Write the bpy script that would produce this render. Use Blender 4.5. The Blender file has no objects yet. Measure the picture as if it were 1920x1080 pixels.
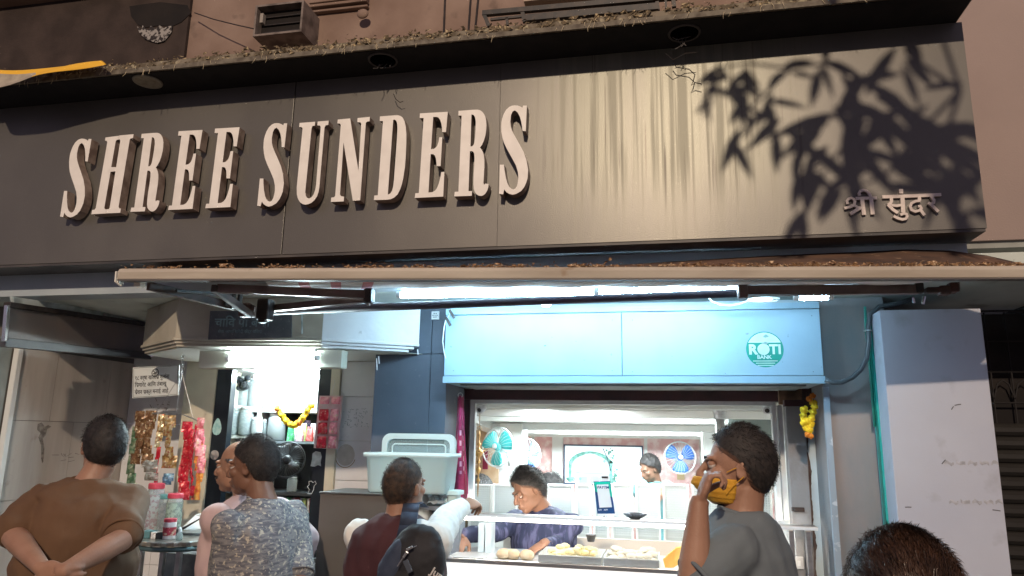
import bpy, bmesh, math, random
import numpy as np
from mathutils import Vector, Matrix, noise
random.seed(7)
sc = bpy.context.scene
COL = sc.collection

# ------------------------------------------------------------------ camera
FPX = 1348.0
CAM = Vector((0, 0, 1.75))
def _cam_axes(yaw=11.9, pitch=11.8, roll=1.0):
    y, p, r = map(math.radians, (yaw, pitch, roll))
    f = Vector((-math.sin(y)*math.cos(p), math.cos(y)*math.cos(p), math.sin(p)))
    rt = Vector((math.cos(y), math.sin(y), 0))
    up = rt.cross(f)
    return rt*math.cos(r)+up*math.sin(r), up*math.cos(r)-rt*math.sin(r), f
RT, UP, FW = _cam_axes()
cd = bpy.data.cameras.new('camera'); cam = bpy.data.objects.new('camera', cd); COL.objects.link(cam)
cam.matrix_world = Matrix(((RT.x, UP.x, -FW.x, 0), (RT.y, UP.y, -FW.y, 0), (RT.z, UP.z, -FW.z, CAM.z), (0, 0, 0, 1)))
cd.sensor_width = 36; cd.lens = FPX/1920*36; cd.clip_start = 0.05; cd.clip_end = 200
sc.camera = cam
def _ray(px, py): return RT*(px-960)+UP*(540-py)+FW*FPX
def P(px, py, Y):
    d = _ray(px, py); return CAM+d*(Y/d.y)
def PZ(px, py, Z):
    d = _ray(px, py); return CAM+d*((Z-CAM.z)/d.z)
def PX(px, py, X):
    d = _ray(px, py); return CAM+d*(X/d.x)

# ------------------------------------------------------------------ night sky, street lamp, exposure
w = bpy.data.worlds.new('World'); sc.world = w; w.use_nodes = True
bg = w.node_tree.nodes['Background']
bg.inputs[0].default_value = (0.56, 0.48, 0.66, 1); bg.inputs[1].default_value = 0.38
sc.view_settings.view_transform = 'Standard'; sc.view_settings.look = 'None'
sc.view_settings.exposure = 0; sc.view_settings.gamma = 1
sc.render.engine = 'CYCLES'
sc.cycles.use_denoising = True
sc.cycles.max_bounces = 8; sc.cycles.sample_clamp_indirect = 8
LAMP = Vector((0.15, -6.0, 6.6))
ld = bpy.data.lights.new('street_light', 'POINT'); ld.energy = 3100; ld.color = (1.0, 0.79, 0.59); ld.shadow_soft_size = 0.10
lo = bpy.data.objects.new('street_light', ld); COL.objects.link(lo); lo.location = LAMP

# ------------------------------------------------------------------ materials
_M = {}
def mat(name, col=(.5,.5,.5), rough=.6, metal=0, col2=None, scale=6, stretch=(1,1,1), lo=.4, hi=.65, detail=8,
        bump=0, bscale=60, emit=0, ecol=None, trans=0, ior=1.45, alpha=1, spec=.5, rough2=None, col3=None, s3=20, lo3=.6, hi3=.7, sheen=0):
    if name in _M: return _M[name]
    m = bpy.data.materials.new(name); m.use_nodes = True; _M[name] = m
    nt = m.node_tree; N = nt.nodes; L = nt.links
    b = N['Principled BSDF']
    b.inputs['Base Color'].default_value = (*col, 1); b.inputs['Roughness'].default_value = rough
    b.inputs['Metallic'].default_value = metal; b.inputs['IOR'].default_value = ior
    b.inputs['Specular IOR Level'].default_value = spec
    if trans: b.inputs['Transmission Weight'].default_value = trans
    if alpha < 1: b.inputs['Alpha'].default_value = alpha
    if sheen: b.inputs['Sheen Weight'].default_value = sheen
    if emit:
        b.inputs['Emission Color'].default_value = (*(ecol or col), 1); b.inputs['Emission Strength'].default_value = emit
    tc = N.new('ShaderNodeTexCoord'); out = None
    def nz(sca, st, det):
        mp = N.new('ShaderNodeMapping'); mp.inputs['Scale'].default_value = st
        L.new(tc.outputs['Object'], mp.inputs[0])
        n = N.new('ShaderNodeTexNoise'); n.inputs['Scale'].default_value = sca; n.inputs['Detail'].default_value = det
        L.new(mp.outputs[0], n.inputs['Vector']); return n
    if col2:
        n = nz(scale, stretch, detail)
        mr = N.new('ShaderNodeMapRange'); mr.inputs[1].default_value = lo; mr.inputs[2].default_value = hi
        L.new(n.outputs[0], mr.inputs[0])
        mx = N.new('ShaderNodeMix'); mx.data_type = 'RGBA'
        mx.inputs[6].default_value = (*col, 1); mx.inputs[7].default_value = (*col2, 1)
        L.new(mr.outputs[0], mx.inputs[0]); out = mx.outputs[2]
        if rough2 is not None:
            r2 = N.new('ShaderNodeMapRange'); r2.inputs[3].default_value = rough; r2.inputs[4].default_value = rough2
            L.new(mr.outputs[0], r2.inputs[0]); L.new(r2.outputs[0], b.inputs['Roughness'])
    if col3:
        n = nz(s3, (1,1,1), 6)
        mr = N.new('ShaderNodeMapRange'); mr.inputs[1].default_value = lo3; mr.inputs[2].default_value = hi3
        L.new(n.outputs[0], mr.inputs[0])
        mx = N.new('ShaderNodeMix'); mx.data_type = 'RGBA'
        if out: L.new(out, mx.inputs[6])
        else: mx.inputs[6].default_value = (*col, 1)
        mx.inputs[7].default_value = (*col3, 1)
        L.new(mr.outputs[0], mx.inputs[0]); out = mx.outputs[2]
    if out: L.new(out, b.inputs['Base Color'])
    if bump:
        n = nz(bscale, (1,1,1), 5)
        bp = N.new('ShaderNodeBump'); bp.inputs['Strength'].default_value = bump; bp.inputs['Distance'].default_value = .004
        L.new(n.outputs[0], bp.inputs['Height']); L.new(bp.outputs[0], b.inputs['Normal'])
    return m

# sign metal: satin grey-brown with vertical water runs between X -0.5 and 0.6
def fascia_mat():
    m = mat('fascia_metal', (.092,.083,.074), rough=.42, spec=.7, metal=.34, bump=.12, bscale=220)
    nt = m.node_tree; N = nt.nodes; L = nt.links; b = N['Principled BSDF']
    tc0 = N.new('ShaderNodeTexCoord'); tc = N.new('ShaderNodeVectorMath'); tc.operation='ADD'; tc.inputs[1].default_value=(-1,2.9,2.553); L.new(tc0.outputs['Object'], tc.inputs[0])
    sx = N.new('ShaderNodeSeparateXYZ'); L.new(tc.outputs[0], sx.inputs[0])
    def noise_(sc_, st, det=6):
        mp = N.new('ShaderNodeMapping'); mp.inputs['Scale'].default_value = st; L.new(tc.outputs[0], mp.inputs[0])
        n = N.new('ShaderNodeTexNoise'); n.inputs['Scale'].default_value = sc_; n.inputs['Detail'].default_value = det
        n.inputs['Distortion'].default_value = .15
        L.new(mp.outputs[0], n.inputs['Vector']); return n.outputs[0]
    def mr(inp, a, b_, c=0, d=1):
        n = N.new('ShaderNodeMapRange'); n.inputs[1].default_value=a; n.inputs[2].default_value=b_; n.inputs[3].default_value=c; n.inputs[4].default_value=d
        n.interpolation_type='SMOOTHSTEP'; L.new(inp, n.inputs[0]); return n.outputs[0]
    def mul(a, b_):
        n = N.new('ShaderNodeMath'); n.operation='MULTIPLY'
        for i, v in ((0,a),(1,b_)):
            if isinstance(v,(int,float)): n.inputs[i].default_value=v
            else: L.new(v, n.inputs[i])
        return n.outputs[0]
    def mix(f, a, b_):
        n = N.new('ShaderNodeMix'); n.data_type='RGBA'; L.new(f, n.inputs[0])
        for i, v in ((6,a),(7,b_)):
            if isinstance(v, tuple): n.inputs[i].default_value=(*v,1)
            else: L.new(v, n.inputs[i])
        return n.outputs[2]
    zone = mul(mr(sx.outputs[0], -.62, -.25), mr(sx.outputs[0], .75, .35))
    zone = mul(zone, mr(sx.outputs[2], 2.62, 2.95, .25, 1))
    s1 = mr(noise_(40, (1,.2,.018)), .42, .66)
    s2 = mr(noise_(110, (1,.2,.02)), .60, .72)
    broad = mr(noise_(2.2, (1,1,.6)), .35, .7)
    c = mix(broad, (.128,.122,.112), (.160,.152,.136))
    c = mix(mul(zone, mr(noise_(7,(1,.2,.1)),.3,.6,.5,1)), c, (.168,.168,.135))
    c = mix(mul(zone, mul(s1,.75)), c, (.212,.208,.165))
    c = mix(mul(zone, mul(s2,.6)), c, (.075,.06,.045))
    # a few long dark drips
    s3 = mr(noise_(24, (1,.2,.035), 3), .66, .70)
    c = mix(mul(zone, mul(s3,.8)), c, (.05,.042,.034))
    spk = mr(noise_(160, (1,1,1), 2), .74, .78)
    c = mix(mul(spk,.5), c, (.26,.23,.20))
    L.new(c, b.inputs['Base Color'])
    r = mr(mul(zone,s1), 0, 1, .40, .52); L.new(r, b.inputs['Roughness'])
    return m

# ------------------------------------------------------------------ mesh helper
class MB:
    def __init__(s): s.v=[]; s.f=[]
    def add(s, vs, fs):
        o=len(s.v); s.v += [tuple(v) for v in vs]; s.f += [tuple(i+o for i in f) for f in fs]; return s
    def hexa(s, c8):   # 4 front, 4 back matching
        return s.add(c8, [(0,1,2,3),(7,6,5,4),(4,5,1,0),(5,6,2,1),(6,7,3,2),(7,4,0,3)])
    def box(s, x0,x1,y0,y1,z0,z1):
        return s.hexa([(x0,y0,z0),(x1,y0,z0),(x1,y0,z1),(x0,y0,z1),(x0,y1,z0),(x1,y1,z0),(x1,y1,z1),(x0,y1,z1)])
    def prism(s, pts, off):
        off=Vector(off); n=len(pts); a=[Vector(p) for p in pts]
        return s.add(a+[p+off for p in a], [tuple(range(n)), tuple(range(2*n-1,n-1,-1))]+[(i,i+n,(i+1)%n+n,(i+1)%n) for i in range(n)])
    def tube(s, pts, r, n=8, caps=True):
        pts=[Vector(p) for p in pts]; m=len(pts)
        rr=[r]*m if isinstance(r,(int,float)) else list(r)
        t0=(pts[1]-pts[0]).normalized(); ref=Vector((0,0,1)) if abs(t0.z)<.9 else Vector((1,0,0))
        u=t0.cross(ref).normalized(); vs=[]
        for i,p in enumerate(pts):
            t=(pts[min(i+1,m-1)]-pts[max(i-1,0)]).normalized()
            u=(u-t*u.dot(t)).normalized(); w_=t.cross(u)
            for k in range(n):
                a=2*math.pi*k/n; vs.append(p+(u*math.cos(a)+w_*math.sin(a))*rr[i])
        fs=[]
        for i in range(m-1):
            for k in range(n):
                fs.append((i*n+k, i*n+(k+1)%n, (i+1)*n+(k+1)%n, (i+1)*n+k))
        if caps: fs += [tuple(range(n-1,-1,-1)), tuple(range((m-1)*n, m*n))]
        return s.add(vs, fs)
    def sphere(s, c, r, seg=16, rings=10, R=None):
        c=Vector(c); r=(r,r,r) if isinstance(r,(int,float)) else r
        vs=[]; fs=[]
        def pt(th,ph):
            v=Vector((math.sin(th)*math.cos(ph)*r[0], math.sin(th)*math.sin(ph)*r[1], math.cos(th)*r[2]))
            return c+(R@v if R else v)
        vs.append(pt(0,0))
        for i in range(1,rings):
            for k in range(seg): vs.append(pt(math.pi*i/rings, 2*math.pi*k/seg))
        vs.append(pt(math.pi,0)); e=len(vs)-1
        for k in range(seg):
            fs.append((0,1+k,1+(k+1)%seg))
            for i in range(rings-2):
                a=1+i*seg; fs.append((a+k,a+seg+k,a+seg+(k+1)%seg,a+(k+1)%seg))
            a=1+(rings-2)*seg; fs.append((a+k,e,a+(k+1)%seg))
        return s.add(vs,fs)
    def lathe(s, c, prof, n=20, R=None):   # prof: (r,z) list
        c=Vector(c); vs=[]; fs=[]
        for r,z in prof:
            for k in range(n):
                a=2*math.pi*k/n; v=Vector((math.cos(a)*r, math.sin(a)*r, z)); vs.append(c+(R@v if R else v))
        for i in range(len(prof)-1):
            for k in range(n): fs.append((i*n+k,i*n+(k+1)%n,(i+1)*n+(k+1)%n,(i+1)*n+k))
        fs += [tuple(range(n-1,-1,-1)), tuple(range((len(prof)-1)*n,len(prof)*n))]
        return s.add(vs,fs)
    def torus(s, c, R_, r, n=32, m=8, Rm=None):
        c=Vector(c); pts=[]
        for k in range(n):
            a=2*math.pi*k/n; v=Vector((math.cos(a)*R_, math.sin(a)*R_,0)); pts.append(c+(Rm@v if Rm else v))
        vs=[]; fs=[]
        for k in range(n):
            p=pts[k]; d=(p-c).normalized(); t=(pts[(k+1)%n]-pts[k-1]).normalized(); q=t.cross(d)
            for j in range(m):
                a=2*math.pi*j/m; vs.append(p+(d*math.cos(a)+q*math.sin(a))*r)
        for k in range(n):
            for j in range(m): fs.append((k*m+j,k*m+(j+1)%m,((k+1)%n)*m+(j+1)%m,((k+1)%n)*m+j))
        return s.add(vs,fs)
    def ribbon(s, pts, width, off):   # flat stroke of the given width, thickness vector off, in the XZ plane
        pts=[Vector(p) for p in pts]; off=Vector(off); nrm=Vector((0,1,0)); L=[]; R=[]
        for i,p in enumerate(pts):
            t=(pts[min(i+1,len(pts)-1)]-pts[max(i-1,0)]).normalized(); q=t.cross(nrm).normalized()*width/2
            L.append(p+q); R.append(p-q)
        for i in range(len(pts)-1):
            s.hexa([L[i],L[i+1],R[i+1],R[i],L[i]+off,L[i+1]+off,R[i+1]+off,R[i]+off])
        return s
    def build(s, name, m, parent=None, smooth=False, bevel=0, world=True):
        me=bpy.data.meshes.new(name)
        o=Vector((0,0,0))
        if world:
            q=parent
            while q is not None: o=o+q.location; q=q.parent
        me.from_pydata([(v[0]-o.x,v[1]-o.y,v[2]-o.z) for v in s.v], [], s.f); me.update()
        bm=bmesh.new(); bm.from_mesh(me); bmesh.ops.recalc_face_normals(bm, faces=bm.faces); bm.to_mesh(me); bm.free()
        if smooth: me.polygons.foreach_set('use_smooth',[True]*len(me.polygons))
        ob=bpy.data.objects.new(name, me); COL.objects.link(ob)
        if m: me.materials.append(m)
        if parent: ob.parent=parent
        if bevel:
            b=ob.modifiers.new('bevel','BEVEL'); b.width=bevel; b.segments=2; b.limit_method='ANGLE'; b.angle_limit=.7
        return ob
def tag(o, label=None, cat=None, group=None, kind=None):
    if label: o['label']=label
    if cat: o['category']=cat
    if group: o['group']=group
    if kind: o['kind']=kind
    return o
def thing(name, label, cat, loc=(0,0,0), group=None, rz=0):
    e=bpy.data.objects.new(name,None); COL.objects.link(e); e.empty_display_size=.05
    e.location=loc; e.rotation_euler.z=rz; return tag(e,label,cat,group)
def copy_thing(o, parent=None):
    c=o.copy(); COL.objects.link(c); c.parent=parent
    for ch in [x for x in bpy.data.objects if x.parent==o]: copy_thing(ch,c)
    return c
def outline(loops, depth, name, m, parent, to_world, smooth=False):
    """2-D loops (first outer, then holes) -> filled, extruded mesh. to_world maps (u,v,w) to a point."""
    cu=bpy.data.curves.new(name,'CURVE'); cu.dimensions='2D'; cu.fill_mode='BOTH'; cu.extrude=depth/2
    for lp in loops:
        sp=cu.splines.new('POLY'); sp.points.add(len(lp)-1); sp.use_cyclic_u=True
        for i,(a,b) in enumerate(lp): sp.points[i].co=(a,b,0,1)
    ob=bpy.data.objects.new(name,cu); COL.objects.link(ob)
    dg=bpy.context.evaluated_depsgraph_get(); me=bpy.data.meshes.new_from_object(ob.evaluated_get(dg))
    bpy.data.objects.remove(ob); bpy.data.curves.remove(cu)
    mb=MB(); mb.add([to_world(v.co.x,v.co.y,v.co.z) for v in me.vertices],[tuple(p.vertices) for p in me.polygons])
    bpy.data.meshes.remove(me)
    return mb.build(name,m,parent)
def text(body, size, m, name, parent, origin, xd=(1,0,0), zd=(0,0,1), ext=.0008, align='LEFT', wscale=1, lh=1, bold=0):
    cu=bpy.data.curves.new(name,'FONT'); cu.body=body; cu.size=size; cu.extrude=ext; cu.align_x=align; cu.space_line=lh; cu.offset=bold
    ob=bpy.data.objects.new(name,cu); COL.objects.link(ob)
    dg=bpy.context.evaluated_depsgraph_get(); me=bpy.data.meshes.new_from_object(ob.evaluated_get(dg))
    bpy.data.objects.remove(ob); bpy.data.curves.remove(cu)
    xd=Vector(xd).normalized(); zd=Vector(zd).normalized(); yd=zd.cross(xd); origin=Vector(origin)
    mb=MB(); mb.add([origin+xd*v.co.x*wscale+zd*v.co.y-xd.cross(zd)*(-v.co.z) for v in me.vertices],[tuple(p.vertices) for p in me.polygons])
    bpy.data.meshes.remove(me)
    return mb.build(name,m,parent)

# ------------------------------------------------------------------ ground and pavement
g=MB(); g.box(-40,40,-40,40,-.6,-.15); tag(g.build('ground', mat('asphalt',(.05,.05,.052),.85,col2=(.08,.078,.075),scale=30,bump=.4)),kind='structure')
g=MB(); g.box(-12,12,-.6,14,-.149,0); tag(g.build('pavement', mat('paving',(.16,.15,.14),.8,col2=(.24,.22,.2),scale=9,bump=.3)),kind='structure')

M_fascia=fascia_mat()
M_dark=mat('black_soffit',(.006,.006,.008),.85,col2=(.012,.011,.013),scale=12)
M_plaster=mat('brown_plaster',(.20,.135,.105),.9,col2=(.28,.20,.16),scale=3,bump=.35,bscale=45,col3=(.10,.07,.055),s3=7,lo3=.6,hi3=.8)
M_pink=mat('pink_plaster',(.30,.235,.215),.9,col2=(.34,.265,.24),scale=1.5,bump=.25,bscale=120)
M_conc=mat('dirty_concrete',(.20,.17,.13),.95,col2=(.10,.08,.055),scale=18,bump=.8,bscale=40,lo=.4,hi=.55,col3=(.33,.29,.2),s3=40,lo3=.58,hi3=.68)
M_black=mat('black_metal',(.015,.014,.015),.5,col2=(.04,.03,.025),scale=25)
M_void=mat('dark_recess',(.012,.010,.010),.95,col2=(.022,.017,.015),scale=4)

# ------------------------------------------------------------------ upper building
ub=thing('building','brown plastered upper storey above the dirty concrete ledge of the signboard','building',(-1.5,3.6,3.4))
x1=P(355,60,3.62).x
a=MB(); a.box(x1,2.2,3.62,3.9,3.2,6.5); a.build('wall',M_plaster,ub)
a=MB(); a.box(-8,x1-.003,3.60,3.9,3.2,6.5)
a.build('recess_panel',mat('recess_shade_brown',(.035,.024,.02),.9,col2=(.06,.042,.035),scale=5,bump=.4),ub)  # shade of the deep recess put into a flat dark panel
# ragged near-black patch with a torn white patch
hole=[P(x,y,3.597) for x,y in [(243,12),(300,4),(352,10),(358,25),(340,42),(322,50),(300,48),(270,52),(258,46),(246,30)]]
a=MB(); a.prism(hole,(0,-.002,0)); a.build('dark_patch',M_void,ub)
rag=[(258,50),(266,56),(268,48),(278,58),(284,48),(292,55),(300,48),(308,54),(314,50),(324,49),(322,60),(317,68),(308,78),(296,81),(284,78),(272,73),(262,62)]
a=MB(); a.prism([P(x,y,3.592) for x,y in rag],(0,-.004,0)); a.build('torn_patch',mat('torn_paper',(.32,.30,.28),.9,col2=(.03,.025,.025),scale=45,lo=.46,hi=.52),ub)
# ledge line above dark part
a=MB(); p,q=P(0,8,3.56),P(330,6,3.56); a.box(-6,q.x,3.5,3.6,p.z,p.z+.08); a.build('ledge',M_plaster,ub)
# plaster mouldings
for (yy,dz,pr) in ((16,.018,.05),(24,.014,.035),(9,.03,.06)):
    p=P(585,yy,3.6); q=P(690,yy-4,3.6); a=MB(); a.box(p.x,q.x,3.62-pr,3.617,p.z-dz/2,p.z+dz/2); a.build('moulding',M_plaster,ub,bevel=.004)
p=P(680,26,3.55); a=MB(); a.sphere(p,(.036,.02,.03),16,10); a.build('moulding_scroll',M_plaster,ub,smooth=True)
for (xa,ya,xb,yb) in ((835,0,831,62),(884,0,877,52),(899,0,889,50)):
    a=MB(); a.tube([P(xa,ya-30,3.6),P(xb,yb+20,3.6)],.005,6); tag(a.build('conduit',M_black),{835:'thin dark conduit alone on the brown wall above the word SUNDERS',884:'left one of the two close dark pipes beside the iron bracket',899:'right one of the two close dark pipes, nearest the iron bracket'}[xa],'conduit','conduits on the upper wall')
# window box
wb=thing('window_box','grey framed open vent box on the brown wall above the word SHREE','vent',tuple(P(530,60,3.5)))
F0,F1=3.42,3.62
def q4(pts,Y): return [P(x,y,Y) for x,y in pts]
o=q4([(478,14),(568,3),(566,58),(478,64)],F0)
xa,xb=P(480,40,F0).x,P(563,40,F0).x; za,zb=P(520,60,F0).z,P(520,9,F0).z
t=.012
for n,bx in (('frame',(xa,xb,F0,F1-.003,zb,zb+t)),('frame',(xa,xb,F0,F1-.003,za-t,za)),('frame',(xa-t,xa,F0,F1-.003,za-t,zb+t)),('frame',(xb,xb+t,F0,F1-.003,za-t,zb+t))):
    a=MB(); a.box(*bx); a.build(n,mat('vent_grey',(.22,.18,.16),.7,col2=(.1,.08,.07),scale=14),wb)
a=MB(); a.box(xa+.001,xb-.001,F0+.06,F0+.07,za+.001,zb-.001); a.build('dark_louvre',M_void,wb)
a=MB(); 
for k in range(3): a.box(xa+.02,xb-.03,F0+.045,F0+.058,za+.03+k*.05,za+.036+k*.05)
a.build('louvre',M_black,wb)
a=MB(); a.box(xa+.01,xa+.03,F0+.02,F0+.05,zb-.09,zb-.03); a.build('bracket',mat('pale_plastic',(.3,.27,.24),.6),wb)
a=MB(); a.tube([P(365,24,3.55),P(400,36,3.5),P(440,46,3.46),P(476,54,3.42)],.0035,6); tag(a.build('cable',M_black),'thin black cable running from the ragged dark patch to the vent box','cable')
# iron bracket and cream board
ib=thing('iron_bracket','rusty black angle iron frame resting above the concrete ledge, left of the pale board','bracket',tuple(P(1080,40,3.1)))
Yb=3.0
def bar(x0,y0,x1_,y1_,r,Y=Yb,par=ib,name='bar',m=M_black):
    A=P(x0,y0,Y); B=P(x1_,y1_,Y); a=MB(); d=(B-A).normalized(); u=Vector((0,1,0)); v=d.cross(u).normalized()*r; u=u*r
    a.hexa([A-u-v,B-u-v,B-u+v,A-u+v,A+u-v,B+u-v,B+u+v,A+u+v]); return a.build(name,m,par)
bar(905,26,1270,-6,.012); bar(908,28,917,50,.009); bar(920,37,978,31,.006); bar(950,34,952,48,.006); bar(980,24,984,42,.009); bar(986,36,1235,14,.016); bar(1232,4,1234,20,.008); bar(1262,-4,1264,14,.009); bar(1248,0,1249,16,.005)
a=MB(); A=P(984,9,3.15); B=P(1225,-8,3.15); a.box(A.x,B.x+.4,3.12,3.2,A.z,A.z+.3); tag(a.build('shop_board',mat('cream_board',(.42,.33,.25),.7,col2=(.35,.27,.2),scale=5)),'bottom edge of a cream board above the black iron bracket','board')

# ------------------------------------------------------------------ overhang ledge
ZT=3.411
oh=thing('concrete_ledge','long concrete ledge with mossy debris-covered edge and black underside over the signboard','ledge',(-1,2.8,ZT))
a=MB(); a.box(-5.2,1.19,2.685,3.615,ZT+.003,ZT+.045); sl=a.build('slab',M_conc,oh)
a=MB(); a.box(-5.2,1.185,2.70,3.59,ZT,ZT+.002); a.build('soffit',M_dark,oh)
a=MB(); a.box(-5.2,1.19,2.677,2.684,ZT-.004,ZT+.018); a.build('edge_trim',mat('weathered_trim',(.16,.14,.11),.8,col2=(.08,.065,.05),scale=25),oh)
# slab's rough crumbling lumps
a=MB(); rnd=random.Random(3)
for k in range(900):
    x=rnd.uniform(-3.6,1.15); s=rnd.uniform(.004,.014)*(1.3 if -1.7<x<0 else .8)
    c=Vector((x,rnd.uniform(2.676,2.70),ZT+.018+rnd.uniform(0,.03)))
    vs=[c+Vector((rnd.uniform(-1,1)*s*1.4,rnd.uniform(-1,1)*s*.6,rnd.uniform(-1,1)*s)) for _ in range(5)]
    a.add(vs,[(0,1,2),(0,2,3),(0,3,4),(1,2,4),(1,3,4),(2,3,4)])
for k in range(3600):
    x=rnd.uniform(-3.6,1.15); s=rnd.uniform(.004,.013)
    if noise.noise(Vector((x*5,1,0)))+.6*noise.noise(Vector((x*17,4,0)))<rnd.uniform(-.5,.35): continue
    c=Vector((x,rnd.uniform(2.685,2.80),ZT+.047+abs(rnd.gauss(0,.012))))
    vs=[c+Vector((rnd.uniform(-1,1)*s*1.6,rnd.uniform(-1,1)*s,rnd.uniform(-1,1)*s)) for _ in range(4)]
    a.add(vs,[(0,1,2),(0,2,3),(0,1,3),(1,2,3)])
tag(a.build('debris',mat('leaf_debris',(.16,.12,.075),.95,col2=(.07,.055,.035),scale=35,col3=(.42,.33,.2),s3=60,lo3=.55,hi3=.62)),kind='stuff')
a=MB()
for k in range(120):   # dangling straws and roots
    x=rnd.uniform(-3.4,1.1); z=ZT+rnd.uniform(-.003,.03); l=rnd.uniform(.008,.035)
    p0=Vector((x,2.672,z)); p1=p0+Vector((rnd.uniform(-.012,.012),rnd.uniform(-.01,0),-l)); a.tube([p0,(p0+p1)/2+Vector((rnd.uniform(-.004,.004),0,0)),p1],[.0013,.001,.0007],4)
tag(a.build('dry_grass',mat('straw',(.5,.42,.28),.9)),kind='stuff')
# downlights in the soffit
def dlight(px,py,label,open_):
    c=PZ(px,py,ZT-.001); t=thing('recessed_light',label,'light',tuple(c),'round light holes in the ledge underside')
    r=.062
    a=MB(); a.torus(c,r,.006,36,8); a.build('rim',mat('tarnished_rim',(.06,.055,.055),.5) if open_ else mat('rim_grey',(.25,.24,.2),.6),t,smooth=True)
    if not open_:
        a=MB(); a.lathe(c,[(0.001,-.003),(r*.95,-.004),(r,0),(r,.003)],36); a.build('lens',mat('frosted_lens',(.30,.27,.21),.5,col2=(.2,.18,.14),scale=40,bump=.3),t,smooth=False)
    else:
        a=MB(); a.lathe(c,[(r*.93,-.003),(r*.9,.002),(.001,.0021)],30); a.build('dark_hole',mat('pit_black',(.002,.002,.002),1,spec=0),t)
        a=MB()
        for j in range(4):
            e=c+Vector((rnd.uniform(-.05,.05),-.03+rnd.uniform(-.03,.05),-.02-rnd.uniform(0,.05)))
            a.tube([c+Vector((.02*j-.03,.03,0)),(c+e)/2+Vector((rnd.uniform(-.02,.02),0,-.02)),e],.0018,5)
        a.build('loose_wire',mat('wire_grey',(.10,.09,.09),.6),t)
dlight(277,153,'round frosted glass light in the black soffit above the S of SHREE',False)
dlight(718,113,'empty light hole with dangling wires above the N of SUNDERS',True)
dlight(1283,62,'empty light hole with loose wires right of the lettering near the leaf shadow',True)
# yellow cloth
a=MB(); n=26
top=[(-40,128),(0,134),(30,136),(60,131),(110,122),(140,118),(170,117),(198,117)]; bot=[(-40,168),(0,163),(40,156),(65,148),(90,140),(130,132),(150,127),(198,118)]
vs=[];fs=[]
for i in range(len(top)):
    A=P(*top[i],2.66); B=P(*bot[i],2.60)
    for j in range(5):
        f=j/4; p=A.lerp(B,f); p.y-=.02*math.sin(f*math.pi*1.5+i); vs.append(p)
for i in range(len(top)-1):
    for j in range(4): fs.append((i*5+j,(i+1)*5+j,(i+1)*5+j+1,i*5+j+1))
a.add(vs,fs); yc=thing('hanging_cloth','twisted yellow and grey cloth draped over the ledge at the upper left','cloth',tuple(P(60,140,2.64)))
o=a.build('cloth',mat('grey_cloth',(.40,.35,.27),.9,col2=(.28,.24,.19),scale=20),yc,smooth=True)
o.data.materials.append(mat('yellow_cloth',(.75,.42,.04),.85))
for i,p in enumerate(o.data.polygons):
    col,row=divmod(i,4)
    if (col<=3 and row==0) or (col>=3): p.material_index=1
so=o.modifiers.new('s','SOLIDIFY'); so.thickness=.003; ss=o.modifiers.new('ss','SUBSURF'); ss.levels=1; ss.render_levels=1

# ------------------------------------------------------------------ signboard
YS=2.9; ZB=2.553
sb=thing('shop_signboard','long grey-brown metal signboard reading SHREE SUNDERS with Devanagari lettering and leaf shadows','signboard',(-1,YS,ZB))
a=MB(); a.box(-5.2,1.205,YS+.012,3.07,ZB+.004,ZT-.001); a.build('box',mat('sign_box_side',(.05,.046,.044),.6,col2=(.08,.07,.065),scale=8),sb)
seams=[-5.2,-3.42,-1.69,-.68,1.207]
for i in range(4):
    a=MB(); a.box(seams[i]+(.0025 if i==2 else .0003),seams[i+1]-(.0025 if i==1 else .0003),YS,YS+.011,ZB,ZT-.002); a.build('panel',M_fascia,sb,bevel=.0015 if i in(1,2) else .0004)
a=MB(); a.box(-5.2,1.203,YS+.004,3.068,ZB-.012,ZB+.0035); a.build('bottom_rail',mat('bottom_rail',(.045,.045,.048),.5,col2=(.10,.09,.085),scale=12,stretch=(.3,1,1)),sb)
M_face=mat('letter_face',(.80,.77,.73),.55,col2=(.73,.70,.66),scale=14)
M_side=mat('letter_side',(.34,.27,.23),.45,col2=(.17,.12,.10),scale=16)
YL=YS-.062
def L1(x,y): return (100+x/4.5,180+y/4.5)
def L2(x,y): return (470+x/4.91,180+y/4.91)
def L3(x,y): return (690+x/4.909,180+y/4.909)
def pl(f,pts):
    r=[P(*f(*p),YL) for p in pts]; return [(v.x,v.z) for v in r]
G={}
G['S']=[pl(L3,[(1462,88),(1452,324),(1422,320),(1418,280),(1410,235),(1398,190),(1378,152),(1352,131),(1330,143),(1316,175),(1310,235),(1314,280),(1326,318),(1350,365),(1392,440),(1430,510),(1458,590),(1474,680),(1468,760),(1455,800),(1438,838),(1408,875),(1365,900),(1330,908),(1300,900),(1272,882),(1254,860),(1248,882),(1244,905),(1207,900),(1214,632),(1252,632),(1256,680),(1268,750),(1284,806),(1300,836),(1320,853),(1340,860),(1358,850),(1372,825),(1380,790),(1384,750),(1380,700),(1362,640),(1325,570),(1280,490),(1252,432),(1238,385),(1228,330),(1226,280),(1228,240),(1236,205),(1248,168),(1270,128),(1300,100),(1325,89),(1350,86),(1375,88),(1400,95),(1422,108),(1428,88)])]
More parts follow.
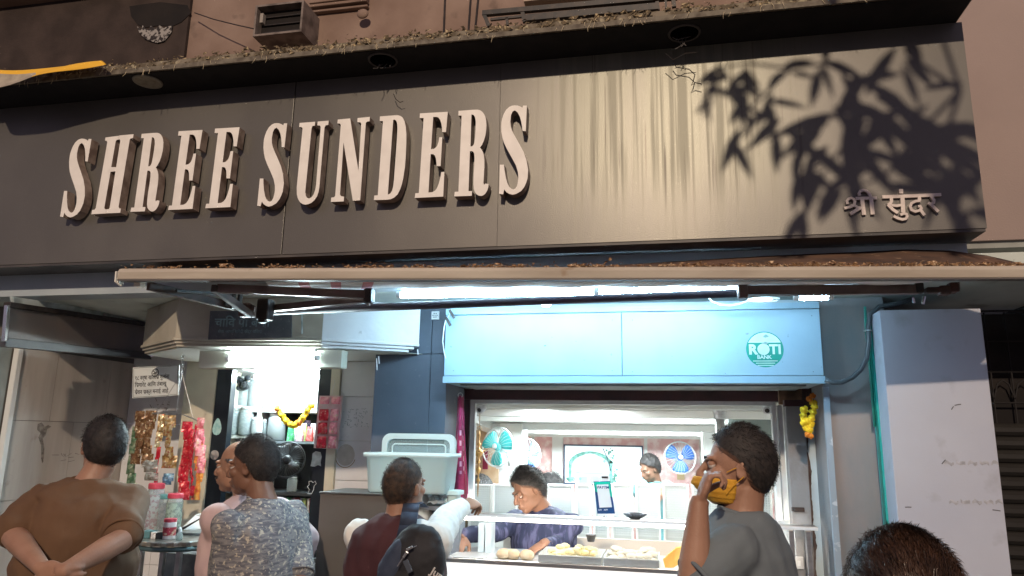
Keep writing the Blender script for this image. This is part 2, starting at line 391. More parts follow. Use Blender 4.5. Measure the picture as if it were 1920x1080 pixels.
G['R']=[pl(L3,[(833,137),(960,127),(1005,125),(1030,130),(1052,145),(1068,165),(1080,192),(1087,225),(1090,270),(1088,310),(1084,340),(1077,375),(1066,412),(1048,450),(1030,475),(1045,492),(1057,515),(1066,545),(1071,590),(1071,650),(1066,740),(1062,800),(1066,814),(1073,815),(1079,806),(1110,810),(1107,840),(1098,868),(1080,898),(1062,913),(1042,920),(1018,916),(998,903),(982,882),(973,850),(970,800),(972,720),(978,640),(980,570),(977,530),(970,514),(958,507),(938,508),(925,875),(958,875),(955,918),(793,924),(798,882),(832,880),(862,180),(832,180)]),
        pl(L3,[(952,170),(968,172),(979,182),(987,202),(992,240),(990,310),(984,390),(978,432),(970,452),(958,463),(943,464)])]
G['E']=[pl(L3,[(478,160),(734,145),(717,332),(683,332),(681,290),(674,250),(664,220),(650,200),(634,192),(600,192),(580,490),(606,486),(624,474),(638,455),(650,418),(656,380),(684,378),(668,645),(632,645),(629,605),(624,570),(614,545),(600,535),(577,535),(556,888),(592,885),(618,870),(636,845),(652,805),(668,740),(674,700),(703,698),(692,925),(430,938),(436,895),(468,893),(512,202),(476,203)])]
G['D']=[pl(L3,[(110,188),(240,178),(275,177),(300,184),(320,200),(336,232),(347,280),(353,350),(352,440),(348,540),(340,650),(325,750),(312,810),(296,858),(272,905),(240,935),(210,949),(180,954),(54,958),(58,916),(90,914),(138,230),(108,230)]),
        pl(L3,[(232,218),(248,218),(260,228),(268,250),(271,300),(266,400),(258,520),(250,620),(240,760),(232,830),(222,872),(204,898),(182,908)])]
G['N']=[pl(L2,[(802,217),(916,206),(992,690),(1018,255),(1012,243),(982,240),(984,203),(1098,192),(1094,232),(1070,236),(1060,248),(1008,960),(940,964),(855,425),(822,905),(830,922),(860,927),(856,970),(738,975),(742,935),(768,932),(778,918),(830,268),(822,254),(798,252)])]
G['U']=[pl(L2,[(450,248),(594,237),(590,272),(568,276),(560,300),(502,885),(508,920),(520,938),(538,944),(560,932),(580,905),(594,865),(602,820),(645,285),(638,272),(614,270),(617,235),(718,227),(714,265),(690,270),(680,290),(632,840),(624,885),(610,925),(585,960),(560,982),(535,994),(505,1000),(480,995),(455,978),(436,948),(425,905),(424,840),(478,300),(472,286),(447,285)])]
G['H']=[pl(L1,[(440,350),(555,335),(550,368),(536,370),(526,382),(488,600),(530,600),(565,378),(560,366),(551,365),(557,333),(677,322),(672,355),(652,358),(644,370),(550,935),(556,948),(570,950),(564,985),(443,990),(449,956),(468,954),(476,940),(524,635),(482,640),(430,942),(434,955),(448,957),(442,991),(321,998),(328,962),(348,959),(358,945),(455,392),(450,378),(436,376)])]
def letter(ch,f,x,y,label=None):
    """x,y: zoomed position of the glyph's lowest left corner"""
    loops=G[ch]; t=P(*f(x,y),YL)
    anchor={'S':29,'R':None,'E':None,'D':None,'N':None,'U':None,'H':None}[ch]
    if ch=='S': dx,dz=t.x-loops[0][29][0], t.z-loops[0][29][1]
    elif ch=='E': dx,dz=t.x-loops[0][33][0], t.z-loops[0][33][1]
    elif ch=='R':
        k=min(range(len(loops[0])),key=lambda i:loops[0][i][0]); dx,dz=t.x-loops[0][k][0], t.z-loops[0][k][1]
    else: dx=dz=0
    lp=[[(a+dx,b+dz) for a,b in l] for l in loops]
    o=outline(lp,.048,'letter',M_side,sb,lambda u,v,w_:(u,YL+.024-w_,v))
    me=o.data; me.materials.append(M_face)
    for p in me.polygons:
        if p.normal.y<-.9: p.material_index=1
    if label: o['label']=label
    return o
letter('S',L1,57,1017); letter('H',L1,0,0); letter('R',L1,650,977); letter('E',L1,968,962); letter('E',L1,1282,947)
letter('S',L2,60,1010); letter('U',L2,0,0); letter('N',L2,0,0); letter('D',L3,0,0); letter('E',L3,430,938); letter('R',L3,793,924); letter('S',L3,1207,900)
# Devanagari name, thin brushed letters
M_dev=mat('brushed_letter',(.62,.55,.50),.35,metal=.3,col2=(.5,.43,.4),scale=20)
def L4(x,y): return (1560+x/6.4,330+y/6.4)
YD=YS-.013
def dev(label,strokes):
    a=MB()
    for k,(pts,wd) in enumerate(strokes): a.ribbon([P(*L4(*p),YD-.0006*k) for p in pts], wd*.00036,(0,.012,0))
    o=a.build('letter',M_dev,sb); o['label']=label
dev('श्री in thin brushed metal',[([(285,268),(540,262)],34),([(360,262),(372,360),(385,465)],40),([(470,262),(480,360),(490,460)],40),
  ([(335,235),(325,205),(340,180),(372,168),(412,175),(440,198),(458,230),(466,262)],30),
  ([(190,335),(180,300),(200,272),(232,262),(262,275),(276,305),(268,340),(235,365),(150,385)],28),([(225,352),(275,355),(330,385)],26),([(350,375),(290,410),(222,455)],36)])
dev('सुंदर in thin brushed metal',[([(605,250),(960,238),(1312,222)],36),([(830,155),(830,209)],40),
  ([(712,258),(715,300),(700,335),(670,345)],32),([(672,340),(730,400),(792,442)],32),([(715,350),(780,356),(845,345)],28),([(845,250),(852,345),(856,436)],40),
  ([(822,465),(860,448),(895,455),(905,480),(888,512),(845,520),(790,505),(742,480)],28),
  ([(1048,245),(1052,295)],32),([(1060,295),(1005,300),(955,325),(940,365),(955,405),(1000,425),(1050,412),(1075,385),(1060,360),(1035,365)],28),([(1060,400),(1112,470)],30),
  ([(1195,240),(1225,290),(1222,320),(1190,335),(1155,322)],30),([(1180,330),(1230,380),(1278,426)],32)])

# ------------------------------------------------------------------ canopy: beam and soffit below the signboard
M_soff=mat('painted_soffit',(.58,.64,.60),.8,col2=(.42,.47,.44),scale=2.5,bump=.3,bscale=30,col3=(.16,.18,.16),s3=5,lo3=.62,hi3=.8)
M_blue=mat('blue_grey_paint',(.42,.48,.52),.55,col2=(.34,.40,.45),scale=3)
ZC=2.43
can=thing('canopy','painted concrete canopy with stained pale underside beneath the signboard','canopy',(-1,3.6,ZC))
a=MB(); a.box(-6,1.20,3.075,3.20,ZC,ZB+.0); a.build('beam',M_blue,can)
a=MB(); a.box(-6,1.75,3.203,4.6,ZC,ZC+.1); a.build('slab',M_soff,can)
a=MB(); a.box(.1,1.15,3.072,3.0745,ZC+.05,ZC+.11)
# ------------------------------------------------------------------ awning
aw=thing('awning','retracted folding-arm awning with cream front rail under the signboard','awning',(-.5,2.6,2.35))
RA=PZ(226,516,2.35); RB=PZ(1960,512,2.35); rd=(RB-RA).normalized()
M_rail=mat('cream_rail',(.47,.42,.35),.35,col2=(.36,.31,.25),scale=5,stretch=(.3,3,3),col3=(.25,.17,.1),s3=9,lo3=.66,hi3=.78)
prof=[(-.020,-.006),(-.022,.008),(-.014,.022),(0,.027),(.014,.024),(.022,.012),(.024,-.010),(.020,-.020),(-.018,-.020)]
def extr(profile,A,B,name,m,par,smooth=False,bev=0):
    d=(B-A).normalized(); s=Vector((d.y,-d.x,0)).normalized()  # toward camera
    s=-s if s.y>0 else s
    n=len(profile); vs=[A-s*p+Vector((0,0,q)) for p,q in profile]+[B-s*p+Vector((0,0,q)) for p,q in profile]
    a=MB(); a.add(vs,[tuple(range(n)),tuple(range(2*n-1,n-1,-1))]+[(i,(i+1)%n,(i+1)%n+n,i+n) for i in range(n)])
    return a.build(name,m,par,smooth=smooth,bevel=bev)
extr(prof,RA,RB,'front_rail',M_rail,aw,bev=.003)
extr([(-.019,-.0255),(-.019,-.0205),(.016,-.0205),(.016,-.0255)],RA,RB,'rail_lip',mat('dark_lip',(.10,.09,.085),.5),aw)
a=MB(); c=RA-rd*.004; a.prism([c+Vector((0,-.018,.012)),c+Vector((0,.022,.02)),c+Vector((0,.026,-.03)),c+Vector((.015,.0,-.045)),c+Vector((0,-.016,-.03))],(-.006,0,0)); a.build('end_cap',mat('white_cap',(.7,.68,.62),.5),aw)
def shaft(A,B,w_,h_,name,m,par=None,**k):
    A=Vector(A);B=Vector(B); d=(B-A).normalized(); s=d.cross(Vector((0,0,1))).normalized()*w_/2; u=s.cross(d).normalized()*h_/2
    a=MB(); a.hexa([A-s-u,B-s-u,B-s+u,A-s+u,A+s-u,B+s-u,B+s+u,A+s+u]); return a.build(name,m,par or aw,bevel=k.get('bevel',.002))
M_arm=mat('arm_bronze',(.20,.15,.13),.35,metal=.5,col2=(.12,.08,.07),scale=7)
M_brown=mat('arm_brown',(.09,.05,.04),.6,col2=(.04,.025,.02),scale=14)
M_shine=mat('arm_edge',(.65,.68,.7),.2,metal=.9)
M_pole=mat('dark_pole',(.03,.017,.035),.5,col2=(.05,.03,.04),scale=10)
a=MB(); a.tube([P(508,584,2.97),P(1395,549,3.0)],.0175,12); a.build('torsion_bar',M_pole,aw,smooth=True)
k1=P(692,553,2.72)
shaft(P(408,541,2.50),k1,.03,.034,'arm',M_arm); shaft(P(410,549,2.497),P(690,563,2.717),.004,.004,'arm_edge',M_shine)
shaft(P(512,578,2.93),P(690,560,2.74),.028,.03,'arm',M_arm); shaft(P(512,588,2.925),P(688,567,2.73),.004,.005,'arm_edge',M_shine)
a=MB(); a.tube([k1+Vector((0,0,-.036)),k1+Vector((0,0,.026))],.019,12); a.box(k1.x-.016,k1.x+.018,k1.y-.02,k1.y+.02,k1.z-.03,k1.z+.022); a.build('elbow_joint',M_black,aw,bevel=.002)
a=MB(); a.tube([k1+Vector((0,0,-.044)),k1+Vector((0,0,-.036))],.008,8); a.build('bolt',M_arm,aw)
shaft(P(278,536,2.44),P(440,575,2.86),.02,.034,'arm_bracket',M_brown)
shaft(P(330,545,2.50),P(440,552,2.80),.012,.012,'arm_bracket',M_black)
shaft(P(400,540,2.47),P(470,590,2.84),.02,.03,'arm_bracket',M_brown)
c=P(462,580,2.86); a=MB(); a.sphere(c,(.04,.03,.03),12,8); a.box(c.x-.03,c.x+.035,c.y-.02,c.y+.03,c.z-.035,c.z+.02); a.build('shoulder_joint',mat('arm_red_brown',(.13,.06,.045),.6,col2=(.05,.03,.03),scale=20),aw,bevel=.008)
c=P(497,582,2.88); a=MB(); a.box(c.x-.028,c.x+.03,c.y-.03,c.y+.03,c.z-.045,c.z+.05); a.box(c.x-.015,c.x+.02,c.y-.035,c.y,c.z-.06,c.z-.045); a.build('shoulder_block',M_black,aw,bevel=.01)
for (x,y) in ((424,560),(437,566),(450,560)):
    c=P(x,y,2.8); a=MB(); a.box(c.x-.006,c.x+.006,c.y-.01,c.y+.01,c.z-.03,c.z+.035); a.build('hinge_plate',M_black,aw)
c=P(262,531,2.43); a=MB(); a.box(c.x-.016,c.x+.016,c.y-.015,c.y+.015,c.z-.016,c.z+.014); a.build('plug',mat('cream_plug',(.75,.68,.58),.5),aw,bevel=.003)
# right arm
k2=P(1392,545,2.80)
shaft(k2,P(1720,543,2.90),.03,.036,'arm',M_arm); shaft(P(1400,556,2.798),P(1712,550,2.898),.004,.004,'arm_edge',M_shine)
a=MB(); a.tube([k2+Vector((0,0,-.032)),k2+Vector((0,0,.03))],.02,12); a.box(k2.x-.016,k2.x+.018,k2.y-.02,k2.y+.02,k2.z-.028,k2.z+.03); a.build('elbow_joint',M_arm,aw,bevel=.002)
for x,y,w2,h2,m in ((1722,541,.03,.04,M_black),(1748,545,.05,.022,M_brown),(1770,545,.04,.034,M_brown),(1786,540,.03,.038,mat('arm_red_brown'))):
    c=P(x,y,2.90); a=MB(); a.box(c.x-w2/2,c.x+w2/2,c.y-.02,c.y+.02,c.z-h2/2,c.z+h2/2); a.build('shoulder_joint',m,aw,bevel=.006)
shaft(P(1790,540,2.92),P(1792,536,3.2),.03,.03,'wall_bracket',M_brown)
a=MB(); a.tube([P(1712,558,2.9),P(1714,568,2.9)],.005,6); a.tube([P(1733,556,2.9),P(1730,570,2.9)],.006,6); a.build('bolt',M_shine,aw)
# striped cloth between the rail and the roller
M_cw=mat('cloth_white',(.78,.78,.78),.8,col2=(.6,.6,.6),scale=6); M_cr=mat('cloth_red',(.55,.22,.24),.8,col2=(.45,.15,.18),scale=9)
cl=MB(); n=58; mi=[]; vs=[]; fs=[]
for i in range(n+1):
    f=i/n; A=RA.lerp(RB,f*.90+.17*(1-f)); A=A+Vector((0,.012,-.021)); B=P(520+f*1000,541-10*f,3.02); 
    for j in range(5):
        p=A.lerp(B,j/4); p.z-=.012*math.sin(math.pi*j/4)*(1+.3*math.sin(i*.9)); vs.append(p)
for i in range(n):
    for j in range(4): fs.append((i*5+j,(i+1)*5+j,(i+1)*5+j+1,i*5+j+1)); mi.append(1 if i%3==0 and 2<i<12 else 0)  # stripes dropped to the right: tube glare painted as plain white
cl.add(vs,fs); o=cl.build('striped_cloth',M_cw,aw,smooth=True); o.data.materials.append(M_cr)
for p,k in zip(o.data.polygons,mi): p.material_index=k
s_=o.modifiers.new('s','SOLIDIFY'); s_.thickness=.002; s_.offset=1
a=MB(); a.tube([P(480,538,3.05),P(1560,518,3.06)],.016,12); a.build('roller',mat('roller_grey',(.4,.42,.43),.5),aw,smooth=True)
# brown dirt-stained cover sheet; left stretch added to block lamp rays
vs=[];fs=[]; top=[(300,513),(560,510),(800,507),(1000,503),(1130,499),(1250,491),(1380,483),(1500,477),(1620,471),(1700,468),(1780,469),(1850,478),(1905,490),(1960,500)]
for i,(x,y) in enumerate(top):
    f=(P(x,505,2.6).x-RA.x)/(RB.x-RA.x); A=RA.lerp(RB,max(0,min(1,f)))+Vector((0,.005,.024)); B=P(x,y,3.04)
    for j in range(7):
        p=A.lerp(B,j/6); p.z+=.006*noise.noise(p*9); vs.append(p)
for i in range(len(top)-1):
    for j in range(6): fs.append((i*7+j,(i+1)*7+j,(i+1)*7+j+1,i*7+j+1))
a=MB(); a.add(vs,fs); o=a.build('cover_sheet',mat('rusty_sheet',(.15,.085,.055),.85,col2=(.07,.045,.035),scale=7,bump=.5,bscale=60,col3=(.3,.2,.13),s3=30,lo3=.62,hi3=.72),aw,smooth=True)
s_=o.modifiers.new('s','SOLIDIFY'); s_.thickness=.003
# dry leaves and dust along the rail
a=MB(); rnd=random.Random(11)
for k in range(2600):
    f=rnd.random()**.8; c=RA.lerp(RB,f); 
    dens=.15+.6*(f>.62) 
    if rnd.random()>dens and noise.noise(Vector((c.x*6,0,0)))<0: continue
    up=abs(rnd.gauss(0,.006))*(1+1.1*max(0,noise.noise(Vector((c.x*9,3,0)))))
    bk=rnd.uniform(-.010,.05 if f>.6 else .02)
    c=c+Vector((0,bk,.025+up+max(0,bk)*.25)); s=rnd.uniform(.0025,.009 if rnd.random()<.8 else .015)
    vs=[c+Vector((rnd.uniform(-1,1)*s*1.5,rnd.uniform(-1,1)*s,rnd.uniform(-1,1)*s*.8)) for _ in range(4)]
    a.add(vs,[(0,1,2),(0,2,3),(0,1,3),(1,2,3)])
tag(a.build('leaf_litter',mat('leaf_litter',(.34,.2,.1),.9,col2=(.15,.085,.05),scale=40,col3=(.6,.45,.3),s3=70,lo3=.55,hi3=.62)),kind='stuff')
# dry twigs hanging from ledge and standing in the litter
def twig(pts,Y,label,r=.0018):
    a=MB(); a.tube([P(x,y,Y) for x,y in pts],r,5); tag(a.build('twig',M_black),label,'twig')
twig([(738,176),(742,186),(750,192),(756,190)],2.86,'small curled dark twig hanging above the U and N of SUNDERS')
twig([(1262,118),(1268,126),(1292,130),(1303,140),(1300,152),(1296,160),(1304,155),(1316,158)],2.86,'crooked dark twig dangling at the left edge of the leaf shadow',.0022)
twig([(1248,100),(1262,112),(1285,100),(1306,98)],2.8,'pale bent twig caught under the ledge near the right light hole',.002)

# ------------------------------------------------------------------ tube lights under the beam
def tube_light(A,B,label,strength=120,r=.015,col=(.50,.80,1.0),grp='tube lights under the awning'):
    t=thing('tube_light',label,'light',tuple((A+B)/2),grp)
    a=MB(); a.tube([A,B],r,14); a.build('tube',mat('tube_glow_%d'%strength,(.8,.9,1),.5,emit=strength,ecol=col),t,smooth=True)
    d=(B-A).normalized()
    a=MB(); a.tube([A-d*.02,A],r+.001,12); a.tube([B,B+d*.02],r+.001,12); a.build('end_cap',mat('white_plastic',(.75,.75,.75),.5),t)
    a=MB(); u=Vector((0,0,1)); q=Vector((0,.02,.028)); s=d.cross(u).normalized()*.02
    a.hexa([A+q-s,B+q-s,B+q-s+u*.02,A+q-s+u*.02,A+q+s,B+q+s,B+q+s+u*.02,A+q+s+u*.02]); a.build('batten',mat('white_plastic'),t)
    for f in (.2,.8):
        c=A.lerp(B,f); a=MB(); a.torus(c,r+.003,.0025,16,6,Matrix.Rotation(math.pi/2,3,'Y')); a.build('clip',mat('white_plastic'),t)
tube_light(P(752,553,3.10),P(1115,547,3.10),'left tube light glowing blue-white above the left header panel')
tube_light(P(1122,547,3.10),P(1390,542,3.10),'middle tube light glowing above the joint of the two header panels')
tube_light(P(1498,556,3.06),P(1552,555,3.06),'short glowing tube right of the white loop of cable',120)
# little lamp and white cable loop over the header
c=P(1024,571,3.35); a=MB(); a.lathe(c,[(.028,.012),(.026,.0),(.015,-.012),(.002,-.013)],20); tag(a.build('ceiling_lamp',mat('lamp_white',(.8,.9,.95),.4,emit=4,ecol=(.8,.95,1))),'small white lamp under the soffit above the left header panel','light')
a=MB(); a.tube([P(x,y,3.33) for x,y in [(1328,558),(1335,565),(1350,571),(1368,573),(1385,570),(1398,566),(1410,560),(1440,557),(1462,560),(1455,564),(1425,566),(1402,565)]],.0045,8); tag(a.build('cable',mat('white_cable',(.8,.85,.85),.4)),'white looped cable under the soffit right of centre','cable')
a=MB(); a.sphere(P(1425,561,3.34),(.055,.02,.008),16,8); tag(a.build('ceiling_lamp',mat('lamp_white')),'flat oval white lamp beside the looped cable','light')

# ------------------------------------------------------------------ shop front
M_pil=mat('slate_cladding',(.085,.10,.13),.6,col2=(.06,.07,.09),scale=3,bump=.15,bscale=110,col3=(.16,.17,.19),s3=26,lo3=.66,hi3=.8)
YP=3.6
def px_x(px,py,Y): return P(px,py,Y).x
sf=thing('shop','blue-lit shop front with two header panels over an open serving window','shop',(-.2,3.6,0))
xL0=px_x(705,660,YP); xL1=px_x(832,660,YP); zj=P(760,664,YP).z
for z0,z1 in ((0,.78),(.783,zj-.0015),(zj+.0015,ZC-.002)):
    a=MB(); a.box(xL0,xL1-.07,YP,YP+.45,z0,z1); a.build('cladding_panel',M_pil,sf,bevel=.001)
    a=MB(); a.box(xL1-.067,xL1+.02,YP,YP+.45,z0,z1); a.build('cladding_panel',M_pil,sf,bevel=.001)
YH=3.5
M_head=mat('header_paint',(.34,.50,.62),.5,col2=(.29,.44,.56),scale=3,bump=.08,bscale=160,col3=(.16,.24,.28),s3=38,lo3=.70,hi3=.80)
def zz(px,py,Y=YH): return P(px,py,Y).z
hx0=px_x(834,650,YH); hx1=px_x(1541,650,YH); hxm=px_x(1166,650,YH)
z_b0,z_b1,z_t0,z_t1=zz(1000,718),zz(1000,705.5),zz(1000,588),zz(1000,577)
a=MB(); a.box(hx0,hx1,YH+.014,3.93,z_b0+.002,z_t1-.002); a.build('header_box',mat('header_side',(.30,.38,.42),.5,col2=(.2,.25,.27),scale=6),sf)
a=MB(); a.box(hx0-.005,hx1+.005,YH,YH+.013,z_b0,z_b1); a.build('bottom_trim',M_head,sf,bevel=.001)
a=MB(); a.box(hx0+.0,hx1+.0,YH-.004,YH+.013,z_t0+.001,z_t1); a.build('top_trim',M_head,sf,bevel=.001)
for x0,x1_,l in ((hx0,hxm-.002,'left header panel with a small dark chip'),(hxm+.002,hx1,'right header panel carrying the round green sticker')):
    a=MB(); a.box(x0,x1_,YH+.002,YH+.013,z_b1+.003,z_t0-.002); o=a.build('header_panel',M_head,sf,bevel=.0015); o['label']=l
a=MB(); a.box(hx0+.06,hx1-.06,3.60,3.92,z_b0-.006,z_b0+.0015); a.build('underside',mat('stained_underside',(.22,.24,.24),.8,col2=(.12,.13,.13),scale=5),sf)
# small ledge wall above header
a=MB(); a.box(xL1,px_x(1640,580,3.58),3.62,3.9,z_t1-.02,ZC-.001); a.build('wall',M_blue,sf)
for (x,y,r_) in ((1022,648,.0035),(944,709,.002),(1360,700,.002),(850,600,.0022),(1148,600,.0022),(850,695,.0022),(1148,695,.0022),(1186,600,.0022),(1522,592,.0022),(1186,697,.0022),(1525,697,.0022),(1080,640,.0015),(1260,668,.0016)):
    c=P(x,y,YH+.0015); a=MB(); a.sphere(c,(r_*(1.6 if x==1022 else 1),.0012,r_),8,6); a.build('screw' if x!=1022 else 'paint_chip',mat('screw_grey',(.12,.14,.15),.5),sf)
# sticker
st=thing('round_sticker','round green ROTI BANK sticker on the right header panel','sticker',tuple(P(1434,655,YH)))
c=P(1434,655,YH); rx=.0895; YSt=YH+.0005
def disc(c,r,y0,y1,n=48,clip=None):
    return [Vector((c.x+r*math.cos(2*math.pi*k/n),y0,c.z+r*math.sin(2*math.pi*k/n))) for k in range(n)]
a=MB(); a.prism(disc(c,rx*.93,YSt,0),(0,.0015,0)); a.build('disc',mat('sticker_green',(.0,.30,.22),.4,col2=(.0,.25,.19),scale=9),st)
M_sw=mat('sticker_white',(.62,.80,.76),.5,col2=(.5,.68,.64),scale=15)
pts=[Vector((c.x+rx*.88*math.cos(t),YSt-.001,c.z+rx*.88*math.sin(t))) for t in [math.pi*(.13+.74*k/20) for k in range(21)]]
a=MB(); a.prism(pts,(0,.0008,0)); a.build('hands_emblem',M_sw,st)
a=MB(); a.prism([Vector((c.x-.006,YSt-.0025,c.z+rx*.66)),Vector((c.x+.008,YSt-.0025,c.z+rx*.80)),Vector((c.x+.022,YSt-.0025,c.z+rx*.66)),Vector((c.x+.004,YSt-.0025,c.z+rx*.6))],(0,.001,0)); a.prism([Vector((c.x-.012,YSt-.0025,c.z+rx*.32)),Vector((c.x+.004,YSt-.0025,c.z+rx*.40)),Vector((c.x+.02,YSt-.0025,c.z+rx*.32)),Vector((c.x+.004,YSt-.0025,c.z+rx*.24))],(0,.001,0)); a.build('emblem_mark',mat('emblem_grey',(.22,.42,.38),.5),st)
a=MB(); a.prism(disc(c+Vector((-.006,0,.0)),rx*.30,YSt-.0025,0),(0,.001,0)); a.build('letter_o',M_sw,st)
text('R',.062,M_sw,'lettering',st,(c.x-.072,YSt-.001,c.z-.021),bold=.003)
text('TI',.062,M_sw,'lettering',st,(c.x+.020,YSt-.001,c.z-.021),bold=.002)
text('BANK',.024,M_sw,'lettering',st,(c.x-.004,YSt-.001,c.z-.044),align='CENTER',bold=.0006)
for k,wd in enumerate((.11,.085,.07)):
    a=MB(); a.box(c.x-wd/2,c.x+wd/2,YSt-.0015,YSt-.0005,c.z-.056-.010*k,c.z-.0525-.010*k); a.build('print_line',M_sw,st)
# socket + taped cable left of header
so=thing('wall_socket','small square white vent socket on the slate pillar beside the header','socket',tuple(P(817,592,YP)))
c=P(817,592,YP); a=MB(); a.box(c.x-.021,c.x+.021,YP-.012,YP-.001,c.z-.022,c.z+.022); a.build('plate',mat('socket_white',(.6,.6,.6),.5),so,bevel=.002)
a=MB()
for k in range(6):
    aa=k*math.pi/3; a.sphere((c.x+.011*math.cos(aa),YP-.012,c.z+.011*math.sin(aa)),.0032,8,6)
a.sphere((c.x,YP-.012,c.z),.003,8,6); a.build('hole',M_black,so)
a=MB(); a.tube([P(x,y,3.46) for x,y in [(846,580),(842,592),(836,600),(833,612),(830,640),(833,662),(836,672)]],.0022,6); cb=tag(a.build('cable',mat('white_cable')),'thin white cable held by two strips of black tape left of the header','cable')
for x,y in ((848,590),(841,604)):
    A=P(x-5,y-9,3.452); B=P(x+4,y+7,3.452); a=MB(); d=(B-A).normalized(); v=Vector((d.z,0,-d.x))*.007
    a.prism([A-v,B-v,B+v,A+v],(0,-.002,0)); a.build('tape_strip',M_black,cb)
# serving window frame
YO=3.95
M_mar=mat('maroon_frame',(.05,.018,.022),.6,col2=(.03,.015,.018),scale=12)
M_alu=mat('white_aluminium',(.70,.72,.72),.35,col2=(.6,.62,.62),scale=9)
zo0=P(1100,750,YO).z; zo1=P(1100,732,YO).z
a=MB(); a.box(px_x(840,745,YO),px_x(1462,745,YO),YO,YO+.06,zo0,z_b0+.001); a.build('top_frame',M_mar,sf)
a=MB(); a.box(px_x(880,755,YO),px_x(1455,755,YO),YO+.02,YO+.06,zo0-.022,zo0-.001); a.build('inner_rail',M_alu,sf)
ZL=1.372
a=MB(); a.box(px_x(868,800,YO),px_x(879,800,YO),YO,YO+.06,ZL,zo0-.001); a.build('left_frame',M_mar,sf)
a=MB(); a.box(px_x(880,800,YO),px_x(889,800,YO),YO+.01,YO+.05,ZL,zo0-.023); a.build('left_jamb',M_alu,sf)
for x0,x1_,y0 in ((1452,1461,0),(1464,1473,.012)):
    a=MB(); a.box(px_x(x0,860,YO),px_x(x1_,860,YO),YO+y0,YO+.05,ZL,zo0-.023); a.build('right_jamb',M_alu,sf)
# wall behind towel, left reveal
a=MB(); a.box(xL1+.022,px_x(868,800,YO)-.001,YO-.01,YO+.1,0,z_b0-.008); a.build('reveal',mat('reveal_blue',(.14,.17,.2),.6,col2=(.1,.12,.14),scale=5),sf)
# rusty post and peeling board
x0=px_x(1473,860,3.90)+.008; x1_=px_x(1513,860,3.88)
rp=thing('steel_post','weathered grey steel post with rust patches right of the serving window','post',((x0+x1_)/2,3.9,1.1))
M_rust=mat('worn_steel',(.24,.24,.25),.6,col2=(.12,.085,.075),scale=3.5,stretch=(1,1,.5),lo=.46,hi=.58,bump=.4,bscale=50)
a=MB(); a.box(x0,x1_,3.86,3.94,.3,P(1490,760,3.86).z); a.build('post',M_rust,rp,bevel=.003)
a=MB(); a.box(x0-.006,x1_+.012,3.85,3.9,P(1490,762,3.86).z,P(1490,750,3.86).z); a.build('top_bracket',M_mar,rp,bevel=.002)
for y in (955,):
    c=P(1492,y,3.855); a=MB(); a.box(c.x-.02,c.x+.04,3.85,3.859,c.z-.01,c.z+.01); a.build('latch',M_brown,rp,bevel=.002)
    a=MB(); a.sphere((c.x-.01,3.85,c.z),.006,8,6); a.build('rivet',M_black,rp)
# brown timber above garland
a=MB(); A=P(1462,758,3.9); B=P(1536,735,3.9); a.box(A.x,B.x,3.90,3.94,A.z-.0,B.z+.03); a.build('timber',mat('stained_wood',(.25,.15,.09),.8,col2=(.08,.045,.03),scale=9),sf)
# peeling board
pb=thing('peeling_board','narrow pale blue board with flaking brown edge behind the marigold garland','board',tuple(P(1525,900,3.87)))
bx0=px_x(1512,860,3.88); bx1=px_x(1541,860,3.88)
a=MB(); a.box(bx0+.002,bx1,3.885,3.92,.3,P(1520,800,3.88).z+.2); a.build('board',mat('flaked_brown',(.06,.035,.03),.8,col2=(.12,.09,.08),scale=12),pb)
rnd=random.Random(5); zt_=P(1520,800,3.88).z; pts=[]
zz_=zt_
while zz_>.4:
    pts.append(Vector((bx0+.016+.014*noise.noise(Vector((zz_*9,0,0)))+.006*noise.noise(Vector((zz_*40,0,0))),3.8845,zz_))); zz_-=.012
a=MB(); a.prism(pts+[Vector((bx1,3.8845,.4)),Vector((bx1,3.8845,zt_))],(0,-.002,0)); a.build('pale_paint',mat('pale_blue_paint',(.50,.60,.66),.5,col2=(.42,.52,.6),scale=6),pb)
# ------------------------------------------------------------------ garland of marigolds
M_ye=mat('marigold_yellow',(.85,.62,.02),.7,col2=(.75,.45,.01),scale=60,bump=.9,bscale=300)
M_or=mat('marigold_orange',(.75,.25,.02),.7,col2=(.5,.14,.01),scale=60,bump=.9,bscale=300)
def flower(c,r,par,m,rnd):
    a=MB()
    for ring,(n,rr,h) in enumerate(((11,1.0,0),(9,.72,.25),(6,.4,.42))):
        for k in range(n):
            an=2*math.pi*k/n+rnd.random(); d=Vector((math.cos(an),-h,math.sin(an)))*rr*r
            a.sphere(c+d*.75,(r*.33,r*.3,r*.33),6,4)
    a.sphere(c,(r*.75,r*.7,r*.75),8,6); return a.build('flower',m,par,smooth=True)
gl=thing('marigold_garland','yellow marigold garland hanging by the post right of the serving window','garland',tuple(P(1517,745,3.62)))
rnd=random.Random(2)
gp=[(1508,768),(1506,780),(1507,792),(1511,802),(1518,806),(1521,794),(1522,784),(1524,773),(1527,763),(1518,799),(1513,790),(1525,756)]
for i,(x,y) in enumerate(gp): flower(P(x,y,3.62+.008*(i%2)),.016+.003*rnd.random(),gl,M_ye,rnd)
for x,y in ((1514,815),(1520,818),(1517,748),(1524,742)): flower(P(x,y,3.62),.0135,gl,M_or,rnd)
a=MB(); a.tube([P(1512,735,3.62),P(1509,768,3.62)],.0012,5); a.tube([P(1524,735,3.62),P(1526,756,3.62)],.0012,5); a.build('string',M_brown,gl)

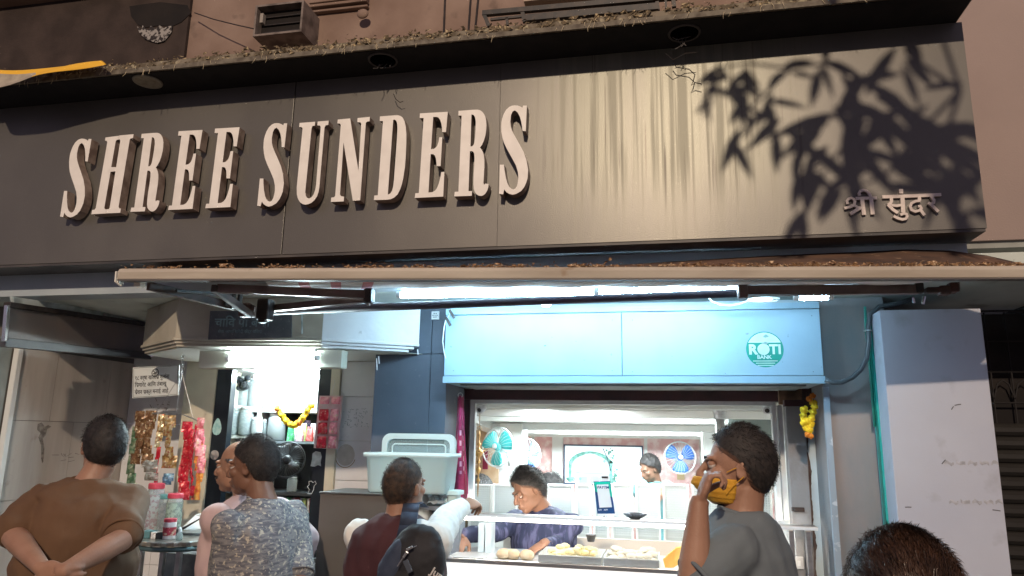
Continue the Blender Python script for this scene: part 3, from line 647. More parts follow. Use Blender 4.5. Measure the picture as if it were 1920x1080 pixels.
# ------------------------------------------------------------------ right columns
rc=thing('grey_column','tall grey column with brownish paler patches right of the marigold garland','column',(px_x(1590,700,YP),3.7,0))
a=MB(); a.box(px_x(1541,700,YP)+.003,px_x(1645,700,YP)+.05,YP,4.3,0,ZC-.001); a.build('column',mat('mottled_grey_panel',(.17,.19,.21),.45,col2=(.28,.24,.23),scale=1.8,stretch=(2,1,.7),lo=.42,hi=.62,bump=.1,bscale=90,col3=(.11,.12,.13),s3=5,lo3=.6,hi3=.8),rc)  # grey panel varying to a paler brown
a=MB(); a.box(px_x(1541,700,3.58)-.001,px_x(1552,700,3.58),3.578,3.598,0,z_b0-.01); a.build('edge_strip',mat('edge_blue_grey',(.28,.34,.4),.4,col2=(.5,.55,.6),scale=20,lo=.6,hi=.66),rc)
YB=3.38
bx=thing('white_column','boxy pale lavender column with teal film strip along its left edge','column',(px_x(1745,800,YB),3.5,0))
X0=px_x(1655,640,YB); X1=P(1843,700,YB).x+.012; zT=P(1750,580,YB).z
X1=PX(1893,1075,0).x if False else P(1868,830,YB).x
X0=P(1671,830,YB).x
a=MB(); a.box(X0,X1,YB,4.2,0,zT)
a.build('panel',mat('pale_column',(.50,.52,.59),.45,col2=(.44,.46,.54),scale=1.6,bump=.06,bscale=100,col3=(.34,.34,.38),s3=7,lo3=.60,hi3=.80),bx,bevel=.002)
a=MB(); a.box(X0-.006,X0-.0008,YP-.085,YP-.02,0,zT-.02); a.build('teal_film',mat('teal_film',(.02,.36,.32),.3,col2=(.05,.5,.45),scale=4),bx)
a=MB(); a.box(X0-.0095,X0-.0065,YP-.075,YP-.05,0,zT-.03); a.build('film_fold',mat('teal_dark',(.01,.20,.16),.3),bx)
M_scr=mat('tape_residue',(.32,.32,.34),.8,col2=(.5,.5,.55),scale=50)
for x,y,x2 in ((1766,868,1872),(1775,941,1880)):
    a=MB(); n=24; u=[];l=[]
    for k in range(n+1):
        p=P(x+(x2-x)*k/n,y+2*math.sin(k*1.9)+math.sin(k*5.1),YB-.0012); u.append(p+Vector((0,0,.006+.002*math.sin(k*3.3)))); l.append(p-Vector((0,0,.007+.0015*math.sin(k*2.3))))
    for k in range(n):
        if (k*7)%5!=0: a.prism([u[k],u[k+1],l[k+1],l[k]],(0,.0009,0))
    a.build('tape_mark',M_scr,bx)
for (x0_,y0_,x1__,y1__) in ((1697,951,1709,951),(1861,956,1876,958),(1784,768,1788,762),(1790,760,1802,758),(1766,870,1773,862)):
    a=MB(); A=P(x0_,y0_,YB-.001); B=P(x1__,y1__,YB-.001); a.ribbon([A,(A+B)/2+Vector((0,0,.0006)),B],.004,(0,.0008,0)); a.build('scratch',mat('scratch_grey',(.12,.12,.13),.8),bx)
# bent pipe between header and column
a=MB(); a.tube([P(x,y,3.5) for x,y in [(1547,712),(1560,717),(1578,717),(1598,708),(1614,693),(1625,672),(1629,640),(1628,612),(1632,590),(1648,575),(1680,570),(1712,560)]],.011,12); 
pp=tag(a.build('bent_pipe',mat('dark_hose',(.06,.07,.08),.35),smooth=True),'dark flexible hose curving from the header corner up beside the white column','hose')
a=MB(); a.tube([P(1622,575,3.55),P(1624,620,3.55),P(1632,700,3.55),P(1640,800,3.55)],.006,8); tag(a.build('cable',mat('teal_cable',(.03,.25,.2),.4),smooth=True),'thin teal cable running down beside the dark hose','cable')
a=MB(); a.torus(P(1627,620,3.49),.016,.002,16,6); tag(a.build('cable_tie',mat('white_cable')),'white cable tie wrapped round the dark hose','cable tie')
# ------------------------------------------------------------------ neighbour on the right
nb=thing('neighbour_building','pink plastered neighbour wall with dark rolling shutter at the right edge','building',(2,3.5,0))
zp=P(1900,449,3.4).z
a=MB(); a.box(1.21,9,3.4,3.9,zp,7); a.build('wall',M_pink,nb)
a=MB(); a.box(1.30,9,3.42,4.6,zp-.03,zp-.002); a.build('soffit',mat('grey_soffit',(.38,.40,.38),.8,col2=(.25,.26,.25),scale=4),nb)
a=MB(); a.box(1.76,9,3.5,4.6,2.40,zp-.032); a.build('lintel',mat('green_grey_lintel',(.10,.12,.11),.8,col2=(.06,.07,.06),scale=8),nb)
YSH=3.92
sh=thing('rolling_shutter','dark corrugated rolling shutter with grille top at the right edge','shutter',(2.2,YSH,0))
M_shut=mat('shutter_metal',(.030,.027,.024),.6,col2=(.012,.011,.010),scale=7,stretch=(.4,1,1),col3=(.2,.18,.16),s3=30,lo3=.76,hi3=.82)
z=.0; zs=P(1880,795,YSH).z
slat=None
while z<zs:
    if slat is None:
        a=MB(); n=7; pr=[(0,0),(.006,-.012),(.022,-.026),(.042,-.026),(.056,-.012),(.062,0)]
        vs=[(0,q,p) for p,q in pr]+[(7.2,q,p) for p,q in pr]; n=len(pr)
        a.add(vs,[(i,i+1,i+1+n,i+n) for i in range(n-1)]+[(0,n,2*n-1,n-1)])
        slat=a.build('slat',M_shut,sh,world=False); slat.location=(1.45-2.2,0,z)
    else:
        s2=slat.copy(); COL.objects.link(s2); s2.location=(1.45-2.2,0,z)
    z+=.062
a=MB(); a.box(1.45,8.6,YSH+.05,YSH+.06,0,2.40); a.build('backing',M_void,sh)
a=MB(); zz0=zs
for k in range(26):
    x=1.48+k*.09; a.tube([(x,YSH,zs),(x,YSH,2.40)],.004,5)
    a.tube([(x,YSH-.004,zs+.12),(x+.02,YSH-.004,zs+.19),(x+.045,YSH-.004,zs+.21),(x+.07,YSH-.004,zs+.19),(x+.09,YSH-.004,zs+.12)],.004,5)
for zc in (.1,.25,.4,.55): a.tube([(1.45,YSH,zs+zc),(8,YSH,zs+zc)],.005,5)
a.build('grille',mat('grille_iron',(.014,.012,.012),.7),sh)

# ------------------------------------------------------------------ serving counter with glass display case
ct=thing('serving_counter','steel and glass food display counter glowing white under the serving window','counter',(-.2,3.8,0))
M_steel=mat('brushed_steel',(.55,.55,.56),.28,metal=.9,col2=(.42,.42,.43),scale=9,stretch=(.3,3,3))
M_glass=mat('clear_glass',(1,1,1),.02,trans=1,ior=1.01,spec=.3)
M_wpan=mat('white_panel',(.72,.72,.72),.4,col2=(.66,.66,.67),scale=3)
cx0=-1.14; cx1=px_x(1476,985,3.7); lx1=px_x(1534,990,3.7); zs1=P(1200,1067,3.7).z
a=MB(); a.box(cx0,lx1,3.695,3.775,ZL-.014,ZL); a.build('ledge_top',M_steel,ct,bevel=.003)
a=MB(); a.box(cx0,lx1-.002,3.692,3.6945,ZL-.016,ZL-.003); a.build('ledge_edge',mat('white_edge',(.7,.72,.74),.3),ct)
a=MB(); a.box(cx0,cx1,3.71,3.714,zs1+.006,ZL-.019); a.build('front_glass',M_glass,ct)
a=MB(); a.box(cx0,cx1,3.70,4.15,zs1-.012,zs1); a.build('shelf',M_wpan,ct)
a=MB(); a.box(cx0,cx1,3.693,3.6995,zs1-.014,zs1+.005); a.build('shelf_rim',M_steel,ct,bevel=.001)
a=MB(); a.box(cx0,cx1,3.705,3.72,.25,zs1-.015); a.build('lower_panel',mat('glowing_front_panel',(.8,.8,.78),.5,emit=1.0,ecol=(1,.97,.92)),ct)  # panel is no lamp; its brightness is put in as emission
a=MB(); a.tube([(cx0+.05,3.745,ZL-.028),(cx1-.05,3.745,ZL-.028)],.010,12); a.build('case_tube',mat('case_glow',(1,.95,.85),.5,emit=140,ecol=(1,.92,.78)),ct,smooth=True)
for x in (px_x(1478,1000,3.72),px_x(1510,1000,3.72)):
    a=MB(); a.box(x,x+.022,3.70,3.74,.2,ZL-.02); a.build('steel_post',M_steel,ct,bevel=.002)
a=MB(); a.box(px_x(1478,1000,3.8)+.03,px_x(1512,1000,3.8),3.80,3.82,.2,ZL-.02); a.build('side_panel',mat('worn_steel'),ct)
c=P(1492,1056,3.79); a=MB(); a.box(c.x-.03,c.x+.035,3.785,3.7985,c.z-.025,c.z+.03); swp=tag(a.build('switch_plate',mat('socket_white'),bevel=.002),'white switch plate low on the steel panel right of the counter','switch')
a=MB()
for k in (-1,1): a.box(c.x+k*.014-.007,c.x+k*.014+.007,3.782,3.7845,c.z-.01,c.z+.012)
a.build('switch_rocker',mat('white_plastic',(.75,.75,.75),.5),swp)
# food
def tray(px0,px1,py,label,food):
    A=P(px0,py,3.78); B=P(px1,py,3.78); t=thing('steel_tray',label,'tray',tuple((A+B)/2),'trays in the display case'); z0=zs1+.002; y0,y1=3.735,4.0; h=.035
    a=MB(); x0,x1_=A.x,B.x
    a.box(x0,x1_,y0,y1,z0,z0+.004)
    for bx_ in ((x0,x1_,y0,y0+.004,z0+.004,z0+h),(x0,x1_,y1-.004,y1,z0+.004,z0+h),(x0,x0+.004,y0+.004,y1-.004,z0+.004,z0+h),(x1_-.004,x1_,y0+.004,y1-.004,z0+.004,z0+h)): a.box(*bx_)
    a.build('tray',mat('tray_bright',(.70,.70,.68),.35,metal=.15,col2=(.6,.6,.58),scale=9),t)
    a=MB(); a.tube([(x0,y0,z0+h),(x1_,y0,z0+h),(x1_,y1,z0+h),(x0,y1,z0+h),(x0,y0,z0+h)],.004,6); a.build('rim',mat('tray_bright'),t)
    return x0,x1_,y0,y1,z0+.004
rnd=random.Random(4)
x0,x1_,y0,y1,z0=tray(1012,1128,1064,'left steel tray in the glass case with pale yellow snacks',0)
M_snack=mat('pale_snack',(.72,.60,.30),.8,col2=(.78,.70,.5),scale=30,bump=.5)
for k in range(34):
    a=MB(); c=Vector((rnd.uniform(x0+.04,x1_-.04),rnd.uniform(y0+.05,y1-.05),z0+.014+.013*(k%4))); a.sphere(c,(.026,.018,.012),10,6,Matrix.Rotation(rnd.random()*3,3,'Z')); tag(a.build('snack',M_snack,smooth=True),'pale yellow snack piece in the left steel tray','snack','yellow snacks in the left tray')
x0,x1_,y0,y1,z0=tray(1134,1236,1066,'right steel tray in the glass case with white dough pieces',0)
M_dough=mat('white_dough',(.72,.68,.6),.7,col2=(.66,.6,.5),scale=16)
for k in range(28):
    a=MB(); c=Vector((rnd.uniform(x0+.03,x1_-.03),rnd.uniform(y0+.04,y1-.05),z0+.012+.013*(k%4))); a.sphere(c,(.03,.024,.014),10,6,Matrix.Rotation(rnd.random()*3,3,'Z')); tag(a.build('dough_piece',M_dough,smooth=True),'white dough piece in the right steel tray','dough','dough pieces in the right tray')
for x,y,r,l in ((945,1038,.040,'pale bun beside the vendor hand, leftmost on the shelf'),(962,1030,.036,'browned bun in the middle of the shelf behind the leftmost one'),(988,1038,.038,'round bun nearest the left steel tray')):
    c=P(x,y,3.80); a=MB(); a.lathe((c.x,c.y,zs1+.001),[(r*.7,0),(r,.012),(r*1.02,.022),(r*.85,.036),(r*.5,.045),(.001,.048)],20); tag(a.build('bun',mat('bun',(.66,.50,.33),.7,col2=(.74,.66,.52),scale=18,bump=.2),smooth=True),l,'bun')
M_pap=mat('papad_yellow',(.80,.52,.14),.7,col2=(.7,.4,.1),scale=12)
for k in range(6):
    c=P(1262+k*4,1056-k*3,3.78); a=MB(); q=Matrix.Rotation(-.5+.07*k,3,'Y'); vs=[c+q@Vector(v) for v in ((-.05,0,-.02),(.04,.03,-.02),(.05,.03,.04),(-.035,0,.035))]; a.prism(vs,(0,.004,.004)); tag(a.build('fried_sheet',M_pap),'leaning yellow fried sheet at the right end of the glass case','snack','fried sheets in the case')
# white paper and box on shelf near the left hand
a=MB(); c=P(868,1046,3.78); a.box(c.x-.09,c.x+.12,3.74,3.9,zs1+.001,zs1+.006); tag(a.build('white_plate',mat('enamel_white',(.75,.77,.8),.3),bevel=.002),'flat white tray on the shelf under the vendor hand','tray')
for x in (905,918):
    c=P(x,1010,3.98); a=MB(); a.box(c.x-.018,c.x+.014,3.95,4.05,zs1+.001,zs1+.15); tag(a.build('carton',mat('carton_white',(.65,.7,.72),.5,col2=(.5,.58,.62),scale=12),bevel=.001),'tall pale carton in the case left of the buns' if x==905 else 'second pale carton nearer the vendor in the case','carton','cartons in the case')
c=P(1108,1008,4.0); a=MB(); a.lathe((c.x,4.0,c.z-.02),[(.018,0),(.026,.03),(.028,.032),(.026,.036)],16); tag(a.build('dark_bowl',M_black,smooth=True),'small dark bowl in the glass case above the left tray','bowl')
# bowl on ledge
c=P(1192,965,3.82); t=thing('fluted_bowl','small fluted steel bowl on the counter ledge','bowl',(c.x,3.745,ZL))
a=MB(); n=40; vs=[];fs=[]
for i,(r,z) in enumerate(((.024,0),(.034,.006),(.05,.016),(.058,.026),(.053,.026),(.03,.010),(.001,.008))):
    for k in range(n):
        rr=r*(1+(.035 if k%2 else -.035)*(i in(1,2,3))); an=2*math.pi*k/n; vs.append((c.x+rr*math.cos(an),3.745+rr*math.sin(an)*.8,ZL+z+.001))
for i in range(6):
    for k in range(n): fs.append((i*n+k,i*n+(k+1)%n,(i+1)*n+(k+1)%n,(i+1)*n+k))
fs.append(tuple(range(n-1,-1,-1))); a.add(vs,fs); a.build('bowl',mat('dark_steel',(.25,.26,.28),.3,metal=.8),t)
# payment sign (its code is left out)
ps=thing('payment_sign','standing blue and green PAYTM payment sign on the counter ledge','sign',tuple(P(1133,963,3.74)))
def q(pts,dy,n,m):
    a=MB(); a.prism([P(x,y,3.735-dy) for x,y in pts],(0,.0015,0)); return a.build(n,m,ps)
a=MB(); a.prism([P(x,y,3.740) for x,y in ((1113,903),(1144,902),(1153,963),(1120,963))],(0,.006,0)); a.build('board',mat('sign_navy',(.01,.06,.19),.35),ps)
q([(1113.6,904),(1143.6,903),(1148.5,932),(1117,922)],-.002,'green_field',mat('sign_green',(.0,.45,.33),.35))
q([(1118.5,909),(1140.5,908),(1147.5,951),(1124,952)],-.0005,'white_field',mat('sign_white',(.75,.78,.8),.4))
A=P(1119.5,916,3.734); text('PAYTM',.0185,mat('sign_navy'),'lettering',ps,A,xd=(1,0,.02),zd=(.17,0,1),ext=.0004,bold=.0005)
A=P(1121.5,957.5,3.734); text('UPI',.012,mat('sign_white'),'lettering',ps,A,ext=.0004); A=P(1132,957.5,3.734); text('APP',.012,mat('sign_white'),'lettering',ps,A,ext=.0004)
q([(1121,963.5),(1154,963.5),(1154,966),(1121,966)],0,'foot',mat('white_plastic'))
t=thing('card_box','small white box with a dark label on the counter behind the payment sign','box',tuple(P(1126,897,3.76)))
for (x0_,y0_,x1__,y1__,m,n_,dy) in ((1110,892,1124,903,'white_plastic','box',0),(1126,890,1142,903,'white_plastic','box',0),(1128,893,1140,897,'black_metal','label',-.0015)):
    A=P(x0_,y0_,3.76);B=P(x1__,y1__,3.76); a=MB(); a.box(A.x,B.x,3.76+dy,3.762 if dy else 3.775,B.z,A.z); a.build(n_,mat(m),t)
a=MB(); A=P(1132,900,3.76); a.box(A.x-.006,A.x+.006,3.763,3.774,ZL,A.z); a.build('stem',mat('white_plastic'),t)

# ------------------------------------------------------------------ shop interior
si=thing('shop_interior','bright white shop interior with stepped ceiling beams seen through the serving window','room',(-.4,5.5,0))
M_wh=mat('interior_white',(.74,.73,.70),.6,col2=(.66,.65,.61),scale=2,bump=.1)
M_orange=mat('tan_tile',(.55,.36,.22),.5,col2=(.66,.5,.34),scale=9)
M_red=mat('pink_red_wall',(.70,.40,.38),.7,col2=(.80,.62,.58),scale=14,lo=.42,hi=.6)
YBk=6.8; IL=-1.95; IR=.92
a=MB(); a.box(IL,IR,4.2,YBk,.18,.2); a.build('floor',mat('floor_tile',(.5,.48,.45),.4),si)
def zceil(y): return 2.005-(y-4.0)*.083
a=MB(); a.hexa([(IL,4.0,zceil(4)),(IR,4.0,zceil(4)),(IR,4.0,zceil(4)+.1),(IL,4.0,zceil(4)+.1),(IL,YBk,zceil(YBk)),(IR,YBk,zceil(YBk)),(IR,YBk,zceil(YBk)+.1),(IL,YBk,zceil(YBk)+.1)]); a.build('ceiling',M_wh,si)
for y,h,m in ((4.35,.045,M_wh),(4.75,.05,mat('beam_grey',(.58,.58,.56),.6)),(5.2,.035,M_wh),(5.65,.05,mat('beam_grey')),(6.15,.035,M_wh),(6.5,.03,M_wh)):
    a=MB(); a.box(-1.35,IR-.25,y,y+.09,zceil(y)-h,zceil(y)-.002); a.build('beam',m,si,bevel=.004)
for x in (-1.38,):
    a=MB(); a.hexa([(x-.06,4.1,zceil(4.1)-.06),(x+.05,4.1,zceil(4.1)-.06),(x+.05,4.1,zceil(4.1)-.001),(x-.06,4.1,zceil(4.1)-.001),(x-.06,6.7,zceil(6.7)-.05),(x+.05,6.7,zceil(6.7)-.05),(x+.05,6.7,zceil(6.7)-.001),(x-.06,6.7,zceil(6.7)-.001)]); a.build('side_beam',mat('beam_grey'),si)
a=MB(); a.box(-1.0,.8,4.62,4.66,.2,1.16); a.build('low_wall',mat('low_wall_cream',(.74,.70,.64),.6,col2=(.68,.63,.57),scale=5),si)
a=MB(); a.box(IL-.05,IL-.001,4.05,YBk,.2,2.1); a.build('side_wall',M_orange,si)
a=MB(); a.box(IR+.001,IR+.05,4.05,YBk,.2,2.1); a.build('side_wall',M_wh,si)
a=MB(); a.box(IL,IR,YBk+.001,YBk+.08,.2,2.1); a.build('back_wall',M_red,si)
for i,(xa,xb,m) in enumerate(((996,1002,'interior_white'),(1036,1056,'interior_white'),(1208,1214,'interior_white'),(1312,1345,'interior_white'))):
    A=P(xa,850,YBk);B=P(xb,850,YBk); a=MB(); a.box(A.x,B.x,YBk-.03,YBk-.001,.2,zceil(YBk)-.001); a.build('wall_strip',mat(m),si)
# front wall inside of opening sides
a=MB(); a.box(IL-.05,px_x(868,800,YO),4.02,4.06,.2,2.1); a.build('front_wall',M_wh,si)
a=MB(); a.box(px_x(1474,860,YO)+.01,IR+.05,4.02,4.06,.2,2.1); a.build('front_wall',M_wh,si)
a=MB(); a.box(-1.1,.62,3.97,4.03,zceil(4)-.01,zceil(4)+.09); a.build('front_beam',M_wh,si)
# square column carrying the fans
A=P(936,850,5.6);B=P(978,850,5.6); a=MB(); a.box(A.x,B.x,5.6,5.85,.2,zceil(5.7)); a.build('square_column',M_wh,si,bevel=.004)
a=MB(); A=P(1318,850,5.9);B=P(1338,850,5.9); a.box(A.x,B.x,5.9,6.1,.2,zceil(6)); a.build('square_column',mat('beam_grey'),si)
# tan tiles with grooves at left back and dark red strip
A=P(888,850,6.3);B=P(935,850,6.3)
for k in range(6):
    a=MB(); a.box(A.x,B.x,6.3,6.32,.9+k*.155,.9+k*.155+.150); a.build('tile',M_orange,si)
a=MB(); C1=P(905,845,6.25);D1=P(913,880,6.25); a.box(C1.x,D1.x,6.26,6.29,D1.z,C1.z); a.build('red_strip',mat('dark_red',(.2,.01,.04),.5),si)
# right side: greenish dark panel and shelf, steel pipe
A=P(1366,790,5.0);B=P(1445,900,5.0); a=MB(); a.box(A.x,B.x+.1,5.0,5.03,B.z,A.z+.05); a.build('grey_panel',mat('grey_green_panel',(.12,.14,.13),.5,col2=(.16,.18,.16),scale=5),si)
a=MB(); A=P(1366,775,4.95);B=P(1440,786,4.95); a.box(A.x,B.x,4.95,4.99,B.z,A.z); a.build('teal_shelf',mat('teal_pale',(.25,.5,.48),.4),si)
pc=thing('steel_pillar','slim fluted steel pillar inside the shop left of the masked man','pillar',tuple(P(1349,850,4.7)))
A=P(1349,770,4.7); a=MB()
a.lathe((A.x,4.7,.2),[(.027,0),(.027,zceil(4.7)-.2-.06)],24); a.build('shaft',M_steel,pc,smooth=True)
a=MB(); a.lathe((A.x,4.7,zceil(4.7)-.06),[(.03,0),(.034,.012),(.030,.02),(.036,.035),(.038,.058)],24); a.build('capital',M_steel,pc,smooth=True)
# ceiling lamps
for i,(x,y,l) in enumerate(((1003,781,'round ceiling downlight above the vendor head'),(1130,783,'round ceiling downlight nearest the middle of the serving window'),(1068,818,'smaller far ceiling downlight over the framed picture'))):
    yy=(4.62,4.62,6.02)[i]; A=P(x,y,yy); c=Vector((A.x,yy,zceil(yy)-.003-(0 if i<2 else 0)))
    t=thing('downlight',l,'light',tuple(c),'ceiling downlights in the shop')
    a=MB(); a.lathe(c,[(.001,-.004),(.052,-.004),(.055,0)],28); a.build('lamp_disc',mat('downlight_glow',(1,1,1),.5,emit=330,ecol=(.85,.97,1)),t)
    a=MB(); a.torus(c,.06,.006,28,8); a.build('rim',mat('white_plastic'),t,smooth=True)
for y in (4.95,5.9):   # recessed ceiling strips
    a=MB(); a.box(-1.0,.35,y,y+.06,zceil(y)-.012,zceil(y)-.004); t=tag(a.build('strip_light',mat('strip_glow',(1,1,1),.5,emit=165,ecol=(.80,.95,1))),'long recessed strip light on the shop ceiling, '+('nearer the window' if y<5 else 'farther from the window'),'light')
# brass hanging lamp
bl=thing('brass_lamp','ornate hanging brass oil lamp at the left inside the serving window','lamp',tuple(P(899,860,4.6)))
M_brass=mat('brass',(.45,.27,.10),.35,metal=.6,col2=(.25,.14,.06),scale=30)
A=P(899,806,4.6); pr=[(.001,0),(.004,-.02),(.008,-.035),(.003,-.045),(.003,-.08),(.014,-.09),(.006,-.10),(.006,-.12),(.03,-.13),(.034,-.137),(.022,-.16),(.008,-.17),(.006,-.19),(.014,-.2),(.006,-.21),(.005,-.23),(.017,-.245),(.012,-.265),(.005,-.275),(.005,-.30),(.013,-.315),(.006,-.33),(.003,-.40),(.001,-.42)]
a=MB(); a.lathe(A,[(r,z) for r,z in pr],20); a.build('body',M_brass,bl,smooth=True)
for k in range(5):
    an=k*2*math.pi/5; c=A+Vector((.036*math.cos(an),.036*math.sin(an),-.133)); a=MB(); a.sphere(c,(.008,.008,.006),8,6); a.build('wick_cup',M_brass,bl,smooth=True)
a=MB(); a.tube([A,A+Vector((0,0,.06)),Vector((A.x,4.6,zceil(4.6)))],.002,6); a.build('chain',M_brass,bl)
a=MB(); a.torus(A+Vector((0,0,.01)),.012,.002,16,6,Matrix.Rotation(math.pi/2,3,'X')); a.build('flame_ring',M_brass,bl)
# wall fans
def fan(px,py,Y,r,rx,rz,label,mb_,mc,group='wall fans in the shop',nb=3,wire=28,sq=1):
    c=P(px,py,Y); t=thing('wall_fan',label,'fan',tuple(c),group)
    R=Matrix.Rotation(rz,3,'Z')@Matrix.Rotation(math.pi/2+rx,3,'X')   # local z axis points toward -y (viewer)
    m_c=mc
    a=MB(); a.torus(c,r,.0045,40,8,R); a.torus(c+R@Vector((0,0,.0)),r*.97,.003,40,6,R); a.build('rim',m_c,t,smooth=True)
    for side in (1,-1):
        a=MB()
        for k in range(wire):
            an=2*math.pi*k/wire; u=Vector((math.cos(an),math.sin(an),0)); v=Vector((math.cos(an+.25),math.sin(an+.25),0))
            a.tube([c+R@(u*.03+Vector((0,0,side*.035))),c+R@(v*r*.7+Vector((0,0,side*.03))),c+R@(v*r)],.0009,4,caps=False)
        a.build('wire_grille',m_c,t)
    for k in range(nb):
        an=2*math.pi*k/nb+.5; pts=[]
        for s_,w_ in ((.14,.14),(.35,.42),(.6,.62),(.82,.62),(.93,.36)): pts.append((s_*r,w_*r))
        vs=[];fs=[]
        for (s_,w_) in pts:
            for e in (-1,-.5,0,.5,1):
                d=Vector((math.cos(an)*s_-math.sin(an)*w_*e*.75,math.sin(an)*s_+math.cos(an)*w_*e*.75,e*w_*.22)); vs.append(c+R@d)
        for i in range(4):
            for j in range(4): fs.append((i*5+j,i*5+j+1,(i+1)*5+j+1,(i+1)*5+j))
        a=MB(); a.add(vs,fs); o=a.build('blade',mb_,t,smooth=True); s_=o.modifiers.new('s','SOLIDIFY'); s_.thickness=.002
    a=MB(); a.sphere(c,(.03,.03,.02),16,10,R); a.build('hub',mb_,t,smooth=True)
    a=MB(); a.sphere(c+R@Vector((0,0,.036)),(.022,.022,.008),16,8,R); a.build('badge',m_c,t,smooth=True)
    a=MB(); a.lathe(c+R@Vector((0,0,-.045)),[(.001,0),(.035,.0),(.03,-.07),(.02,-.08)],16,R); a.build('motor',m_c,t,smooth=True)
    a=MB(); b0=c+R@Vector((0,0,-.10)); a.tube([b0,b0+Vector((.0,.06,-.05)),b0+Vector((0,.12,-.12))],.011,8); a.build('bracket',m_c,t,smooth=True)
    return t
M_turq=mat('turquoise_plastic',(.06,.62,.62),.35,col2=(.04,.52,.55),scale=7); M_wwire=mat('white_wire',(.72,.78,.78),.4)
M_bluep=mat('blue_plastic',(.05,.16,.50),.35)
fan(933,838,5.0,.135,-.1,-.45,'large turquoise-bladed wall fan left of the vendor',M_turq,M_wwire)
fan(988,852,5.9,.13,-.1,.75,'small blue-bladed wall fan turned sideways above the vendor hair',M_bluep,M_wwire)
fan(1275,858,6.5,.135,-.15,.2,'blue-bladed wall fan on the pinkish back wall at right',M_bluep,M_wwire)
# fan regulator
c=P(937,872,5.58); t=thing('fan_regulator','small white fan regulator box under the turquoise fan','switch',tuple(c)); a=MB(); a.box(c.x-.028,c.x+.028,5.575,5.598,c.z-.03,c.z+.03); a.build('box',mat('socket_white'),t,bevel=.003); a=MB(); a.lathe((c.x,5.575,c.z),[(.016,0),(.013,.012)],16,Matrix.Rotation(math.pi/2,3,'X')); a.build('knob',mat('white_plastic'),t)
c=P(1277,893,YBk-.002); a=MB(); a.box(c.x-.035,c.x+.03,YBk-.012,YBk-.001,c.z-.03,c.z+.03); tag(a.build('notice',mat('tan_card',(.5,.36,.2),.7)),'small tan card on the pinkish wall below the right fan','card')
# framed picture: plain archway scene
pf=thing('framed_picture','wide dark-framed picture of an archway with trees on the back wall','picture',tuple(P(1130,870,YBk)))
A=P(1057,833,YBk-.03);B=P(1207,912,YBk-.03); x0,x1_,z0,z1=A.x,B.x,B.z,A.z; Y0=YBk-.035
for b_ in ((x0,x1_,z1-.012,z1),(x0,x1_,z0,z0+.012),(x0,x0+.012,z0+.0125,z1-.0125),(x1_-.012,x1_,z0+.0125,z1-.0125)):
    a=MB(); a.box(b_[0],b_[1],Y0-.01,Y0+.015,b_[2],b_[3]); a.build('frame',mat('navy_frame',(.02,.04,.09),.4),pf)
a=MB(); a.box(x0+.0125,x1_-.0125,Y0,Y0+.01,z0+.0125,z1-.0125); a.build('print',mat('glowing_print_white',(.75,.78,.78),.4,emit=.6,ecol=(.85,1,1)),pf)  # emission brightens the print, which is no light source
W=x1_-x0; H=z1-z0
def pp_(u,v,k): return Vector((x0+u*W,Y0-.0012-.0012*k,z0+v*H))
def arch(u0,u1,v0,v1,k,m,n_='print_shape'):
    pts=[pp_(u0,v0,k)]+[pp_((u0+u1)/2-(u1-u0)/2*math.cos(math.pi*i/16),v0+(v1-v0)*(.55+.45*math.sin(math.pi*i/16)) ,k) for i in range(17)]+[pp_(u1,v0,k)]
    a=MB(); a.prism(pts,(0,.001,0)); a.build(n_,m,pf)
M_pg=mat('print_green',(.10,.30,.24),.5,col2=(.25,.5,.45),scale=30); M_pl=mat('print_pale',(.55,.66,.62),.5,col2=(.42,.55,.5),scale=25)
arch(.06,.62,.05,.84,0,M_pg); arch(.10,.58,.03,.76,1,M_pl); arch(.20,.48,.30,.78,2,mat('glowing_print_white2',(.66,.75,.72),.5)); 
a=MB(); a.prism([pp_(.16,.27,3),pp_(.50,.27,3),pp_(.50,.31,3),pp_(.16,.31,3)],(0,.001,0)); a.prism([pp_(.20,.05,3),pp_(.30,.05,3),pp_(.30,.2,3),pp_(.20,.2,3)],(0,.001,0)); a.prism([pp_(.34,.05,3),pp_(.48,.05,3),pp_(.48,.2,3),pp_(.34,.2,3)],(0,.001,0)); a.build('print_shape',mat('print_grey',(.3,.42,.4),.5),pf)
rnd=random.Random(9)
for (u,v,n_,su,sv) in ((.60,.6,26,.06,.25),(.64,.2,20,.05,.15),(.10,.12,14,.06,.07),(.58,.85,8,.05,.08)):
    a=MB()
    for _ in range(n_):
        cu,cv=u+rnd.gauss(0,su*.6),v+rnd.gauss(0,sv*.6)
        if not(.04<cu<.96 and .06<cv<.94): continue
        s_=rnd.uniform(.008,.022); a.prism([pp_(cu-s_,cv,4),pp_(cu,cv-s_*2.,4),pp_(cu+s_,cv,4),pp_(cu,cv+s_*2.,4)],(0,.001,0))
    a.build('print_foliage',M_pg,pf)
a=MB(); a.ribbon([pp_(.50,.92,4),pp_(.55,.7,4),pp_(.60,.35,4)],.008,(0,.001,0)); a.build('print_shape',mat('navy_frame'),pf)
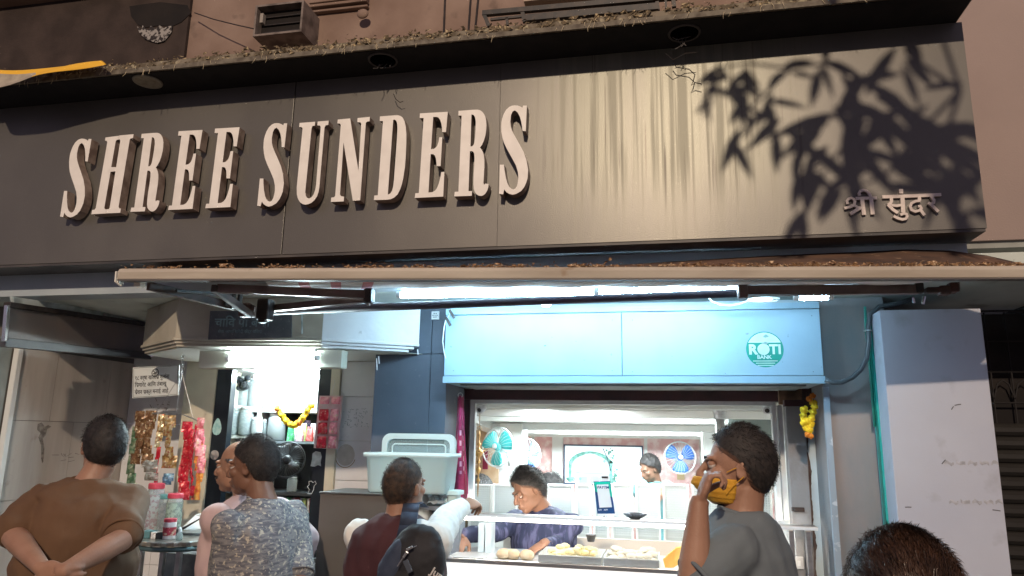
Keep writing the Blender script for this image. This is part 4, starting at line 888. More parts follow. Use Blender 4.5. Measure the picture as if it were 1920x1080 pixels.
# booth partitions with perforated panels
M_part=mat('partition_white',(.62,.68,.70),.35,col2=(.54,.6,.63),scale=6)
YPa=4.9
for i,(xa,xb) in enumerate(((880,921),(924,968),(1026,1075),(1079,1109),(1112,1142),(1146,1188),(1191,1239),(1242,1294),(1297,1349),(1352,1402),(1405,1450))):
    A=P(xa,907,YPa);B=P(xb,985,YPa); zt=A.z; zb=.35
    nm=['leftmost perforated booth panel beside the towel','perforated booth panel left of the vendor','perforated booth panel right of the vendor shoulder','narrow booth panel left of the payment sign','narrow booth panel behind the payment sign','booth panel right of the payment sign','booth panel behind the fluted bowl','booth panel fourth from the right end','booth panel third from the right, before the raised hand','second booth panel from the right, behind the masked man','rightmost booth panel behind the masked man'][i]
    t=thing('booth_panel',nm,'partition',((A.x+B.x)/2,YPa,zb),'perforated booth panels')
    x0,x1_=A.x,B.x; f_=.014
    for b_ in ((x0,x0+f_,zb,zt),(x1_-f_,x1_,zb,zt),(x0+f_+.001,x1_-f_-.001,zt-f_,zt)):
        a=MB(); a.box(b_[0],b_[1],YPa-.01,YPa+.012,b_[2],b_[3]); a.build('frame',M_alu,t,bevel=.002)
    a=MB(); s_=.0145; zlow=1.15; xs=x0+f_
    while xs<x1_-f_:
        a.box(xs,min(xs+.0065,x1_-f_),YPa,YPa+.002,zlow,zt-f_-.001); xs+=s_
    zz_=zlow
    while zz_<zt-f_-.006:
        a.box(x0+f_,x1_-f_,YPa-.0025,YPa-.0005,zz_,zz_+.0065); zz_+=s_
    tag(a.build('perforated_sheet',M_part,t),kind='stuff')
    a=MB(); a.box(x0+f_,x1_-f_,YPa+.006,YPa+.009,zb,zt-f_-.001); a.build('backing_sheet',mat('partition_back',(.50,.56,.58),.5),t)
# cctv cameras
def cctv(px,py,label,dx):
    c=P(px,py,4.02); t=thing('security_camera',label,'camera',tuple(c))
    R=Matrix.Rotation(dx,3,'Z')@Matrix.Rotation(math.pi/2+.35,3,'X')
    a=MB(); a.lathe(c,[(.001,-.035),(.016,-.035),(.022,-.01),(.022,.022),(.019,.026),(.001,.026)],20,R); a.build('body',mat('camera_white',(.68,.68,.68),.35),t,smooth=True)
    a=MB(); a.lathe(c+R@Vector((0,0,.0265)),[(.001,0),(.012,0),(.012,.002),(.001,.003)],16,R); a.build('lens',M_black,t)
    a=MB(); a.tube([c+Vector((0,.01,.0)),c+Vector((.0,.0,.035)),c+Vector((.0,.0,.05))],.008,8); a.build('mount',mat('camera_white'),t)
cctv(903,766,'dome security camera at the top left corner of the serving window',-.3); cctv(1437,767,'white security camera at the top right corner of the serving window',.0)
# blue box with plug at right behind the masked man
t=thing('blue_charger','blue box with white plug and cord behind the masked man neck','charger',tuple(P(1440,908,4.3)))
A=P(1428,897,4.3);B=P(1443,922,4.3); a=MB(); a.box(A.x-.04,B.x,4.3,4.34,B.z,A.z); a.build('box',mat('box_blue',(.03,.16,.55),.4),t,bevel=.003)
a=MB(); a.box(B.x+.001,B.x+.02,4.305,4.33,B.z,A.z-.02); a.build('plug',mat('white_plastic'),t,bevel=.002)
a=MB(); a.tube([Vector((B.x+.02,4.31,A.z-.03)),P(1456,906,4.3),P(1457,915,4.3),P(1447,925,4.3),P(1445,945,4.3)],.002,6); a.build('cord',mat('white_cable'),t)
# maroon towel on hook
tw=thing('hanging_towel','maroon towel with pale stripes hanging beside the serving window','towel',tuple(P(862,742,3.63)))
vs=[];fs=[]; R_=30; prf=[(742,858,869),(770,857,870),(800,855,871),(840,852,873),(880,848,876),(905,845,879),(925,852,879),(945,866,874)]
for i in range(R_):
    f=i/(R_-1)*(len(prf)-1); k=min(int(f),len(prf)-2); u=f-k
    y=prf[k][0]*(1-u)+prf[k+1][0]*u; xa=prf[k][1]*(1-u)+prf[k+1][1]*u; xb=prf[k][2]*(1-u)+prf[k+1][2]*u
    for j in range(13):
        e=j/12; p=P(xa+(xb-xa)*e,y,3.64); p.y+=.012*math.sin(e*9+i*.05)*(1+.02*i); vs.append(p)
for i in range(R_-1):
    for j in range(12): fs.append((i*13+j,i*13+j+1,(i+1)*13+j+1,(i+1)*13+j))
a=MB(); a.add(vs,fs); o=a.build('cloth',mat('maroon_towel',(.32,.015,.075),.95,col2=(.24,.01,.055),scale=40,bump=.8,bscale=300,sheen=.3),tw,smooth=True)
o.data.materials.append(mat('towel_stripe',(.62,.35,.42),.95))
for i,p in enumerate(o.data.polygons):
    r_,c_=divmod(i,12)
    if (r_*2+c_) % 4==0 and 8<=r_<=17 and c_>4: p.material_index=1
s_=o.modifiers.new('s','SOLIDIFY'); s_.thickness=.006
a=MB(); a.torus(P(863,741,3.63),.012,.002,14,6,Matrix.Rotation(1.57,3,'X')); a.build('hook',M_steel,tw)
# ------------------------------------------------------------------ dark cabinet and plastic boxes
cb=thing('low_cabinet','grey-brown laminate counter block under the plastic boxes','cabinet',(-1.3,3.4,0))
A=P(601,922,3.3); X1c=cx0-.003
a=MB(); a.box(A.x,X1c,3.3,3.59,0,A.z-.008); a.build('body',mat('brown_laminate',(.115,.10,.088),.4,col2=(.095,.08,.07),scale=3),cb,bevel=.002)
a=MB(); a.box(A.x-.004,X1c,3.293,3.59,A.z-.007,A.z); a.build('top',mat('dark_top',(.07,.065,.06),.4),cb,bevel=.002)
zt=A.z
M_plast=mat('milky_plastic',(.84,.97,.96),.4,col2=(.80,.94,.93),scale=3,trans=.45,ior=1.1)
def rbox(x0,x1,y0,y1,z0,z1,tp,r=.03,n=6):  # rounded open tub profile, tapered
    vs=[];fs=[]; rings=[]
    def ring(ins,z,dr=0):
        o=[]; rr=r+dr
        for cx,cy,a0 in ((x1-ins-rr,y1-ins-rr,0),(x0+ins+rr,y1-ins-rr,90),(x0+ins+rr,y0+ins+rr,180),(x1-ins-rr,y0+ins+rr,270)):
            for k in range(n+1):
                an=math.radians(a0+90*k/n); o.append((cx+rr*math.cos(an),cy+rr*math.sin(an),z))
        return o
    rings=[ring(tp,z0),ring(tp*.7,z0+.01),ring(0.004,z1-.02),ring(-.008,z1-.018),ring(-.008,z1),ring(.006,z1),ring(tp+.004,z0+.01)]
    m=len(rings[0])
    for q_ in rings: vs+=q_
    for i in range(len(rings)-1):
        for k in range(m): fs.append((i*m+k,i*m+(k+1)%m,(i+1)*m+(k+1)%m,(i+1)*m+k))
    fs.append(tuple(range(m-1,-1,-1))); fs.append(tuple(range((len(rings)-1)*m,len(rings)*m)))
    return vs,fs
A=P(690,848,3.38);B=P(842,922,3.38)
a=MB(); a.add(*rbox(A.x,B.x,3.33,3.56,zt+.001,A.z,.022)); tag(a.build('plastic_tub',M_plast,smooth=True,bevel=0),'large milky green plastic tub on the low cabinet','tub')
# lid leaning upright behind the tub
lid=thing('box_cover','translucent ribbed plastic cover standing upright behind the milky tub','lid',tuple(P(786,850,3.57)))
A=P(720,812,3.585);B=P(853,918,3.585); xm,zm=(A.x+B.x)/2,(A.z+B.z)/2; hw,hh=(B.x-A.x)/2,(A.z-B.z)/2
def rr_(hw,hh,r,y,n=8):
    o=[]
    for sx_,sz_,a0 in ((1,1,0),(-1,1,90),(-1,-1,180),(1,-1,270)):
        for k in range(n+1):
            an=math.radians(a0+90*k/n); o.append((xm+sx_*(hw-r)+r*math.cos(an),y,zm+sz_*(hh-r)+r*math.sin(an)))
    return o
def framed(hw,hh,r,wd,y0,y1):
    O=rr_(hw,hh,r,y0);I=rr_(hw-wd,hh-wd,r*.7,y0);O2=rr_(hw,hh,r,y1);I2=rr_(hw-wd,hh-wd,r*.7,y1); m=len(O); vs=O+I+I2+O2; fs=[]
    for a_,b_ in ((0,1),(1,2),(2,3),(3,0)):
        for k in range(m): fs.append((a_*m+k,a_*m+(k+1)%m,b_*m+(k+1)%m,b_*m+k))
    return vs,fs
M_lid=mat('clear_plastic',(.75,.93,.95),.25,trans=.75,ior=1.05,col2=(.7,.9,.92),scale=4)
a=MB(); a.add(*framed(hw,hh,.045,.028,3.565,3.59)); a.build('rim',M_plast,lid)
a=MB(); v_=rr_(hw-.03,hh-.03,.03,3.580); a.prism(v_,(0,.003,0)); a.build('panel',M_lid,lid)
a=MB(); a.add(*framed(hw-.05,hh-.05,.02,.006,3.574,3.5795)); a.build('rib',M_plast,lid)
# small white container and crumpled bag
c=P(845,930,3.45); z0_=P(845,948,3.45).z
t=thing('white_container','small rounded white plastic container by the maroon towel','container',(c.x,3.45,z0_))
a=MB(); a.add(*rbox(c.x-.035,c.x+.045,3.42,3.50,z0_,z0_+.07,.008,r=.015)); a.box(c.x-.03,c.x+.04,3.425,3.495,z0_+.066,z0_+.072); a.build('box',mat('glow_white_plastic',(.62,.80,.79),.4),t,smooth=False)
a=MB(); a.box(c.x-.2,c.x+.05,3.40,3.58,z0_-.02,z0_-.001); t2=tag(a.build('steel_shelf',M_steel,bevel=.002),'small steel shelf between the cabinet and the counter','shelf')
a=MB(); rnd=random.Random(8); c=P(822,925,3.42); vs=[];fs=[]
for i in range(7):
    for j in range(7): vs.append(c+Vector(((i-3)*.017,rnd.uniform(-.02,.02),(j-3)*.015+.012*noise.noise(Vector((i,j,0))*.7))))
for i in range(6):
    for j in range(6): fs.append((i*7+j,i*7+j+1,(i+1)*7+j+1,(i+1)*7+j))
a.add(vs,fs); o=a.build('crumpled_bag',mat('thin_bag',(.75,.82,.85),.25,trans=.6,ior=1.05),smooth=False); tag(o,'crumpled clear plastic bag between the tub and the white container','bag'); s_=o.modifiers.new('s','SOLIDIFY'); s_.thickness=.001

# ------------------------------------------------------------------ tiled side wall and kiosk
M_tile=mat('marble_tile',(.50,.46,.42),.4,col2=(.36,.32,.29),scale=3,stretch=(1,2.2,.35),col3=(.25,.20,.17),s3=9,lo3=.66,hi3=.8)
M_tilew=mat('white_tile',(.72,.73,.76),.35,col2=(.65,.66,.68),scale=4,col3=(.35,.34,.33),s3=10,lo3=.68,hi3=.8)
XW=-3.5
sw=thing('side_wall','marble tiled side wall behind the man in the brown shirt','wall',(XW,3.8,0))
zt=2.20; zrow=[0,.5,.93,1.37,1.80,zt]
for r in range(5):
    ys=[3.362,3.80,4.255] if r%2 else [3.362,3.62,4.05,4.255]
    for i in range(len(ys)-1):
        a=MB(); a.box(XW-.03,XW-.0006*((i*7+r*3)%3),ys[i]+.0012,ys[i+1]-.0012,zrow[r]+.0012,zrow[r+1]-.0012); a.build('tile',M_tile,sw,bevel=.001)
a=MB(); a.box(XW-.25,XW-.031,3.33,4.3,0,ZC-.001); a.build('core',mat('mortar_grey',(.14,.13,.12),.9),sw)
a=MB(); a.box(XW-.02,XW+.014,3.332,3.360,0,2.20); a.build('edge_trim',mat('white_edge_trim',(.7,.72,.72),.4),sw)
# dark growth stain and scribbles, flat on the tile
def blot(pts,X,n_,m,par): a=MB(); a.prism([PX(x,y,X) for x,y in pts],(.0008,0,0)); return a.build(n_,m,par)
M_stain=mat('stain_dark',(.13,.11,.10),.9,col2=(.28,.25,.22),scale=40)
for pts in ([(71,795),(78,792),(84,800),(90,797),(96,800),(88,805),(86,815),(80,822),(83,840),(82,860),(78,860),(77,835),(72,820),(76,812),(70,806)],[(77,858),(81,858),(81,866),(79,868)]): blot(pts,XW+.0005,'stain',M_stain,sw)
for (xa,ya,xb,yb) in ((98,853,111,853),(115,850,117,855),(119,851,124,856),(124,851,119,856),(126,855,134,850),(114,864,124,862),(127,866,140,863),(128,858,138,857),(141,850,148,852)):
    A=PX(xa,ya,XW+.001);B=PX(xb,yb,XW+.001); a=MB(); a.tube([A,B],.0012,4); a.build('scribble',M_stain,sw)
# rolled-up fascia over the wall
ff=thing('metal_fascia','long dark metal fascia panel above the tiled side wall at the left edge','panel',(XW+.05,3.7,2.28))
def strip(p0,p1,p2,p3,X,n_,m,par,th=.03):
    a=MB(); a.prism([PX(*p0,X),PX(*p1,X),PX(*p2,X),PX(*p3,X)],(-th,0,0)); return a.build(n_,m,par,bevel=.002)
XF=-3.18
strip((17,577),(275,612),(272,661),(14,634),XF,'panel',mat('fascia_dark_panel',(.12,.11,.105),.35,metal=.2,col2=(.17,.13,.11),scale=3),ff)
strip((15,634),(280,662),(285,674),(8,650),XF+.02,'lower_roll',mat('roll_dark',(.07,.075,.08),.4,col2=(.05,.05,.055),scale=8),ff,.05)
strip((20,566),(275,604),(275,611),(18,576),XF+.012,'upper_rail',M_black,ff,.04)
strip((24,556),(192,582),(188,598),(27,572),XF-.01,'white_strip',mat('mottled_white',(.50,.58,.58),.6,col2=(.25,.3,.3),scale=14),ff,.02)
strip((196,584),(262,594),(262,602),(194,594),XF-.01,'white_strip',mat('mottled_white'),ff,.02)
strip((14,572),(20,572),(14,640),(8,640),XF+.03,'end_edge',M_shine,ff,.02)
# left pale pier, frame edge
a=MB(); A=P(-60,700,3.05);B=P(-30,700,3.05); a.box(-4.4,XW-.03,2.6,3.329,0,2.25); tag(a.build('pale_pier',mat('pale_pier_m',(.35,.40,.40),.7,col2=(.25,.3,.3),scale=5)),'pale greenish wall end at the extreme left edge','pier')
a=MB(); a.tube([P(x,y,3.6) for x,y in [(-20,560),(60,556),(150,548),(262,538)]],.010,10); tag(a.build('pipe',M_black,smooth=True),'upper black hose under the stained canopy at left','hose')
a=MB(); a.tube([P(x,y,3.5) for x,y in [(60,566),(120,566),(200,569),(290,563),(340,556),(380,552)]],.010,10); tag(a.build('pipe',M_black,smooth=True),'lower black hose sagging under the stained canopy at left','hose')

# bay-shaped canopy with steps
kc=thing('kiosk_canopy','stepped plaster bay canopy with a dark Marathi board over the small kiosk','canopy',(-2.3,3.8,2.24))
Af=P(327,645,3.21);Bf=P(602,652,3.30);Cf=P(785,660,3.55);Df=P(265,668,3.50)
M_kp=mat('cream_plaster',(.44,.41,.34),.8,col2=(.34,.31,.25),scale=4,bump=.2,bscale=60,col3=(.18,.15,.12),s3=8,lo3=.66,hi3=.8)
M_kw=mat('lit_white_plaster',(.76,.76,.77),.7,col2=(.68,.68,.70),scale=5,bump=.3,bscale=50,col3=(.3,.28,.26),s3=12,lo3=.68,hi3=.78)  # stronger light on the bay's right face put into this paler plaster
def wallseg(A,B,z0,z1,n_,m,out=0,th=.12):
    d=(B-A); d.z=0; d.normalize(); s=Vector((d.y,-d.x,0)); s=s if s.y<0 else -s
    A=Vector((A.x,A.y,0))+s*out; B=Vector((B.x,B.y,0))+s*out
    z0_,z1_=Vector((0,0,z0)),Vector((0,0,z1)); b=-s*th
    a=MB(); a.hexa([A+z0_,B+z0_,B+z1_,A+z1_,A+b+z0_,B+b+z0_,B+b+z1_,A+b+z1_]); return a.build(n_,m,kc,bevel=.002)
zb0=2.178
wallseg(Af,Bf,zb0+.045,ZC-.002,'front_face',M_kp); wallseg(Bf,Cf,zb0+.04,ZC-.002,'right_face',M_kw); wallseg(Df,Af,zb0+.045,ZC-.002,'left_face',M_kp)
for k in range(3):
    z0=zb0+.015*k; o_=.006+.012*(k)
    wallseg(Af,Bf,z0,z0+.0145,'step',M_kp,o_-.02,.10); wallseg(Bf+(Cf-Bf)*.0,Cf-(Cf-Bf)*.05*(2-k),z0,z0+.0145,'step',M_kw,o_-.02,.10); wallseg(Df,Af,z0,z0+.0145,'step',M_kp,o_-.02,.10)
a=MB(); a.prism([Vector((p.x,p.y+.04,zb0-.003)) for p in (Df,Af,Bf,Cf)]+[Vector((Cf.x,4.25,zb0-.003)),Vector((Df.x,4.25,zb0-.003))],(0,0,.002)); a.build('underside',mat('bay_soffit',(.45,.43,.38),.8),kc)
# plaster drips
a=MB()
for (x,y,l) in ((783,655,10),(710,668,14),(706,672,22),(1008/1.0,0,0)):
    if l: A=P(x,y,3.50);B=P(x+1,y+l,3.50); a.tube([A,B],.0035,5)
a.build('plaster_drip',M_kw,kc)
# dark Marathi board
db=thing('marathi_board','dark weathered board with faded Devanagari letters over the small kiosk','sign',tuple((Af+Bf)/2))
d=(Bf-Af);d.z=0;d.normalize();s=Vector((d.y,-d.x,0));s=s if s.y<0 else -s
def onf(px,py,out):   # point on the bay's front face
    A=Vector((Af.x,Af.y,0))+s*out; r=_ray(px,py); n_=s; t=(A-CAM).dot(n_)/r.dot(n_); return CAM+r*t
q4_=[onf(394,583,.012),onf(546,583,.012),onf(546,632,.012),onf(390,637,.012)]
a=MB(); a.prism(q4_,-s*.012); a.build('board',mat('weathered_dark',(.055,.06,.07),.6,col2=(.09,.09,.10),scale=14,col3=(.14,.15,.15),s3=60,lo3=.64,hi3=.72),db)
M_fad=mat('faded_letter',(.17,.24,.26),.6,col2=(.10,.14,.16),scale=40)
text('चािव पा बजा',.062,M_fad,'lettering',db,onf(402,612,.0135),xd=d,ext=.0006,bold=.001)
text('सेवा आणि खरेदी केंद्र विजय',.022,M_fad,'lettering',db,onf(408,624,.0135),xd=d,ext=.0005)
a=MB(); A=onf(566,590,.01);B=onf(566,626,.01); a.tube([A,B],.004,6); tag(a.build('pipe_stub',mat('mottled_white')),'short pale pipe stub on the bay canopy right of the dark board','pipe')
# kiosk walls
kw=thing('kiosk','brightly lit small kiosk with black window jambs and cream surround','kiosk',(-2.3,3.95,0))
YK=3.92
xk=lambda x,y=760:P(x,y,YK).x
M_cream=mat('cream_frame',(.62,.58,.46),.5,col2=(.54,.5,.4),scale=5)
M_jamb=mat('black_jamb',(.010,.014,.02),.3,col2=(.02,.025,.03),scale=6)
zl0=P(500,690,YK).z; YLn=3.34; zl1=min(P(500,657,YLn).z,zb0-.005); zl2=P(500,690,YLn).z
# back tile wall left of the window, in tiles
yb=4.24; xs=[XW+.002,xk(300)*1.08,xk(392)*1.06]
xl=[XW+.003,-3.20,-2.86]
for r in range(5):
    for i in range(2):
        a=MB(); a.box(xl[i]+.001,xl[i+1]-.001,yb-.0005*((r+i)%3),yb+.03,zrow[r]+.001,(zrow[r+1] if r<4 else 2.25)-.001); a.build('tile',M_tilew,kw,bevel=.001)
a=MB(); a.box(-2.859,xk(386,760)-.001,YK+.004,yb+.03,0,zb0-.004); a.build('left_return',M_cream,kw)
zk=zb0-.004
a=MB(); a.box(xk(386),xk(400),YK,YK+.2,0,zl0-.002); a.build('cream_post',M_cream,kw)
# black jamb leans (perspective), real upright boards
a=MB(); a.box(xk(400)+.001,xk(428),YK+.01,YK+.06,0,zl0-.002); lj=a.build('left_jamb',M_jamb,kw)
a=MB(); a.box(xk(593),xk(617),YK+.01,YK+.06,0,zl0-.002); a.build('right_jamb',M_jamb,kw)
a=MB(); a.box(xk(617)+.001,xk(634),YK,YK+.2,0,zl0-.002); a.build('cream_post',M_cream,kw)
xr0,xr1=xk(634)+.001,px_x(706,760,YK)
zr=[0,.55,1.02,1.50,1.72,1.97,zk]
for r in range(6):
    a=MB(); a.box(xr0,xr1,YK+.02+.0006*(r%2),YK+.06,zr[r]+.0012,zr[r+1]-.0012); a.build('tile',M_tilew,kw,bevel=.001)
xi0_,xi1_=xk(428),xk(593)
# lamp lintel with tube
a=MB(); a.box(px_x(372,680,YLn),px_x(640,680,YLn),YLn,YLn+.07,zl2,zl1); a.build('lintel',mat('lintel_cream',(.62,.60,.50),.5,col2=(.55,.53,.44),scale=5),kw,bevel=.003)
tube_light(P(432,672,YLn-.02),P(590,671,YLn-.02),'dazzling tube light on the cream lintel over the kiosk window',240,.014,(.74,.94,1),'kiosk lights')
tube_light(Vector((xi0_+.05,4.10,2.10)),Vector((xi1_-.05,4.10,2.10)),'tube light inside the kiosk just under its ceiling',400,.012,(.78,.95,1),'kiosk lights')
a=MB(); c=P(604,665,YLn-.012); a.torus(c,.008,.0018,12,5,Matrix.Rotation(1.57,3,'X')); a.build('hook',M_steel,kw)
# stickers on the jambs
def leafshape(px,py,Y,w_,h_,n=14):
    c=P(px,py,Y); return [Vector((c.x+w_*math.sin(2*math.pi*k/n)*(1-.35*math.cos(2*math.pi*k/n)),Y,c.z+h_*math.cos(2*math.pi*k/n))) for k in range(n)]
a=MB(); a.prism(leafshape(407,800,YK+.008,.028,.05),(0,.001,0)); tag(a.build('leaf_sticker',mat('sticker_pale',(.40,.62,.62),.5,col2=(.25,.5,.52),scale=50)),'pale blue leaf-shaped sticker on the left black jamb','sticker')
a=MB(); a.prism(disc(P(402,853,YK+.008),.028,YK+.008,0,24),(0,.001,0)); tag(a.build('round_sticker',mat('sticker_grey',(.4,.36,.34),.5,col2=(.2,.2,.2),scale=40)),'small round grey sticker on the left black jamb below the leaf','sticker')
rag2=[(586,850),(592,846),(601,848),(603,856),(601,868),(602,874),(596,872),(590,875),(582,874),(585,862)]
a=MB(); a.prism([P(x,y,YK+.008) for x,y in rag2],(0,.001,0)); tag(a.build('torn_paper',mat('torn_white',(.55,.56,.54),.8,col2=(.4,.42,.4),scale=40)),'torn white paper patch on the right black jamb','paper')
blob=[(579,903),(584,902),(587,905),(591,902),(593,907),(589,911),(588,918),(584,926),(577,926),(580,918),(576,912),(580,909)]
a=MB(); pts=[P(x,y,YK+.006) for x,y in blob]; a.tube(pts+[pts[0]],.0017,5); tag(a.build('line_drawing',mat('chalk_white',(.6,.6,.6),.8)),'small white outline drawing low on the right black jamb','drawing')
# wall dirt and faint marks on the white tiles
c=P(648,853,YK+.018); a=MB(); a.prism([Vector((c.x+.055*math.cos(t),YK+.0185,c.z+.06*math.sin(t))) for t in [2*math.pi*k/30 for k in range(30)]],(0,.0008,0)); a.build('round_stain',mat('beige_stain',(.38,.35,.31),.8,col2=(.52,.5,.47),scale=14),kw)
a=MB(); a.ribbon([Vector((c.x+.062*math.cos(t),YK+.017,c.z-.004+.066*math.sin(t))) for t in [math.pi*(1.05+.85*k/14) for k in range(15)]],.004,(0,.0008,0)); a.build('brown_ring',mat('brown_stain',(.30,.22,.12),.8),kw)
rnd=random.Random(21); a=MB()
for k in range(60):
    x=rnd.uniform(642,702); y=rnd.choice([768,775,782,790,797])+rnd.uniform(-4,4)
    if x>690: y=rnd.uniform(770,880)
    A=P(x,y,YK+.018); dx=rnd.choice([(5,0),(0,5),(3,2)]); B=P(x+dx[0]*rnd.random(),y+dx[1]*rnd.random()+1,YK+.018); a.tube([A,B],.0014,4)
a.build('faded_print',mat('faded_print_grey',(.30,.33,.36),.8),kw)
a=MB()
for k in range(16):
    x=rnd.uniform(280,318); y=rnd.choice([700,755,768])+rnd.uniform(-4,4); A=P(x,y,yb-.003);B=P(x+rnd.uniform(-5,6),y+rnd.uniform(-6,6),yb-.003); a.tube([A,B],.0018,4)
a.build('scribble',M_stain,kw)
# kiosk inside
xi0,xi1=xk(428)+.0,xk(593); yi=4.55
M_kin=mat('kiosk_white',(.72,.74,.72),.5,col2=(.64,.67,.65),scale=4)
a=MB(); a.box(xi0-.35,xi1+.35,yi,yi+.03,.4,2.3); a.build('back_panel',M_kin,kw)
a=MB(); a.box(xi0-.36,xi0-.33,YK+.21,yi,.4,2.3); a.build('side_panel',M_kin,kw)
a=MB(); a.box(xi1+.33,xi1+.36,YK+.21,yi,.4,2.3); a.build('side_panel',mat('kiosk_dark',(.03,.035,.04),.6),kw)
a=MB(); a.box(xi0-.35,xi1+.35,YK+.07,yi,2.14,2.16); a.build('ceiling_panel',M_kin,kw)
Ys=4.25
zsh1=P(500,768,Ys).z; zsh2=P(470,817,Ys).z; xdiv=P(485,800,Ys).x
a=MB(); a.box(xi0-.3,xi1+.3,Ys-.02,yi,zsh1-.018,zsh1); a.build('shelf',M_kin,kw,bevel=.002)
a=MB(); a.box(xi0-.3,xdiv-.002,Ys-.04,yi,zsh2-.018,zsh2); a.build('shelf',M_kin,kw,bevel=.002)
a=MB(); a.box(xdiv,xdiv+.02,Ys-.03,yi,1.1,zsh1-.019); a.build('divider',M_kin,kw)
a=MB(); a.box(xdiv+.021,xi1+.3,4.46,4.48,1.0,zsh1-.019); a.build('dark_back',mat('kiosk_dark'),kw)
zsh3=P(540,827,Ys).z
a=MB(); a.box(xdiv+.021,xi1+.28,Ys-.02,4.459,zsh3-.015,zsh3); a.build('shelf',mat('glass_shelf',(.25,.3,.32),.2),kw)
zsh4=P(560,922,Ys).z
a=MB(); a.box(xi0-.3,xi1+.28,Ys-.08,4.459,zsh4-.018,zsh4); a.build('shelf',mat('kiosk_dark'),kw)
# jars
M_jar=mat('jar_glass',(.75,.85,.86),.12,trans=.75,ior=1.15)
def jar(px,Y,z,r,h,label,cm,lm,group='glass jars in the kiosk',fill=.8):
    x=P(px,800,Y).x; t=thing('jar',label,'jar',(x,Y,z),group)
    a=MB(); a.lathe((x,Y,z+.001),[(r*.96,0),(r,.006),(r,h*.86),(r*.82,h*.93),(r*.82,h*.95)],20); a.build('glass',M_jar,t,smooth=True)
    if cm:
        a=MB(); a.lathe((x,Y,z+.005),[(r*.88,0),(r*.9,h*.05),(r*.9,h*fill)],16); a.build('contents',cm,t,smooth=True)
    a=MB(); a.lathe((x,Y,z+h*.951),[(r*.88,0),(r*.9,.004),(r*.9,h*.085),(r*.8,h*.1)],20); a.build('lid',lm,t)
M_lw=mat('lid_white',(.7,.72,.72),.4); M_ld=mat('lid_dark',(.04,.04,.045),.35,metal=.5)
jar(448,Ys+.05,zsh1,.05,.19,'tall pale jar on the upper shelf next to the black bundle',mat('pale_sweets',(.65,.68,.66),.7,col2=(.5,.55,.55),scale=60),M_lw)
jar(474,Ys+.08,zsh1,.05,.20,'frosted jar with rounded shoulders on the upper shelf',mat('pale_sweets'),M_lw)
jar(437,Ys,zsh2,.055,.18,'left jar on the middle shelf beside the black jamb',mat('grey_sweets',(.35,.4,.42),.6,col2=(.5,.55,.55),scale=50),M_lw)
jar(462,Ys,zsh2,.05,.175,'second jar on the middle shelf with a flat clear lid',mat('grey_sweets'),M_lw)
jar(478,Ys-.02,zsh2,.022,.11,'slim white bottle at the right end of the middle shelf',mat('white_plastic'),M_lw)
jar(497,Ys+.02,zsh3,.014,.13,'thin dark bottle left of the big dark jar',mat('kiosk_dark'),M_lw)
jar(519,Ys+.04,zsh3,.058,.165,'big dark steel-lidded jar under the garland',mat('dark_contents',(.04,.05,.06),.3),M_steel)
jar(556,Ys-.03,zsh4,.03,.085,'small white jar with white lid on the lower kiosk shelf',mat('white_plastic'),M_lw)
a=MB(); rnd=random.Random(14); c=P(456,719,Ys)
for k in range(14): a.sphere(c+Vector((rnd.uniform(-.035,.035),rnd.uniform(-.03,.02),rnd.uniform(-.035,.035))),rnd.uniform(.014,.028),8,6)
tag(a.build('black_bundle',mat('black_plastic',(.015,.018,.022),.3),smooth=False),'black crumpled bundle hanging over the upper shelf jars','bundle')
# framed pictures at back
for (x0_,y0_,x1__,y1__,l) in ((497,718,534,768,'thin-framed pale picture standing on the upper kiosk shelf'),(540,745,565,768,'small faded print beside the framed picture on the kiosk shelf')):
    A=P(x0_,y0_,4.4);B=P(x1__,y1__,4.4); t=thing('picture',l,'picture',tuple((A+B)/2),'pictures in the kiosk')
    a=MB(); a.box(A.x,B.x,4.40,4.41,max(B.z,zsh1+.001),A.z); a.build('print',mat('pale_print',(.7,.72,.7),.5,col2=(.5,.52,.48),scale=25),t)
    a=MB(); a.tube([(A.x,4.396,B.z),(B.x,4.396,B.z),(B.x,4.396,A.z),(A.x,4.396,A.z),(A.x,4.396,B.z)],.003,4); a.build('frame',mat('grey_frame',(.3,.32,.32),.5),t)
g2=thing('marigold_garland','yellow marigold garland draped in a U under the upper kiosk shelf','garland',tuple(P(550,780,4.15)))
rnd=random.Random(6); pts=[]
for k in range(17):
    f=k/16; x=520+f*65; y=766+34*math.sin(math.pi*min(1,f*1.05))-6*f; pts.append((x,y))
for i,(x,y) in enumerate(pts): flower(P(x,y,4.16+.01*(i%2)),.021,g2,M_ye if i%5 else M_or,rnd)
# colourful packets on right inside shelf
cols=[(.05,.3,.12),(.55,.5,.6),(.6,.08,.15),(.7,.4,.5),(.4,.55,.2),(.1,.1,.3),(.6,.1,.1),(.5,.5,.5)]
PK=['green','lilac','crimson','pink','lime','navy','red','grey']
for k in range(8):
    x=543+k*6; c=P(x,815,Ys-.02+.03*(k%3)); z=zsh3+.001
    a=MB(); w_=.02; hh_=.09+.02*(k%3); a.hexa([(c.x-w_,c.y,z),(c.x+w_,c.y,z),(c.x+w_*.9,c.y+.01,z+hh_),(c.x-w_*.9,c.y+.01,z+hh_),(c.x-w_,c.y+.03,z),(c.x+w_,c.y+.03,z),(c.x+w_*.9,c.y+.018,z+hh_),(c.x-w_*.9,c.y+.018,z+hh_)])
    tag(a.build('packet',mat('packet_'+PK[k],cols[k],.3,col2=tuple(min(1,v*1.6+.1) for v in cols[k]),scale=45,lo=.5,hi=.56),bevel=.002),PK[k]+' packet standing under the kiosk garland','packet','packets on the kiosk shelf')
